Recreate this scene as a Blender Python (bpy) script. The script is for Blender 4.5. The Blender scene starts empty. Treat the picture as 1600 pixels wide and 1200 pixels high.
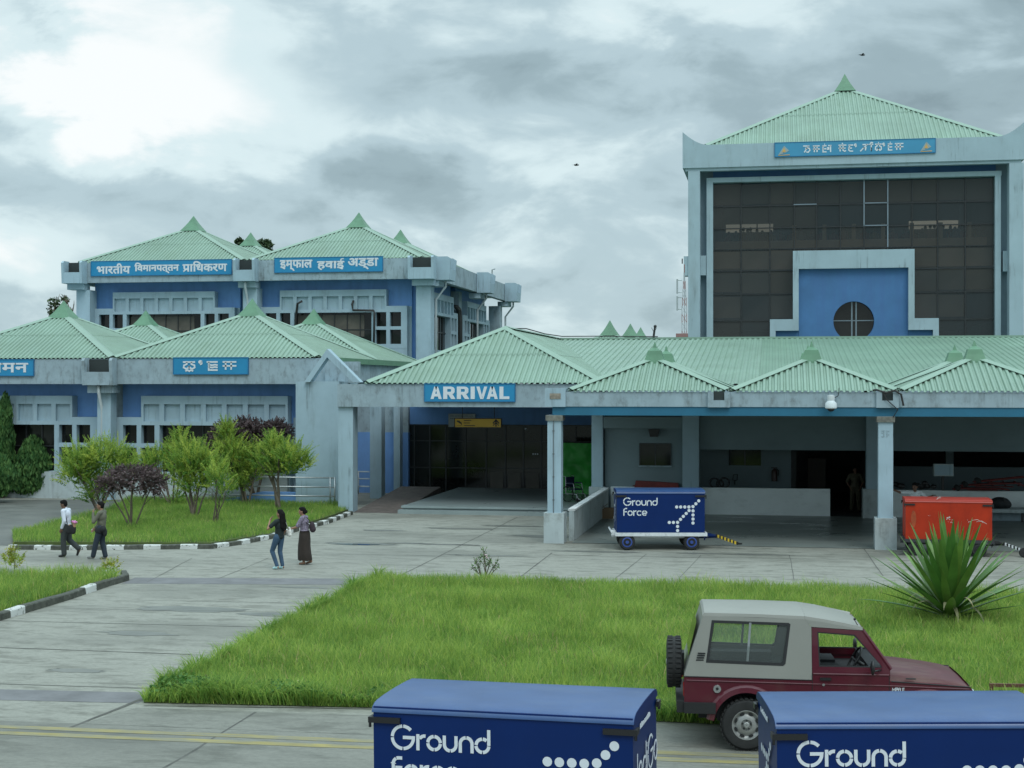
import bpy, math, random
import numpy as np
from mathutils import Vector, Matrix, noise as mnoise
rad = math.radians
RNG = random.Random(11)
NR = np.random.RandomState(5)
scene = bpy.context.scene
col = scene.collection

# ---------------------------------------------------------------- camera
FPX, CAMH, YAW = 2280.0, 4.85, rad(10.19)
CA, SA = math.cos(YAW), math.sin(YAW)
cam_d = bpy.data.cameras.new("camera"); cam = bpy.data.objects.new("camera", cam_d); col.objects.link(cam)
cam.location = (0, 0, CAMH); cam.rotation_euler = (rad(90), 0, YAW)
cam_d.sensor_width = 36; cam_d.lens = 36 * FPX / 1600; cam_d.clip_end = 6000; cam_d.clip_start = .2
scene.camera = cam
scene.view_settings.view_transform = 'Standard'; scene.view_settings.look = 'None'
scene.view_settings.gamma = 1; scene.view_settings.exposure = 0; scene.view_settings.use_curve_mapping = False

# ---------------------------------------------------------------- sky and sun (overcast)
SUN_EL, SUN_AZ = rad(52), rad(150)          # azimuth measured clockwise from +Y: high, behind the camera to the right
world = bpy.data.worlds.new("World"); scene.world = world; world.use_nodes = True
nt = world.node_tree; nt.nodes.clear()
def N(t, typ, **kw):
    n = t.nodes.new(typ)
    for k, v in kw.items():
        if k in n.inputs: n.inputs[k].default_value = v
        else: setattr(n, k, v)
    return n
def ln(t, a, b, ia=0, ib=0): t.links.new(a.outputs[ia], b.inputs[ib])
def math_n(t, op, a, b=None, clamp=False):
    n = t.nodes.new('ShaderNodeMath'); n.operation = op; n.use_clamp = clamp
    for i, x in enumerate((a, b)):
        if x is None: continue
        if isinstance(x, (int, float)): n.inputs[i].default_value = x
        else: t.links.new(x, n.inputs[i])
    return n.outputs[0]
def ramp(t, fac, stops, interp='EASE'):
    r = t.nodes.new('ShaderNodeValToRGB'); r.color_ramp.interpolation = interp
    e = r.color_ramp.elements
    while len(e) < len(stops): e.new(.5)
    for k, (p, c) in enumerate(stops):
        e[k].position = p; e[k].color = (c[0], c[1], c[2], 1) if not isinstance(c, (int, float)) else (c, c, c, 1)
    t.links.new(fac, r.inputs[0]); return r.outputs[0]
def build_sky():
    t = nt
    out = N(t, 'ShaderNodeOutputWorld'); bg = N(t, 'ShaderNodeBackground')
    sky = N(t, 'ShaderNodeTexSky', sky_type='NISHITA', sun_disc=False, sun_elevation=SUN_EL, sun_rotation=SUN_AZ, air_density=1.0, dust_density=2.0)
    tc = N(t, 'ShaderNodeTexCoord'); sp = N(t, 'ShaderNodeSeparateXYZ'); ln(t, tc, sp)
    z = sp.outputs[2]
    mp = N(t, 'ShaderNodeMapping'); mp.inputs['Scale'].default_value = (1, 1, 2.1); mp.inputs['Location'].default_value = (.37, .12, .55); ln(t, tc, mp)
    n1 = N(t, 'ShaderNodeTexNoise', Scale=5.5, Detail=8.0, Roughness=.50, Distortion=.25); ln(t, mp, n1)
    mp2 = N(t, 'ShaderNodeMapping'); mp2.inputs['Scale'].default_value = (1, 1, 2.2); mp2.inputs['Location'].default_value = (1.7, .4, .2); ln(t, tc, mp2)
    n2 = N(t, 'ShaderNodeTexNoise', Scale=12.0, Detail=10.0, Roughness=.56, Distortion=.3); ln(t, mp2, n2)
    # where the cloud deck is thin and bright / thick and dark (directions in the sky)
    def patch(px, py, sx, sz, w):
        x, y, zz = ray(px, py); az0 = math.atan2(x, y); el0 = math.atan2(zz, math.hypot(x, y))
        da = math_n(t, 'MULTIPLY', math_n(t, 'SUBTRACT', az, az0), 1 / sx)
        de = math_n(t, 'MULTIPLY', math_n(t, 'SUBTRACT', el, el0), 1 / sz)
        r2 = math_n(t, 'ADD', math_n(t, 'MULTIPLY', da, da), math_n(t, 'MULTIPLY', de, de))
        return math_n(t, 'MULTIPLY', math_n(t, 'POWER', 2.718, math_n(t, 'MULTIPLY', r2, -1)), w)
    # warp the angles a little with the noise so that patches get cloud-like edges
    az = math_n(t, 'ADD', math_n(t, 'ARCTAN2', sp.outputs[0], sp.outputs[1]), math_n(t, 'MULTIPLY', math_n(t, 'SUBTRACT', n2.outputs[0], .5), .16))
    el = math_n(t, 'ADD', math_n(t, 'ARCSINE', z), math_n(t, 'MULTIPLY', math_n(t, 'SUBTRACT', n1.outputs[0], .5), .12))
    acc = math_n(t, 'ADD', math_n(t, 'MULTIPLY', n1.outputs[0], .86), math_n(t, 'MULTIPLY', n2.outputs[0], .74))
    acc = math_n(t, 'SUBTRACT', acc, .21)
    for p in SKY_PATCHES: acc = math_n(t, 'ADD', acc, patch(*p))
    c = ramp(t, acc, SKY_RAMP)
    up = math_n(t, 'MULTIPLY', math_n(t, 'SUBTRACT', z, .27), 1.6, True)
    gain = math_n(t, 'ADD', 1.0, math_n(t, 'MULTIPLY', up, SKY_ZENITH))
    mixc = N(t, 'ShaderNodeMixRGB', blend_type='MULTIPLY', Fac=1.0); t.links.new(c, mixc.inputs[1]); t.links.new(gain, mixc.inputs[2])
    sc = N(t, 'ShaderNodeMixRGB', blend_type='MULTIPLY', Fac=1.0); ln(t, sky, sc, 0, 1); sc.inputs[2].default_value = (.10, .10, .10, 1)
    mx = N(t, 'ShaderNodeMixRGB', blend_type='MIX', Fac=.93); ln(t, sc, mx, 0, 1); ln(t, mixc, mx, 0, 2)
    ln(t, mx, bg); bg.inputs[1].default_value = 1.0; ln(t, bg, out)
def ray(px, py):
    u = (px - 800) / FPX
    return u * CA - SA, u * SA + CA, (600 - py) / FPX
SKY_ZENITH = 2.05
SKY_PATCHES = [(110, 60, .12, .06, .37), (10, 15, .03, .03, -.16), (40, 205, .05, .025, -.14), (300, 170, .10, .035, .26), (310, 295, .17, .020, -.13), (700, 215, .08, .014, .10),
               (800, 125, .16, .028, -.12), (560, 30, .10, .03, .14), (1250, 60, .16, .04, .10), (1000, 20, .16, .02, .04), (930, 440, .10, .02, .06), (840, 490, .06, .02, .10),
               (900, 300, .14, .03, -.06), (40, 400, .07, .04, .24), (1500, 130, .13, .05, -.20), (560, 300, .10, .02, -.03)]
SKY_RAMP = [(.20, (.235, .325, .36)), (.40, (.345, .465, .51)), (.58, (.49, .635, .69)), (.78, (.74, .89, .92)), (.98, (1.0, 1.04, 1.04))]
build_sky()
sd = bpy.data.lights.new("sun", 'SUN'); so = bpy.data.objects.new("sun", sd); col.objects.link(so)
sd.energy = 1.0; sd.angle = rad(25); sd.color = (1, .97, .92)
_d = Vector((math.sin(SUN_AZ) * math.cos(SUN_EL), math.cos(SUN_AZ) * math.cos(SUN_EL), math.sin(SUN_EL)))
so.rotation_euler = _d.to_track_quat('Z', 'Y').to_euler(); so.location = (0, -20, 60)

# ---------------------------------------------------------------- placing
def P(px, py, Y):
    x, y, z = ray(px, py); t = Y / y
    return Vector((x * t, Y, CAMH + z * t))
def G(px, py, z0=0.0):
    x, y, z = ray(px, py); t = (z0 - CAMH) / z
    return Vector((x * t, y * t, z0))
class PL:                                     # a frontal plane: pixel columns / rows of that plane in metres
    def __init__(s, Y, ref): s.Y, s.ref = Y, ref
    def x(s, px): return P(px, 600, s.Y).x
    def z(s, py): return P(s.ref, py, s.Y).z

# ---------------------------------------------------------------- mesh collector
class MB:
    def __init__(s): s.v, s.f, s.m, s.M = [], [], [], None
    def add(s, vs, fs, mi=0):
        b = len(s.v)
        s.v += [tuple(s.M @ Vector(v)) if s.M else tuple(v) for v in vs]
        s.f += [tuple(b + i for i in f) for f in fs]; s.m += [mi] * len(fs); return s
    def box(s, x0, x1, y0, y1, z0, z1, mi=0):
        if x0 > x1: x0, x1 = x1, x0
        if y0 > y1: y0, y1 = y1, y0
        if z0 > z1: z0, z1 = z1, z0
        return s.add([(x0,y0,z0),(x1,y0,z0),(x1,y1,z0),(x0,y1,z0),(x0,y0,z1),(x1,y0,z1),(x1,y1,z1),(x0,y1,z1)],
              [(0,3,2,1),(4,5,6,7),(0,1,5,4),(1,2,6,5),(2,3,7,6),(3,0,4,7)], mi)
    def rect(s, pl, a, b, c, d, back, front=0, mi=0):   # px a..c, py b..d on plane pl
        return s.box(pl.x(a), pl.x(c), pl.Y - front, pl.Y + back, pl.z(d), pl.z(b), mi)
    def prism(s, pts, axis, a, b, mi=0):       # 2D outline (ccw) extruded along axis from a to b
        def pt(p, t): return {'x': (t, p[0], p[1]), 'y': (p[0], t, p[1]), 'z': (p[0], p[1], t)}[axis]
        n = len(pts)
        return s.add([pt(p, a) for p in pts] + [pt(p, b) for p in pts],
              [tuple(range(n)), tuple(range(2*n-1, n-1, -1))] + [(i, n+i, n+(i+1) % n, (i+1) % n) for i in range(n)], mi)
    def tube(s, pts, r, n=8, mi=0, cap=True):
        pts = [Vector(p) for p in pts]; k = len(pts); rs = r if isinstance(r, (list, tuple)) else [r]*k
        vs, fs = [], []; up = Vector((.31, .22, .93))
        for i, p in enumerate(pts):
            d = (pts[min(i+1, k-1)] - pts[max(i-1, 0)]); d = d.normalized() if d.length > 1e-9 else Vector((0,0,1))
            a = d.cross(up)
            if a.length < 1e-3: a = d.cross(Vector((1,0,0)))
            a.normalize(); b = d.cross(a)
            for j in range(n):
                th = 2*math.pi*j/n; vs.append(p + a*math.cos(th)*rs[i] + b*math.sin(th)*rs[i])
        for i in range(k-1):
            for j in range(n):
                fs.append((i*n+j, i*n+(j+1) % n, (i+1)*n+(j+1) % n, (i+1)*n+j))
        if cap: fs += [tuple(range(n-1, -1, -1)), tuple((k-1)*n+j for j in range(n))]
        return s.add(vs, fs, mi)
    def lathe(s, prof, n=24, axis='z', c=(0,0,0), mi=0, cap=True):   # prof: (radius, height)
        vs, fs = [], []
        for (r, h) in prof:
            for j in range(n):
                th = 2*math.pi*j/n; q = (r*math.cos(th), r*math.sin(th), h)
                if axis == 'y': q = (q[0], q[2], q[1])
                if axis == 'x': q = (q[2], q[0], q[1])
                vs.append((q[0]+c[0], q[1]+c[1], q[2]+c[2]))
        k = len(prof)
        for i in range(k-1):
            for j in range(n): fs.append((i*n+j, i*n+(j+1) % n, (i+1)*n+(j+1) % n, (i+1)*n+j))
        if cap: fs += [tuple(range(n-1,-1,-1)), tuple((k-1)*n+j for j in range(n))]
        return s.add(vs, fs, mi)
    def ell(s, c, r, n=12, m=8, mi=0):
        c = Vector(c); r = r if isinstance(r, (tuple, list)) else (r, r, r)
        vs = [(c.x, c.y, c.z - r[2])]
        for i in range(1, m):
            ph = -math.pi/2 + math.pi*i/m
            for j in range(n):
                th = 2*math.pi*j/n
                vs.append((c.x + r[0]*math.cos(ph)*math.cos(th), c.y + r[1]*math.cos(ph)*math.sin(th), c.z + r[2]*math.sin(ph)))
        vs.append((c.x, c.y, c.z + r[2])); L = len(vs)-1; fs = []
        for j in range(n):
            fs.append((0, 1+(j+1) % n, 1+j)); fs.append((L, L-n+j, L-n+(j+1) % n))
        for i in range(m-2):
            for j in range(n): fs.append((1+i*n+j, 1+i*n+(j+1) % n, 1+(i+1)*n+(j+1) % n, 1+(i+1)*n+j))
        return s.add(vs, fs, mi)
    def cap(s, p0, r0, p1, r1, n=12, mi=0):    # tapered capsule
        p0, p1 = Vector(p0), Vector(p1); d = p1 - p0; L = d.length
        if L < 1e-6: return s.ell(p0, r0, mi=mi)
        d /= L; pts, rs = [], []
        for i in range(5):
            a = math.pi/2*i/4; pts.append(p0 - d*(r0*math.cos(a))); rs.append(max(r0*math.sin(a), r0*.02))
        for i in range(1, 4): pts.append(p0 + d*L*i/4); rs.append(r0 + (r1-r0)*i/4)
        for i in range(5):
            a = math.pi/2*i/4; pts.append(p1 + d*(r1*math.sin(a))); rs.append(max(r1*math.cos(a), r1*.02))
        return s.tube(pts, rs, n, mi)
    def stroke(s, path, w, O, ux, uz, nrm, th, mi=0):     # flat thick polyline lettering
        p = [Vector(q) for q in path]; k = len(p)
        L, Rr = [], []
        closed = k > 3 and (p[0]-p[-1]).length < 1e-6
        for i in range(k):
            a = p[i-1] if i > 0 else (p[-2] if closed else None); b = p[i+1] if i < k-1 else (p[1] if closed else None)
            d1 = (p[i]-a).normalized() if a is not None else None; d2 = (b-p[i]).normalized() if b is not None else None
            if d1 is None: d1 = d2
            if d2 is None: d2 = d1
            n1 = Vector((-d1.y, d1.x)); n2 = Vector((-d2.y, d2.x)); m = n1+n2
            m = m.normalized() if m.length > .3 else n1
            l = min(1/max(m.dot(n1), .4), 1.8)*w/2
            L.append(p[i]+m*l); Rr.append(p[i]-m*l)
        def w3(q, t): return Vector(O) + Vector(ux)*q.x + Vector(uz)*q.y + Vector(nrm)*t
        vs = [w3(q, th) for q in L] + [w3(q, th) for q in Rr] + [w3(q, 0) for q in L] + [w3(q, 0) for q in Rr]
        fs = []
        for i in range(k-1):
            fs += [(k+i, k+i+1, i+1, i), (i, i+1, 2*k+i+1, 2*k+i), (3*k+i, 3*k+i+1, k+i+1, k+i)]
        fs += [(0, 2*k, 3*k, k), (2*k-1, 4*k-1, 3*k-1, k-1)]
        return s.add(vs, fs, mi)
    def build(s, name, mats, parent=None, world=True, smooth=False, auto=None):
        me = bpy.data.meshes.new(name)
        v = s.v
        if parent is not None and world:
            root = parent
            while root.parent: root = root.parent
            iv = Matrix.LocRotScale(root.location, root.rotation_euler, root.scale).inverted()
            v = [tuple(iv @ Vector(q)) for q in v]
        me.from_pydata(v, [], s.f)
        mats = mats if isinstance(mats, (list, tuple)) else [mats]
        for m in mats: me.materials.append(m)
        me.polygons.foreach_set('material_index', s.m)
        if smooth: me.polygons.foreach_set('use_smooth', [True]*len(s.f))
        me.validate(); me.update()
        if auto: me.set_sharp_from_angle(angle=rad(auto))
        o = bpy.data.objects.new(name, me); col.objects.link(o)
        if parent is not None: o.parent = parent
        return o
def thing(name, label, cat, loc=(0,0,0), rz=0, group=None):
    o = bpy.data.objects.new(name, None); col.objects.link(o); o.location = loc; o.rotation_euler = (0,0,rz)
    o.empty_display_size = .3; o['label'] = label; o['category'] = cat
    if group: o['group'] = group
    return o
def tag(o, label, cat, group=None):
    o['label'] = label; o['category'] = cat
    if group: o['group'] = group
    return o
def struct(o): o['kind'] = 'structure'; return o
def stuff(o): o['kind'] = 'stuff'; return o
def copy_tree(o, parent=None):
    c = o.copy(); col.objects.link(c); c.parent = parent
    for ch in list(o.children): copy_tree(ch, c)
    return c

# ---------------------------------------------------------------- materials
MATS = {}
def concrete(name, c, dark, light, streak=(.35,1.5), amt=.8, damp=.3, rough=.8):
    m = bpy.data.materials.new(name); m.use_nodes = True; t = m.node_tree; b = t.nodes['Principled BSDF']; tc = N(t, 'ShaderNodeTexCoord')
    def nz(sc, det=7, ro=.62, dist=0):
        mp = N(t, 'ShaderNodeMapping'); mp.inputs['Scale'].default_value = (*sc, 1); ln(t, tc, mp, 3)
        n = N(t, 'ShaderNodeTexNoise', Scale=1.0, Detail=float(det), Roughness=ro, Distortion=dist); ln(t, mp, n); return n.outputs[0]
    def mixc(f, a, bcol):
        x = N(t, 'ShaderNodeMixRGB'); t.links.new(f, x.inputs[0]); t.links.new(a, x.inputs[1]); x.inputs[2].default_value = (*bcol, 1); return x.outputs[0]
    grain = ramp(t, nz((9,14), 8, .75), [(.30, tuple(x*.78 for x in c)), (.70, tuple(x*1.18 for x in c))], 'LINEAR')
    st = nz((streak[0]*1.6, streak[1]*2.2), 10, .66, .4); big = nz((.13,.30), 5, .55); fine = nz((2.8,6.0), 9, .72)
    f1 = math_n(t, 'MULTIPLY', ramp(t, st, [(.46,0.0),(.66,1.0)]), amt)
    f2 = math_n(t, 'MULTIPLY', ramp(t, big, [(.47,0.0),(.66,1.0)]), amt*.75)
    f3 = math_n(t, 'MULTIPLY', ramp(t, fine, [(.50,0.0),(.74,1.0)]), amt*.6)
    f4 = math_n(t, 'MULTIPLY', ramp(t, fine, [(.28,1.0),(.44,0.0)]), .55)
    col_ = mixc(f4, grain, light); col_ = mixc(f1, col_, dark); col_ = mixc(f2, col_, dark); col_ = mixc(f3, col_, tuple(x*.8 for x in dark))
    t.links.new(col_, b.inputs['Base Color']); t.links.new(math_n(t, 'SUBTRACT', rough, math_n(t, 'MULTIPLY', f2, damp)), b.inputs['Roughness'])
    bp = N(t, 'ShaderNodeBump', Strength=.25, Distance=.02); t.links.new(nz((16,24), 5), bp.inputs['Height']); ln(t, bp, b, 0, b.inputs.find('Normal'))
    return m
def mat(name, c, rough=.6, metal=0, var=.10, vs=1.5, bump=0, bs=40, grime=0, gcol=(.05,.05,.045), gs=(3,3,.5), gth=.55, spec=.5, coat=0, trans=0, wetness=0, leafvar=0, tint=None, drip=0, bd=.02):
    m = bpy.data.materials.new(name); m.use_nodes = True; t = m.node_tree; b = t.nodes['Principled BSDF']
    tc = N(t, 'ShaderNodeTexCoord')
    nz = N(t, 'ShaderNodeTexNoise', Scale=vs, Detail=6.0, Roughness=.6); ln(t, tc, nz, 3)
    lo = tuple(x*(1-var) for x in c); hi = tuple(min(1, x*(1+var)) for x in c)
    if tint: hi = tint
    cc = ramp(t, nz.outputs[0], [(.3, lo), (.7, hi)], 'LINEAR')
    if leafvar:
        at = N(t, 'ShaderNodeAttribute', attribute_name='rnd')
        hsv = N(t, 'ShaderNodeHueSaturation'); t.links.new(cc, hsv.inputs['Color'])
        t.links.new(math_n(t, 'ADD', math_n(t, 'MULTIPLY', at.outputs[2], leafvar), 1-leafvar*.5), hsv.inputs['Value'])
        t.links.new(math_n(t, 'ADD', math_n(t, 'MULTIPLY', at.outputs[2], -.05), .525), hsv.inputs['Hue'])
        cc = hsv.outputs[0]
    if grime:
        mp = N(t, 'ShaderNodeMapping'); mp.inputs['Scale'].default_value = gs; ln(t, tc, mp, 3)
        g = N(t, 'ShaderNodeTexNoise', Scale=1.0, Detail=8.0, Roughness=.68); ln(t, mp, g)
        gf = ramp(t, g.outputs[0], [(gth-.08, 0.0), (gth+.2, 1.0)])
        mx = N(t, 'ShaderNodeMixRGB'); t.links.new(math_n(t, 'MULTIPLY', gf, grime), mx.inputs[0]); t.links.new(cc, mx.inputs[1]); mx.inputs[2].default_value = (*gcol, 1)
        cc = mx.outputs[0]
        if wetness:
            t.links.new(math_n(t, 'SUBTRACT', rough, math_n(t, 'MULTIPLY', gf, wetness)), b.inputs['Roughness'])
    if drip:
        mp = N(t, 'ShaderNodeMapping'); mp.inputs['Scale'].default_value = (7, 7, .35); ln(t, tc, mp, 3)
        g = N(t, 'ShaderNodeTexNoise', Scale=1.0, Detail=6.0, Roughness=.7); ln(t, mp, g)
        g2 = N(t, 'ShaderNodeTexNoise', Scale=.8, Detail=4.0); ln(t, tc, g2, 3)
        df = math_n(t, 'MULTIPLY', ramp(t, g.outputs[0], [(.52,0.0),(.72,1.0)]), ramp(t, g2.outputs[0], [(.45,0.0),(.62,1.0)]))
        mx = N(t, 'ShaderNodeMixRGB'); t.links.new(math_n(t, 'MULTIPLY', df, drip), mx.inputs[0]); t.links.new(cc, mx.inputs[1]); mx.inputs[2].default_value = (.05,.055,.05,1); cc = mx.outputs[0]
    t.links.new(cc, b.inputs['Base Color'])
    if not wetness: b.inputs['Roughness'].default_value = rough
    b.inputs['Metallic'].default_value = metal; b.inputs['Specular IOR Level'].default_value = spec
    b.inputs['Coat Weight'].default_value = coat
    if bump:
        bn = N(t, 'ShaderNodeTexNoise', Scale=bs, Detail=4.0); ln(t, tc, bn, 3)
        bp = N(t, 'ShaderNodeBump', Strength=bump, Distance=bd); ln(t, bn, bp, 0, 2); ln(t, bp, b, 0, b.inputs.find('Normal'))
    if trans:
        tr = N(t, 'ShaderNodeBsdfTranslucent'); t.links.new(cc, tr.inputs[0])
        ms = N(t, 'ShaderNodeMixShader', Fac=trans); ln(t, b, ms, 0, 1); ln(t, tr, ms, 0, 2)
        ln(t, ms, t.nodes['Material Output'])
    MATS[name] = m; return m
def glass_mat(name, tint, fac, base=(.01,.012,.012), rough=.05, spec=.5):
    m = bpy.data.materials.new(name); m.use_nodes = True; t = m.node_tree; b = t.nodes['Principled BSDF']
    b.inputs['Base Color'].default_value = (*base, 1); b.inputs['Roughness'].default_value = rough; b.inputs['Specular IOR Level'].default_value = spec
    tr = N(t, 'ShaderNodeBsdfTransparent'); tr.inputs[0].default_value = (*tint, 1)
    ms = N(t, 'ShaderNodeMixShader', Fac=fac); ln(t, b, ms, 0, 1); ln(t, tr, ms, 0, 2); ln(t, ms, t.nodes['Material Output'])
    return m
FAC = mat('pale painted render', (.315,.43,.495), .75, var=.10, vs=.9, bump=.15, bs=25, grime=.45, gcol=(.18,.22,.23), gs=(2.2,2.2,.5), gth=.58, drip=.5)
FACD = mat('weathered painted concrete', (.285,.37,.415), .8, var=.14, vs=1.4, bump=.2, bs=25, grime=.7, gcol=(.12,.14,.14), gs=(3.5,3.5,2.0), gth=.54, drip=.7)
FACT = mat('tower pale render', (.315,.415,.465), .75, var=.09, vs=.7, bump=.1, bs=25, grime=.4, gcol=(.16,.19,.19), gs=(1.5,1.5,.35), gth=.58, drip=.6)
PLIN = mat('whitish plinth paint', (.40,.46,.47), .8, var=.1, vs=1.2, grime=.6, gcol=(.16,.17,.155), gs=(2.5,2.5,2.0), gth=.55, drip=.5)
BLUE = mat('blue wall paint', (.145,.30,.60), .7, var=.10, vs=1.0, grime=.3, gcol=(.08,.17,.34), gs=(2.5,2.5,.4), gth=.5)
BLUET = mat('tower blue wall paint', (.052,.155,.335), .65, var=.12, vs=.8, grime=.3, gcol=(.05,.11,.30), gs=(3.5,3.5,.25), gth=.5)
TEAL = mat('teal painted beam', (.013,.125,.215), .55, var=.1, vs=.8, grime=.35, gcol=(.02,.10,.18), gs=(1.2,1.2,1.2))
ROOF = mat('green roof sheet', (.195,.295,.232), .5, var=.10, vs=.5, grime=.4, gcol=(.14,.22,.145), gs=(2.6,.5,.9), gth=.52, spec=.35, drip=.25)
ROOFO = mat('older green roof sheet', (.165,.265,.198), .5, var=.12, vs=.4, grime=.35, gcol=(.14,.25,.17), gs=(.7,.7,.7), spec=.4)
RIDGE = mat('green ridge flashing', (.215,.32,.255), .45, var=.06, vs=1, spec=.4)
FIN = mat('green sheet finial', (.10,.22,.135), .45, var=.15, vs=2, spec=.4)
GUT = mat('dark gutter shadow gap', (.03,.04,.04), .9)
GLD = mat('dark tinted glazing', (.012,.013,.012), .08, var=.6, vs=.5, spec=.35)
GLB = glass_mat('bronze curtain wall glass', (.78,.70,.60), .44, (.042,.054,.058), .05, .6)
GLB2 = glass_mat('bronze curtain wall glass faded pane', (.72,.67,.60), .38, (.052,.056,.054), .07, .5)
MULL = mat('dark bronze mullion', (.03,.033,.035), .4, metal=.3)
MULB = mat('bare aluminium mullion', (.22,.27,.31), .35, metal=.6)
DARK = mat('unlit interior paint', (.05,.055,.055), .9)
SIGNB = mat('cyan blue sign paint', (.018,.22,.42), .45, var=.07, vs=1.2, spec=.4)
SIGNT = mat('faded light blue sign paint', (.045,.25,.42), .5, var=.07, vs=.8)
WHITE = mat('white lettering paint', (.62,.66,.70), .5, var=.05, vs=2)
YEL = mat('yellow sign face', (.60,.36,.03), .45, var=.06)
WALLG = mat('plain grey wall paint', (.175,.235,.255), .8, var=.06, vs=.8, grime=.25, gcol=(.12,.15,.16), gs=(.8,.8,1.6), gth=.55)
COUNT = mat('off white counter paint', (.74,.80,.80), .75, var=.06, vs=1, grime=.3, gcol=(.25,.27,.26), gs=(1.5,1.5,3), gth=.58)
BLACK = mat('black plastic', (.012,.012,.013), .45)
PIPEW = mat('white plastic pipe', (.55,.60,.62), .5, var=.1)
PIPEB = mat('black lagged pipe', (.02,.02,.02), .6)
STEEL = mat('galvanised steel', (.45,.48,.49), .4, metal=.7, var=.15, vs=4)
RUST = mat('rusty brown steel', (.12,.05,.035), .7, metal=.2, var=.3, vs=6, grime=.5, gcol=(.06,.03,.02), gs=(6,6,6))
# ---------------------------------------------------------------- ground
CONC = concrete('weathered concrete slab', (.245,.246,.212), (.115,.115,.094), (.305,.305,.27), streak=(.8,1.3), amt=.7)
CONR = concrete('old concrete roadway', (.185,.186,.16), (.088,.089,.074), (.24,.243,.208), (.45,.9), amt=.75)
FLOOR = mat('dark polished cement floor', (.19,.215,.202), .42, var=.2, vs=.5, grime=.6, gcol=(.14,.16,.15), gs=(.4,.9,1), gth=.5, wetness=.2)
TERR = mat('granite terrace floor', (.24,.29,.29), .35, var=.1, vs=1.2, grime=.3, gcol=(.2,.22,.22), gs=(.6,.6,1), wetness=.1)
PAVR = mat('mauve grey block paving', (.145,.145,.15), .8, var=.2, vs=2, bump=.3, bs=12, grime=.5, gcol=(.07,.07,.07), gs=(.8,.8,1))
BRICK = mat('brown brick ramp', (.105,.085,.075), .8, var=.35, vs=3, bump=.4, bs=8, grime=.5, gcol=(.06,.05,.045), gs=(1,2,1))
SOIL = mat('lawn soil', (.06,.085,.02), .95, var=.3, vs=2)
FARG = mat('distant grassland', (.10,.14,.06), .95, var=.3, vs=.02)
JOINT = mat('tar joint filler', (.085,.085,.075), .9, var=.3, vs=3)
YLINE = mat('worn yellow road paint', (.27,.225,.075), .7, var=.2, vs=2, grime=.9, gcol=(.18,.18,.14), gs=(1.6,6,1), gth=.44)
KERBM = None
def sheet(name, pts, z, m, thick=0):
    mb = MB()
    if thick: mb.prism([(p[0], p[1]) for p in pts], 'z', z-thick, z)
    else: mb.add([(p[0], p[1], z) for p in pts], [tuple(range(len(pts)))])
    return struct(mb.build(name, m))
sheet('ground', [(-2500,-300),(2500,-300),(2500,4500),(-2500,4500)], -.02, FARG)
sheet('pavement', [(-75,18),(70,18),(70,66),(-75,66)], 0, CONC)
# roadway in front: the line of the yellow markings runs parallel to the facade
ya, yb = G(0,1136), G(1100,1179)
yl = lambda X, o=0: ya.y + (yb.y-ya.y)/(yb.x-ya.x)*(X-ya.x) + o
sheet('road', [(-75,-60),(70,-60),(70,yl(70)+.35),(-75,yl(-75)+.35)], .004, CONR)
for o in (0, -.34):
    mb = MB(); k = 60; xs = [-40+70*i/k for i in range(k+1)]
    vs = [(x, yl(x,o)+.09+.015*math.sin(x*3.1), .008) for x in xs] + [(x, yl(x,o)-.09+.015*math.sin(x*2.3+1), .008) for x in xs]
    mb.add(vs, [(k+1+i, k+2+i, i+1, i) for i in range(k)]); struct(mb.build('yellow_road_line', YLINE))
sheet('paving_strip', [G(214,1106), G(1060,1134), G(1700,1166), (G(1700,1166).x, yl(G(1700,1166).x)+.36), (G(120,1134).x, yl(G(120,1134).x)+.36)], .004, CONR)
# drain strips of mauve blocks across the walkway
def strip(px0, py0, px1, py1, w, name='paving_strip', m=PAVR, ext=0):
    a, b = G(px0,py0), G(px1,py1); d = (b-a).normalized(); n = Vector((-d.y, d.x, 0)); a = a - d*ext
    sheet(name, [a, b, b+n*w, a+n*w], .004, m)
strip(190, 912, 585, 914, 1.1); strip(0, 1094, 216, 1099, .75, ext=8)
# slab joints and cracks
jm = MB()
def joint(px0, py0, px1, py1, w=.045, wob=.02, ext=0):
    a, b = G(px0,py0), G(px1,py1); d = (b-a); L = d.length; d.normalize(); n = Vector((-d.y, d.x, 0)); a = a-d*ext; L += ext
    k = max(6, int(L/.6)); vs = []
    for i in range(k+1):
        c = a + d*(L*i/k); o = wob*mnoise.noise((c.x*.9, c.y*.9, 3)); ww = w*.75*(.45+.8*abs(mnoise.noise((c.x*1.7, c.y*1.7, 8))))
        vs += [(c+n*(o+ww), ), (c+n*(o-ww), )]
    jm.add([(q[0].x, q[0].y, .006) for q in vs], [(2*i, 2*i+1, 2*i+3, 2*i+2) for i in range(k)])
for a in [(0,1069,232,1076,.03,.03,8), (0,1012,300,1023,.035,.03,10), (0,970,410,980,.03,.03,3), (100,951,470,957,.018,.05), (215,938,540,944,.02,.04), (330,925,560,929,.012,.05),
          (620,902,809,808,.03,.02), (812,902,863,864,.03,.02), (400,1113,250,1205,.05,.03), (108,1138,223,1092,.07,.03), (505,866,860,871,.02,.06), (480,832,820,838,.012,.05),
          (866,868,1600,878,.03,.05), (520,846,640,850,.02,.06), (545,905,1500,925,.01,.05), (960,905,1010,866,.02,.02), (1060,905,1095,868,.018,.02), (1240,905,1234,868,.02,.02), (1380,900,1350,858,.02,.02), (225,1103,580,1108,.03,.03),
          (340,905,420,872,.015,.02), (230,910,300,872,.018,.03)]: joint(*a)
struct(jm.build('pavement_joint', JOINT))
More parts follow.
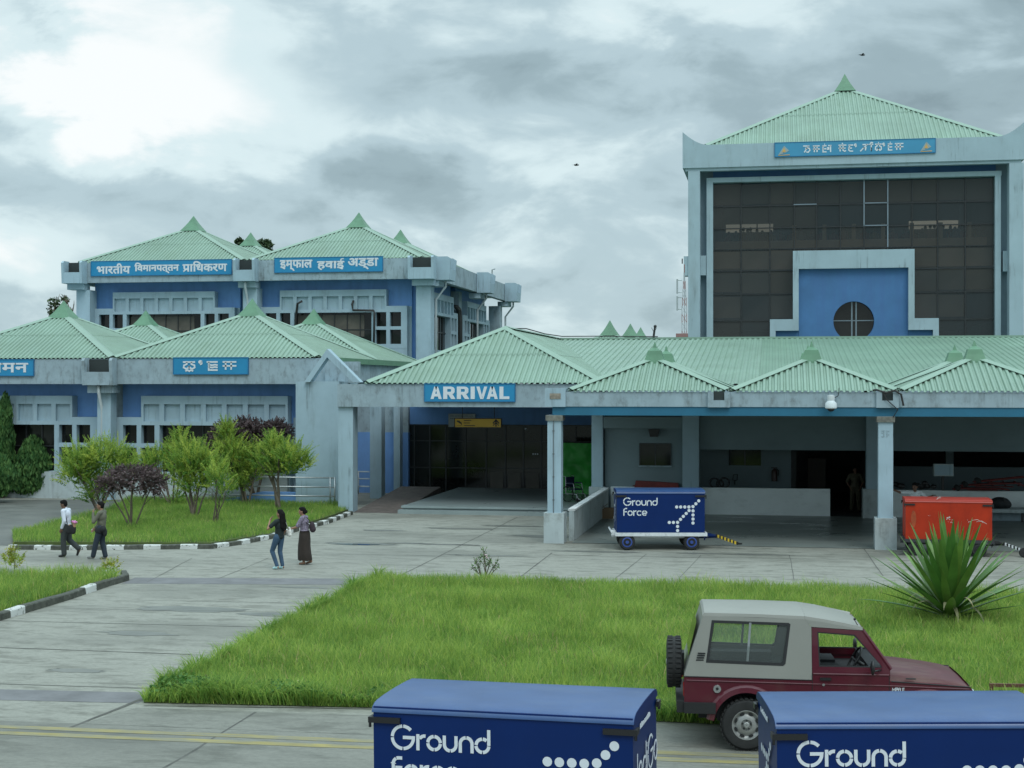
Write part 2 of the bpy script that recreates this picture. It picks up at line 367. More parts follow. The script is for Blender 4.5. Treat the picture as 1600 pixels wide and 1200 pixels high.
# wet puddles
PUD = mat('rain puddle', (.035,.042,.042), .06, var=.1)
pm = MB()
for (px, py, rx, ry) in [(565,850,1.5,.45),(700,851,1.3,.16),(300,952,1.5,.5),(215,990,.9,.3),(860,838,1.6,.5),(640,849,.9,.2),(720,826,1.6,.35),(800,822,1.3,.3),(600,829,1.0,.25),(930,862,1.8,.22),(1150,866,2.2,.2),(1480,868,2.0,.25),(420,960,.9,.3),(120,1048,.7,.2),(470,918,1.0,.15),(760,868,1.4,.16)]:
    c = G(px, py); k = 36
    pm.add([(c.x + rx*math.cos(2*math.pi*i/k)*(.75+.5*mnoise.noise((math.cos(i*.7)*1.2+px, math.sin(i*.7), 1))), c.y + ry*math.sin(2*math.pi*i/k)*(.8+.5*mnoise.noise((i*.3, py, 2))), .005) for i in range(k)], [tuple(range(k))])
DAMPR = mat('damp old asphalt', (.115,.118,.105), .7, var=.25, vs=.5, bump=.3, bs=15, grime=.7, gcol=(.06,.062,.055), gs=(.35,1.4,1), gth=.5, wetness=.25)
DAMP = mat('damp concrete', (.135,.138,.122), .42, var=.25, vs=1.2)
struct(pm.build('damp_patch', DAMP))
pm = MB()
for (px, py, rx, ry) in [(560,851,.85,.2),(730,852,.5,.06)]:
    c = G(px, py); k = 30
    pm.add([(c.x + rx*math.cos(2*math.pi*i/k)*(.8+.4*mnoise.noise((i*.4, px, 1))), c.y + ry*math.sin(2*math.pi*i/k)*(.8+.4*mnoise.noise((i*.3, py, 2))), .009) for i in range(k)], [tuple(range(k))])
struct(pm.build('puddle', PUD))

# lawns: soil sheets and grass
GRASS = mat('long lawn grass', (.255,.40,.072), .6, var=.22, vs=.7, trans=.5, leafvar=.6, spec=.3, tint=(.38,.52,.12))
GRASD = mat('darker lawn grass', (.17,.325,.058), .6, var=.22, vs=.7, trans=.5, leafvar=.6, spec=.3, tint=(.27,.44,.085))
STRAW = mat('dry grass straw', (.42,.36,.16), .8, var=.2, trans=.3, leafvar=.6)
WEED = mat('broad leaved weeds', (.075,.175,.035), .6, var=.35, vs=1.5, trans=.3, leafvar=.8, spec=.3)
def in_poly(x, y, poly):
    ins = np.zeros(len(x), bool); j = len(poly)-1
    for i in range(len(poly)):
        xi, yi = poly[i][0], poly[i][1]; xj, yj = poly[j][0], poly[j][1]
        c = ((yi > y) != (yj > y)) & (x < (xj-xi)*(y-yi)/((yj-yi) if yj != yi else 1e-9)+xi)
        ins ^= c; j = i
    return ins
def mesh_np(name, V, F, mats, rnd=None, mi=None, smooth=False):
    me = bpy.data.meshes.new(name); nf = len(F); ks = np.full(nf, F.shape[1], np.int32)
    me.vertices.add(len(V)); me.vertices.foreach_set('co', V.astype(np.float32).ravel())
    me.loops.add(F.size); me.loops.foreach_set('vertex_index', F.astype(np.int32).ravel())
    me.polygons.add(nf); me.polygons.foreach_set('loop_start', (np.arange(nf)*F.shape[1]).astype(np.int32))
    for m in mats: me.materials.append(m)
    if mi is not None: me.polygons.foreach_set('material_index', mi.astype(np.int32))
    if rnd is not None:
        a = me.attributes.new('rnd', 'FLOAT', 'POINT'); a.data.foreach_set('value', rnd.astype(np.float32))
    me.update(calc_edges=True)
    if smooth: me.polygons.foreach_set('use_smooth', np.ones(nf, bool))
    o = bpy.data.objects.new(name, me); col.objects.link(o); return o
def blades(pts, h, w, lean, name, mats, mi=None):
    n = len(pts); th = NR.rand(n)*6.283; ph = NR.rand(n)*6.283
    d = np.stack([np.cos(th), np.sin(th), np.zeros(n)], 1)*w[:,None]*.5
    l = np.stack([np.cos(ph), np.sin(ph), np.zeros(n)], 1)*(lean*h)[:,None]
    up = np.zeros((n,3)); up[:,2] = h
    V = np.empty((n,6,3)); V[:,0] = pts-d; V[:,1] = pts+d
    mid = pts + up*.55 + l*.35; V[:,2] = mid-d*.8; V[:,3] = mid+d*.8
    tip = pts + up*(1-lean[:,None]*.3) + l; V[:,4] = tip-d*.12; V[:,5] = tip+d*.12
    b = np.arange(n)*6
    F = np.concatenate([np.stack([b,b+1,b+3,b+2],1), np.stack([b+2,b+3,b+5,b+4],1)])
    r = np.repeat(NR.rand(n), 6)
    m2 = None if mi is None else np.concatenate([mi, mi])
    return mesh_np(name, V.reshape(-1,3), F, mats, r, m2)
def patch(x, y, s, o=0):
    return (np.sin(x*1.7/s+o+1.3*np.sin(y*.9/s))+np.sin(y*2.1/s+1.7*o+1.1*np.sin(x*1.3/s))+np.sin((x+y)*.8/s+o))/3
def lawn(name, poly, dens, h0, m, edge=None, base=.03, wmin=.006):
    poly = [Vector((p[0], p[1], 0)) for p in poly]
    sheet('lawn_soil', poly, base, SOIL, thick=base+.02)
    xs = [p.x for p in poly]; ys = [p.y for p in poly]
    A = (max(xs)-min(xs))*(max(ys)-min(ys)); n = int(A*dens)
    x = min(xs)+NR.rand(n)*(max(xs)-min(xs)); y = min(ys)+NR.rand(n)*(max(ys)-min(ys))
    k = in_poly(x, y, poly); x, y = x[k], y[k]; n = len(x)
    pt = patch(x, y, 1.0)*.5+patch(x, y, .35, 2)*.5
    h = h0*(1+.45*pt)*(.55+.75*NR.rand(n))
    tall = NR.rand(n) < .03; h[tall] *= 1.5
    w = wmin+.010*NR.rand(n); lean = .15+.6*NR.rand(n)
    mi = (NR.rand(n) < (.35-.5*pt)).astype(int); mi[NR.rand(n) < .025+.05*(patch(x, y, .8, 5) > .45)] = len(m)-1
    o = blades(np.stack([x,y,np.full(n,base)],1), h, w, lean, name, m, mi); stuff(o); return o
mainlawn = [G(590,907), G(225,1098), G(580,1106), G(1040,1128), G(1700,1160), G(2150,1180), G(2000,946), G(1700,934)]
lawn('grass', mainlawn, 760, .25, [GRASS, GRASD, STRAW])
islepoly = [G(20,852), G(330,853), G(420,839), G(510,812), G(547,799), G(530,786), G(200,783), G(168,802), G(20,836)]
lawn('grass', islepoly, 420, .20, [GRASD, GRASS, STRAW], base=.10)
leftlawn = [G(190,909), G(172,905), G(-120,902), G(-160,1010), G(0,964)]
lawn('grass', leftlawn, 650, .27, [GRASS, GRASD, STRAW], base=.08)
# weeds along the front edge of the main lawn
def leaf_cloud(pts, size, name, mats, parent=None, up=.3, squash=.5, mi=None, rn=None):
    n = len(pts); nor = NR.normal(size=(n,3)); nor[:,2] = np.abs(nor[:,2])+up; nor /= np.linalg.norm(nor,axis=1)[:,None]
    t = np.cross(nor, NR.normal(size=(n,3))); t /= np.linalg.norm(t,axis=1)[:,None]; b = np.cross(nor, t)
    s = (size*(.6+.8*NR.rand(n)))[:,None]
    V = np.empty((n,4,3)); V[:,0] = pts-t*s; V[:,1] = pts-b*s*squash+nor*s*.12; V[:,2] = pts+t*s; V[:,3] = pts+b*s*squash+nor*s*.12
    f = np.arange(n)[:,None]*4+np.arange(4)[None,:]
    r = np.repeat(NR.rand(n) if rn is None else rn, 4)
    o = mesh_np(name, V.reshape(-1,3), f, mats, r, mi)
    if parent is not None: o.parent = parent
    return o
def edge_pts(a, b, n, d, h):
    t = NR.rand(n); q = np.array(a)[None]*(1-t)[:,None]+np.array(b)[None]*t[:,None]
    q[:,1] += NR.rand(n)*d; hh = h*(.55+.45*patch(q[:,0], q[:,1], .5))
    q[:,2] = .02+NR.rand(n)**.7*np.maximum(hh, .08); return q
pw = np.concatenate([edge_pts(G(225,1098), G(580,1106), 5200, 1.0, .36), edge_pts(G(580,1106), G(1150,1133), 2600, .5, .2), edge_pts(G(1150,1133), G(1700,1160), 1600, .5, .18),
                     edge_pts(G(225,1098), G(300,1060), 400, .3, .2)])
pw = pw[patch(pw[:,0]*1.9, pw[:,1]*1.4, .6, 3)+.5*NR.normal(size=len(pw)) > -.3]
stuff(leaf_cloud(pw, .034, 'weeds', [WEED]))
ep = np.concatenate([edge_pts(G(222,1099), G(580,1107), 5200, .5, .0), edge_pts(G(580,1107), G(1700,1161), 9000, .4, .0), edge_pts(G(590,907), G(225,1098), 3500, .3, .0)]); ep[:,2] = .02; n_ = len(ep)
stuff(blades(ep, (.16+.26*NR.rand(n_))*(1+.5*patch(ep[:,0], ep[:,1], .4)), .010+.012*NR.rand(n_), .3+.8*NR.rand(n_), 'grass', [GRASS, GRASD], (NR.rand(n_) < .6).astype(int)))
fl = pw[NR.rand(len(pw)) < .006]; fl[:,2] += .05
PINKF = mat('tiny wild flowers', (.62,.48,.40), .6)
stuff(leaf_cloud(fl, .018, 'wildflowers', [PINKF], squash=.9))
# low concrete edge in front of the lawn
# painted kerbs
def kerb_mat(name, per, off, white, wob):
    m = bpy.data.materials.new(name); m.use_nodes = True; t = m.node_tree; b = t.nodes['Principled BSDF']
    at = N(t, 'ShaderNodeAttribute', attribute_name='run')
    tc = N(t, 'ShaderNodeTexCoord'); nz = N(t, 'ShaderNodeTexNoise', Scale=7.0, Detail=6.0, Roughness=.7); ln(t, tc, nz, 3)
    s = math_n(t, 'ADD', at.outputs[2], math_n(t, 'MULTIPLY', math_n(t, 'SUBTRACT', nz.outputs[0], .5), .10))
    fr = math_n(t, 'FRACT', math_n(t, 'DIVIDE', math_n(t, 'ADD', s, off), per))
    w = math_n(t, 'LESS_THAN', fr, white)
    worn = math_n(t, 'GREATER_THAN', nz.outputs[0], .57)
    w = math_n(t, 'MULTIPLY', w, math_n(t, 'SUBTRACT', 1.0, worn))
    mx = N(t, 'ShaderNodeMixRGB'); t.links.new(w, mx.inputs[0])
    t.links.new(ramp(t, nz.outputs[0], [(.3,(.03,.034,.026)),(.58,(.07,.075,.06)),(.72,(.17,.175,.155))]), mx.inputs[1]); mx.inputs[2].default_value = (.50,.52,.50,1)
    t.links.new(mx.outputs[0], b.inputs['Base Color']); b.inputs['Roughness'].default_value = .8
    return m
def kerb(path, h, w, m):
    pts = [Vector(p) for p in path]; dense = []
    for a, b in zip(pts[:-1], pts[1:]):
        k = max(1, int((b-a).length/.25)); dense += [a.lerp(b, i/k) for i in range(k)]
    dense.append(pts[-1]); V, F, run, s = [], [], [], 0
    for i, p in enumerate(dense):
        d = (dense[min(i+1,len(dense)-1)]-dense[max(i-1,0)]).normalized(); n = Vector((-d.y, d.x, 0))
        if i: s += (p-dense[i-1]).length
        j = .02*mnoise.noise((p.x*2, p.y*2, 0)); hh = h+.025*mnoise.noise((p.x*1.1, p.y*1.1, 5))
        for q in (p-n*(w/2)+Vector((0,0,-.02)), p-n*(w/2-.01+j)+Vector((0,0,hh*.85)), p-n*(w/2-.035+j)+Vector((0,0,hh)), p+n*(w/2-.03)+Vector((0,0,hh)), p+n*(w/2)+Vector((0,0,-.02))):
            V.append(tuple(q)); run.append(s)
    for i in range(len(dense)-1):
        for k in range(4): F.append((i*5+k, (i+1)*5+k, (i+1)*5+k+1, i*5+k+1))
    F += [(0,1,2,3,4), tuple((len(dense)-1)*5+k for k in (4,3,2,1,0))]
    me = bpy.data.meshes.new('kerb'); me.from_pydata(V, [], F); a = me.attributes.new('run','FLOAT','POINT'); a.data.foreach_set('value', run)
    me.materials.append(m); o = bpy.data.objects.new('kerb', me); col.objects.link(o); struct(o)
sheet('path', [G(-260,800), G(-260,846), G(18,853), G(22,840), G(168,804), G(200,786), G(200,781), G(-260,781)], .004, DAMPR)
kerb([G(15,858), G(120,859), G(330,857), G(372,851), G(420,842), G(465,829), G(510,818), G(547,804)], .13, .22, kerb_mat('painted island kerb', 1.06, .28, .47, 0))
kerb([G(-160,1016), G(0,968), G(100,938), G(165,916), G(196,907), G(193,901)], .16, .2, kerb_mat('mossy kerb with few white stones', 3.42, 3.05, .17, 0))
# ---------------------------------------------------------------- roofs
def corr(mb, O, e, u, L, tf, period=.2, amp=.05, mi=0):
    O, e, u = Vector(O), Vector(e).normalized(), Vector(u).normalized(); n = e.cross(u)
    if n.z < 0: n = -n
    k = max(1, int(round(L/period))); p = L/k; ss = []
    for i in range(k): ss += [(i*p, 0), (i*p+.28*p, 0), (i*p+.45*p, amp), (i*p+.83*p, amp)]
    ss.append((L, 0)); vs, fs = [], []
    T = max(tf(s)[1] for s, h in ss); nc = 1 if T > 9 else max(1, min(2, int(round(T/2.9))))
    for c in range(nc):                       # courses of sheet, each lapping over the one below
        lo, hi = T*c/nc-(.0 if c == 0 else .05), T*(c+1)/nc+(.08 if c < nc-1 else .01); lift = .012*c; vs, fs = [], []
        for s, h in ss:
            t0, t1 = tf(s); t1 = max(t1, t0); a, b = max(t0, lo) if c else t0, min(t1, hi); b = max(a, b)
            a, b = min(a, max(t1, t0)), min(b, max(t1, t0))
            vs += [O+e*s+u*a+n*(h+lift), O+e*s+u*b+n*(h+lift)]
        for i in range(len(ss)-1):
            if (vs[2*i]-vs[2*i+1]).length+(vs[2*i+2]-vs[2*i+3]).length > 1e-5: fs.append((2*i, 2*i+2, 2*i+3, 2*i+1))
        mb.add(vs, fs, mi)
def hip_cap(mb, C, A, e1, e2, w=.2, lift=.085):
    C, A = Vector(C), Vector(A); h = (A-C).normalized(); up = Vector((0,0,lift))
    for e in (e1, e2):
        e = Vector(e); o = (e-h*h.dot(e)).normalized()*w
        c, a = C+up*1.3, A+up*1.3; c2, a2 = C+o+up, A+o*.9+up
        mb.add([c, a, a2, c2, c2-up*.12, a2-up*.12], [(0,1,2,3), (3,2,5,4)])
def finial(cx, cy, z, w, h, parent, blunt=False, rim=True):
    mb = MB(); lv = [(w*.54, -.06), (w*.5, .0), (w*.33, h*.30), (w*.19, h*.58), (w*.075, h*.85), (.012, h)]
    if blunt: lv = [(w*.55, -.08), (w*.52, 0), (w*.40, h*.33), (w*.33, h*.56), (w*.10, h*.72), (.012, h)]
    vs = []
    for r, zz in lv: vs += [(cx-r,cy-r,z+zz),(cx+r,cy-r,z+zz),(cx+r,cy+r,z+zz),(cx-r,cy+r,z+zz)]
    fs = [(4*i+j, 4*i+(j+1)%4, 4*i+4+(j+1)%4, 4*i+4+j) for i in range(len(lv)-1) for j in range(4)]
    mb.add(vs, fs)
    return mb.build('finial', FIN, parent)
def pyramid(root, x0, x1, y0, y1, z0, h, fw=.85, fh=.65, m=None, name='roof', blunt=False, period=.2, w=.2, fin=True):
    m = m or ROOF; cx, cy = (x0+x1)/2, (y0+y1)/2; A = Vector((cx, cy, z0+h)); mb = MB()
    for O, e, L, run in [((x0,y0,z0),(1,0,0),x1-x0,cy-y0), ((x1,y0,z0),(0,1,0),y1-y0,x1-cx), ((x1,y1,z0),(-1,0,0),x1-x0,y1-cy), ((x0,y1,z0),(0,-1,0),y1-y0,cx-x0)]:
        e = Vector(e); inw = Vector((-e.y, e.x, 0)); T = math.hypot(run, h); u = (inw*run+Vector((0,0,h)))/T
        corr(mb, O, e, u, L, lambda s, L=L, T=T: (-.06 if 0.1 < s < L-.1 else 0, T*min(s, L-s)/(L/2)), period)
    r = mb.build(name, m, root)
    hb = MB()
    for C, e1, e2 in [((x0,y0,z0),(1,0,0),(0,1,0)), ((x1,y0,z0),(-1,0,0),(0,1,0)), ((x1,y1,z0),(-1,0,0),(0,-1,0)), ((x0,y1,z0),(1,0,0),(0,-1,0))]:
        hip_cap(hb, C, A, e1, e2, w)
    hb.build('ridge_cap', RIDGE, r)
    if fin: finial(cx, cy, z0+h-fw*.12, fw, fh, r, blunt)
    return r
def FM(x, y): return Matrix.Translation((x, y, 0))                                   # wall facing the camera
def SM(x, y): return Matrix.Translation((x, y, 0)) @ Matrix.Rotation(rad(90), 4, 'Z')  # wall facing right
def gutter(root, M, z0, z1, w=1.15, d=.62, m=None, pipe=None):
    mb = MB(); mb.M = M; t = .13
    mb.prism([(-.02,z1+.03),(-d*.8,z1+.03),(-d,z1-.08),(-d+.08,z0),(-.02,z0)], 'x', -w/2, -w/2+t)
    mb.prism([(-.02,z1+.03),(-d*.8,z1+.03),(-d,z1-.08),(-d+.08,z0),(-.02,z0)], 'x', w/2-t, w/2)
    mb.box(-w/2+t, w/2-t, -d+.05, -d+.17, z0+.004, z0+(z1-z0)*.5); mb.box(-w/2+t, w/2-t, -d+.17, -.02, z0+.004, z0+.12)
    mb.box(-w*.42, w*.42, -.22, .5, z0-.32, z0-.003)
    g = mb.build('gutter_box', m or FACD, root)
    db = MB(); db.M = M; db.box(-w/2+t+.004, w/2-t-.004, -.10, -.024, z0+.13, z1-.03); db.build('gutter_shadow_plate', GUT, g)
    if pipe is not None:
        pb = MB(); pb.M = M
        pb.tube([(pipe*.15,-d*.5,z0-.02),(pipe*.15,-d*.5,z0-.3),(pipe*.35,.1,z0-1.0),(pipe*.35,.1,z0-6.5)], .065, 8); pb.build('drain_pipe', PIPEW, g, smooth=True)
    return g
def bay(root, M, zb, zlow, lc=2, rc=2, half_b=4.3, blue=True, glz=None, upl=3.0, upr=3.0, curtains=False):
    """stepped window surround in front of a blue wall; local x along the wall, y=0 the blue wall face"""
    if blue:
        mb = MB(); mb.M = M; mb.box(-half_b, half_b, 0, .3, zlow, zb+.25); mb.build('wall', BLUE, root)
    f = MB(); f.M = M; F0 = -.5
    zt, zs, z1, z2, z3, z4, z5 = zb-.5, zb-1.40, zb-1.57, zb-1.73, zb-2.5, zb-2.68, zb-3.45
    L2, R2 = (-4.15 if lc == 2 else -upl), (4.15 if rc == 2 else upr+.1)
    f.box(-upl, upr, F0, -.005, zb-.85, zt)                                           # top bar
    f.box(-upl, upr, F0, -.005, z2, z1)                                              # bar under the panels
    n = 7 if upr-upl < .2 else 7
    step = (upl+upr)/n; ow = step*.77
    xs = -upl
    for i in range(n+1):
        a = -upl + i*step - (step-ow)/2; b = a+(step-ow)
        f.box(max(a,-upl), min(b,upr), F0+.003, -.006, z1, zb-.85)
    f.box(-upl+.05, upr-.05, F0+.14, -.02, z1, zb-.85)                               # recessed panel backs
    if lc == 2: f.box(L2, -upl, F0+.002, -.005, z2, zs)
    if rc == 2: f.box(upr, R2, F0+.002, -.005, z2, zs)
    cols = []
    if lc == 2: cols += [(-3.82,-3.2),(-3.0,-2.4)]
    if rc == 2: cols += [(2.4,3.0),(3.2,3.82)]
    posts = []
    if lc == 2: posts += [(L2,-3.82),(-3.2,-3.0),(-2.4,-2.18)]
    if rc == 2: posts += [(2.18,2.4),(3.0,3.2),(3.82,R2)]
    if rc == 0: posts += [(upr-.22, R2)]
    for a, b in posts: f.box(a, b, F0+.004, -.004, z5-.25, z2)
    for a, b in cols:
        f.box(a, b, F0+.006, -.003, z4, z3); f.box(a, b, F0+.006, -.003, z5-.25, z5)
    lo, hi = (-2.18 if lc == 2 else -upl), (2.18 if rc == 2 else upr-.22)
    if zlow < z5-.3:
        f.box(L2, R2, F0+.02, -.002, zlow, z5-.25) if lc == 2 else None
    f.box(R2+.003, half_b, -.07, -.001, zlow, zs)
    if lc == 2: f.box(-half_b, L2-.003, -.07, -.001, zlow, zs)
    s = f.build('window_surround', FAC, root)
    gl = glz or GLD
    for a, b in cols:
        for c, d in ((z4+.18*0+.0, 0),) * 0: pass
        for za, zz in ((z3, z2), (z5, z4)):
            w = MB(); w.M = M; w.box(a-.01, b+.01, -.2, -.12, za, zz); wo = w.build('window', gl, root)
            fr = MB(); fr.M = M
            fr.box(a, a+.035, -.24, -.2, za, zz); fr.box(b-.035, b, -.24, -.2, za, zz); fr.build('frame', MULL, wo)
    w = MB(); w.M = M; w.box(lo, hi, -.14, -.08, zlow if zlow > z5-2 else z5-.9, z2); wo = w.build('window', gl, root)
    fr = MB(); fr.M = M; k = 6; zl = z5-.9
    for i in range(1, k): x = lo+(hi-lo)*i/k; fr.box(x-.025, x+.025, -.19, -.14, zl, z2)
    fr.box(lo, hi, -.188, -.142, z4, z4+.05); fr.build('frame', MULL, wo)
    if curtains:
        cb = MB(); cb.M = M; cb.box(lo+.1, hi-.5, -.155, -.1405, z2-1.3, z2-.12)
        cb.build('curtain', CURT, wo)
    return s
CURT = mat('beige curtain behind tinted glass', (.085,.075,.06), .5, var=.35, vs=1.2)

# ---------------------------------------------------------------- left wing (single storey)
def left_wing():
    p = PL(57, 330); zt, zb = p.z(560), p.z(600); Xj = p.x(177); W = 8.95
    root = thing('terminal_wing', 'long single storey pale blue terminal wing with two green hipped roofs at the front', 'building', (Xj, 57, 0))
    xl = Xj-2*W; xr = Xj+W
    mb = MB(); mb.box(xl, xr-.3, 58.5, 74.2, 0, zb+.3); mb.build('wall', FACD, root)
    # fascia beam with joints, plus the side fascia
    mb = MB(); mb.box(xl, xr+.6, 57, 57.35, zb, zt); mb.box(xr-.25, xr-.0, 57.35, 74.3, zb+.15, zt-.02); mb.build('fascia', FACD, root)
    mb = MB(); mb.box(xr-.12, xr+.16, 57.5, 74.4, zt-.18, zt+.06); mb.build('eave_gutter', FIN, root)
    mb = MB(); mb.box(xl, xr-.3, 57.35, 74, zt-.25, zt-.1); mb.build('roof_slab', FACD, root)
    mb = MB(); mb.box(xl, xr-.1, 57.36, 58.5, zb+.28, zb+.32); mb.build('soffit', FACD, root)
    for r in range(2):
        for c in range(2):
            x0 = Xj-W+c*W
            pyramid(root, x0+.02, x0+W-.02, 57+r*8.75+.02, 57+(r+1)*8.75-.02, zt+.03, 2.05, .98, .75)
    # gutter box and column between the bays
    gutter(root, FM(p.x(160), 57), zb-.05, zt, 1.35, .55, pipe=-.2)
    c = PL(57.05, 330); mb = MB(); mb.box(c.x(152), c.x(173), 57.05, 57.6, 0, zb-.37); mb.build('column', FAC, root)
    b = PL(58.2, 330)
    bay(root, FM(b.x(333), 58.2), zb, .01, 2, 0, half_b=4.05, upl=3.0, upr=3.45)
    bay(root, FM(b.x(333)-9.12, 58.2), zb, .01, 2, 2, half_b=4.05)
    mb = MB(); x2, x1 = b.x(333), b.x(333)-9.12
    for xc in (x1, x2): mb.box(xc-4.2, xc+(4.2 if xc == x1 else 3.5), 57.5, 58.19, 0, zb-3.72)
    mb.box(xl, x1-4.3, 57.9, 58.45, 0, zb+.2)
    mb.build('plinth', PLIN, root)
    # end slab that closes the wing, with the open triangle standing on it
    s = PL(55.4, 500)
    mb = MB(); mb.rect(s, 462, 596, 530, 800, 2.6); mb.build('end_wall', FAC, root)
    mb = MB(); t = PL(55.2, 520); A = (t.x(511), t.z(545)); 
    o = [(t.x(475), t.z(597)), A, (t.x(563), t.z(597)), (t.x(551), t.z(597)), (t.x(511), t.z(558)), (t.x(484), t.z(597))]
    mb.prism([o[0], o[5], o[4], A], 'y', 55.2, 55.65); mb.prism([A, o[4], o[3], o[2]], 'y', 55.2, 55.65); mb.build('triangular_gable', FAC, root)
    mb = MB(); mb.rect(PL(56.6, 520), 508, 565, 560, 598, .3); mb.build('parapet', FACD, root)
    # blue painted ramp wall in front
    r_ = PL(55.6, 430); mb = MB()
    mb.prism([(r_.x(316), r_.z(789)), (r_.x(480), r_.z(789)), (r_.x(480), r_.z(769)), (r_.x(405), r_.z(769)), (r_.x(380), r_.z(776))], 'y', 55.6, 55.9); mb.build('ramp_wall', BLUE, root)
    return root
wing = left_wing()

# ---------------------------------------------------------------- two storey block behind
def upper_block():
    Y = 75.5; p = PL(Y, 520); zt, zb = p.z(405), p.z(437); c1, c2, c3 = p.x(129), p.x(390), p.x(661)
    W = (c3-c1)/2
    root = thing('terminal_block', 'two storey pale blue terminal block with stepped window surrounds rising behind the wing', 'building', (c2, Y, 0))
    x0, x1 = c1-.9, c3+.55; D = 23.5
    mb = MB(); mb.box(x0+1.2, x1-1.6, Y+1.5, Y+D-1.5, 0, zb+.3); mb.build('wall', FAC, root)
    mb = MB(); mb.box(x0, x1, Y, Y+.35, zb, zt); mb.box(x1-.35, x1, Y+.352, Y+D, zb, zt); mb.box(x0, x0+.35, Y+.352, Y+D, zb, zt); mb.build('fascia', FACD, root)
    mb = MB(); mb.box(x0+.36, x1-.36, Y+.36, Y+D-.3, zb+.3, zb+.5); mb.build('soffit', FACD, root)
    for r in range(2):
        for c in range(2):
            a = c1-.3 + c*W+.25*c
            pyramid(root, a, a+W, Y+.1+r*9.4, Y+.1+r*9.4+9.3, zt+.02, 2.32, 1.1, .85)
    for k, x in enumerate((p.x(121), p.x(388), p.x(662))): gutter(root, FM(x, Y), zb-.06, zt+.05, 1.2 if k < 2 else 1.4, .75, FAC, pipe=(None, -.2, None)[k])
    for y in (Y+1.0, Y+12.2, Y+21.6): gutter(root, SM(x1, y), zb-.06, zt+.05, 1.5, .9, FAC, pipe=.25)
    for x in (c1, c2, c3):
        mb = MB(); mb.box(x-.4, x+.4, Y+.06, Y+.9, 0, zb-.39); mb.build('column', FAC, root)
    mb = MB(); mb.box(x1-1.0, x1-.25, Y+20.4, Y+21.3, 0, zb-.39); mb.build('column', FACD, root)
    mb = MB(); mb.box(x1-1.4, x1-.9, Y+10.6, Y+11.4, 0, zb-.02); mb.build('column', FACD, root)
    b = PL(Y+1.2, 520)
    for px in (261, 524):
        bay(root, FM(b.x(px), Y+1.2), zb, 3, 2, 2, half_b=4.3, curtains=True)
    for y in (Y+5.7, Y+15.6): bay(root, SM(x1-1.3, y), zb, 3, 2, 2, half_b=4.3)
    # lagged pipes on the wall and the big curved duct on the side
    for px in ((466, 455), (553, 585)):
        mb = MB(); q = PL(Y+.68, 520); x, xe = q.x(px[0]), q.x(px[1])
        if px[0] < 500: mb.tube([(x+.25, Y+.6, q.z(470)), (x, Y+.55, q.z(474)), (x-.1, Y+.55, q.z(500)), (x-.15, Y+.55, q.z(530))], .07, 8)
        else: mb.tube([(x, Y+.6, q.z(470)), (x-.06, Y+.55, q.z(476)), (x-.02, Y+.55, q.z(485)), (xe, Y+.55, q.z(486)), (xe+.05, Y+.5, q.z(490)), (xe+.02, Y+.5, q.z(540))], .06, 8)
        mb.build('lagged_pipe', PIPEB, root, smooth=True)
    mb = MB(); xs = x1-.8
    for k in range(3):
        mb.tube([(xs, Y+9.0+.35*k, zb-1.0), (xs, Y+9.8+.3*k, zb-1.15), (xs, Y+10.2+.22*k, zb-1.9), (xs, Y+10.2+.22*k, 4)], .1, 8)
    mb.build('cable_duct', PIPEB, root, smooth=True)
    mb = MB(); mb.tube([(x1-.3, Y+18, zt), (x1-.3, Y+18, zt+.75), (x1-.1, Y+18, zt+.8)], .05, 6); mb.build('vent_pipe', STEEL, root)
    return root
block = upper_block()

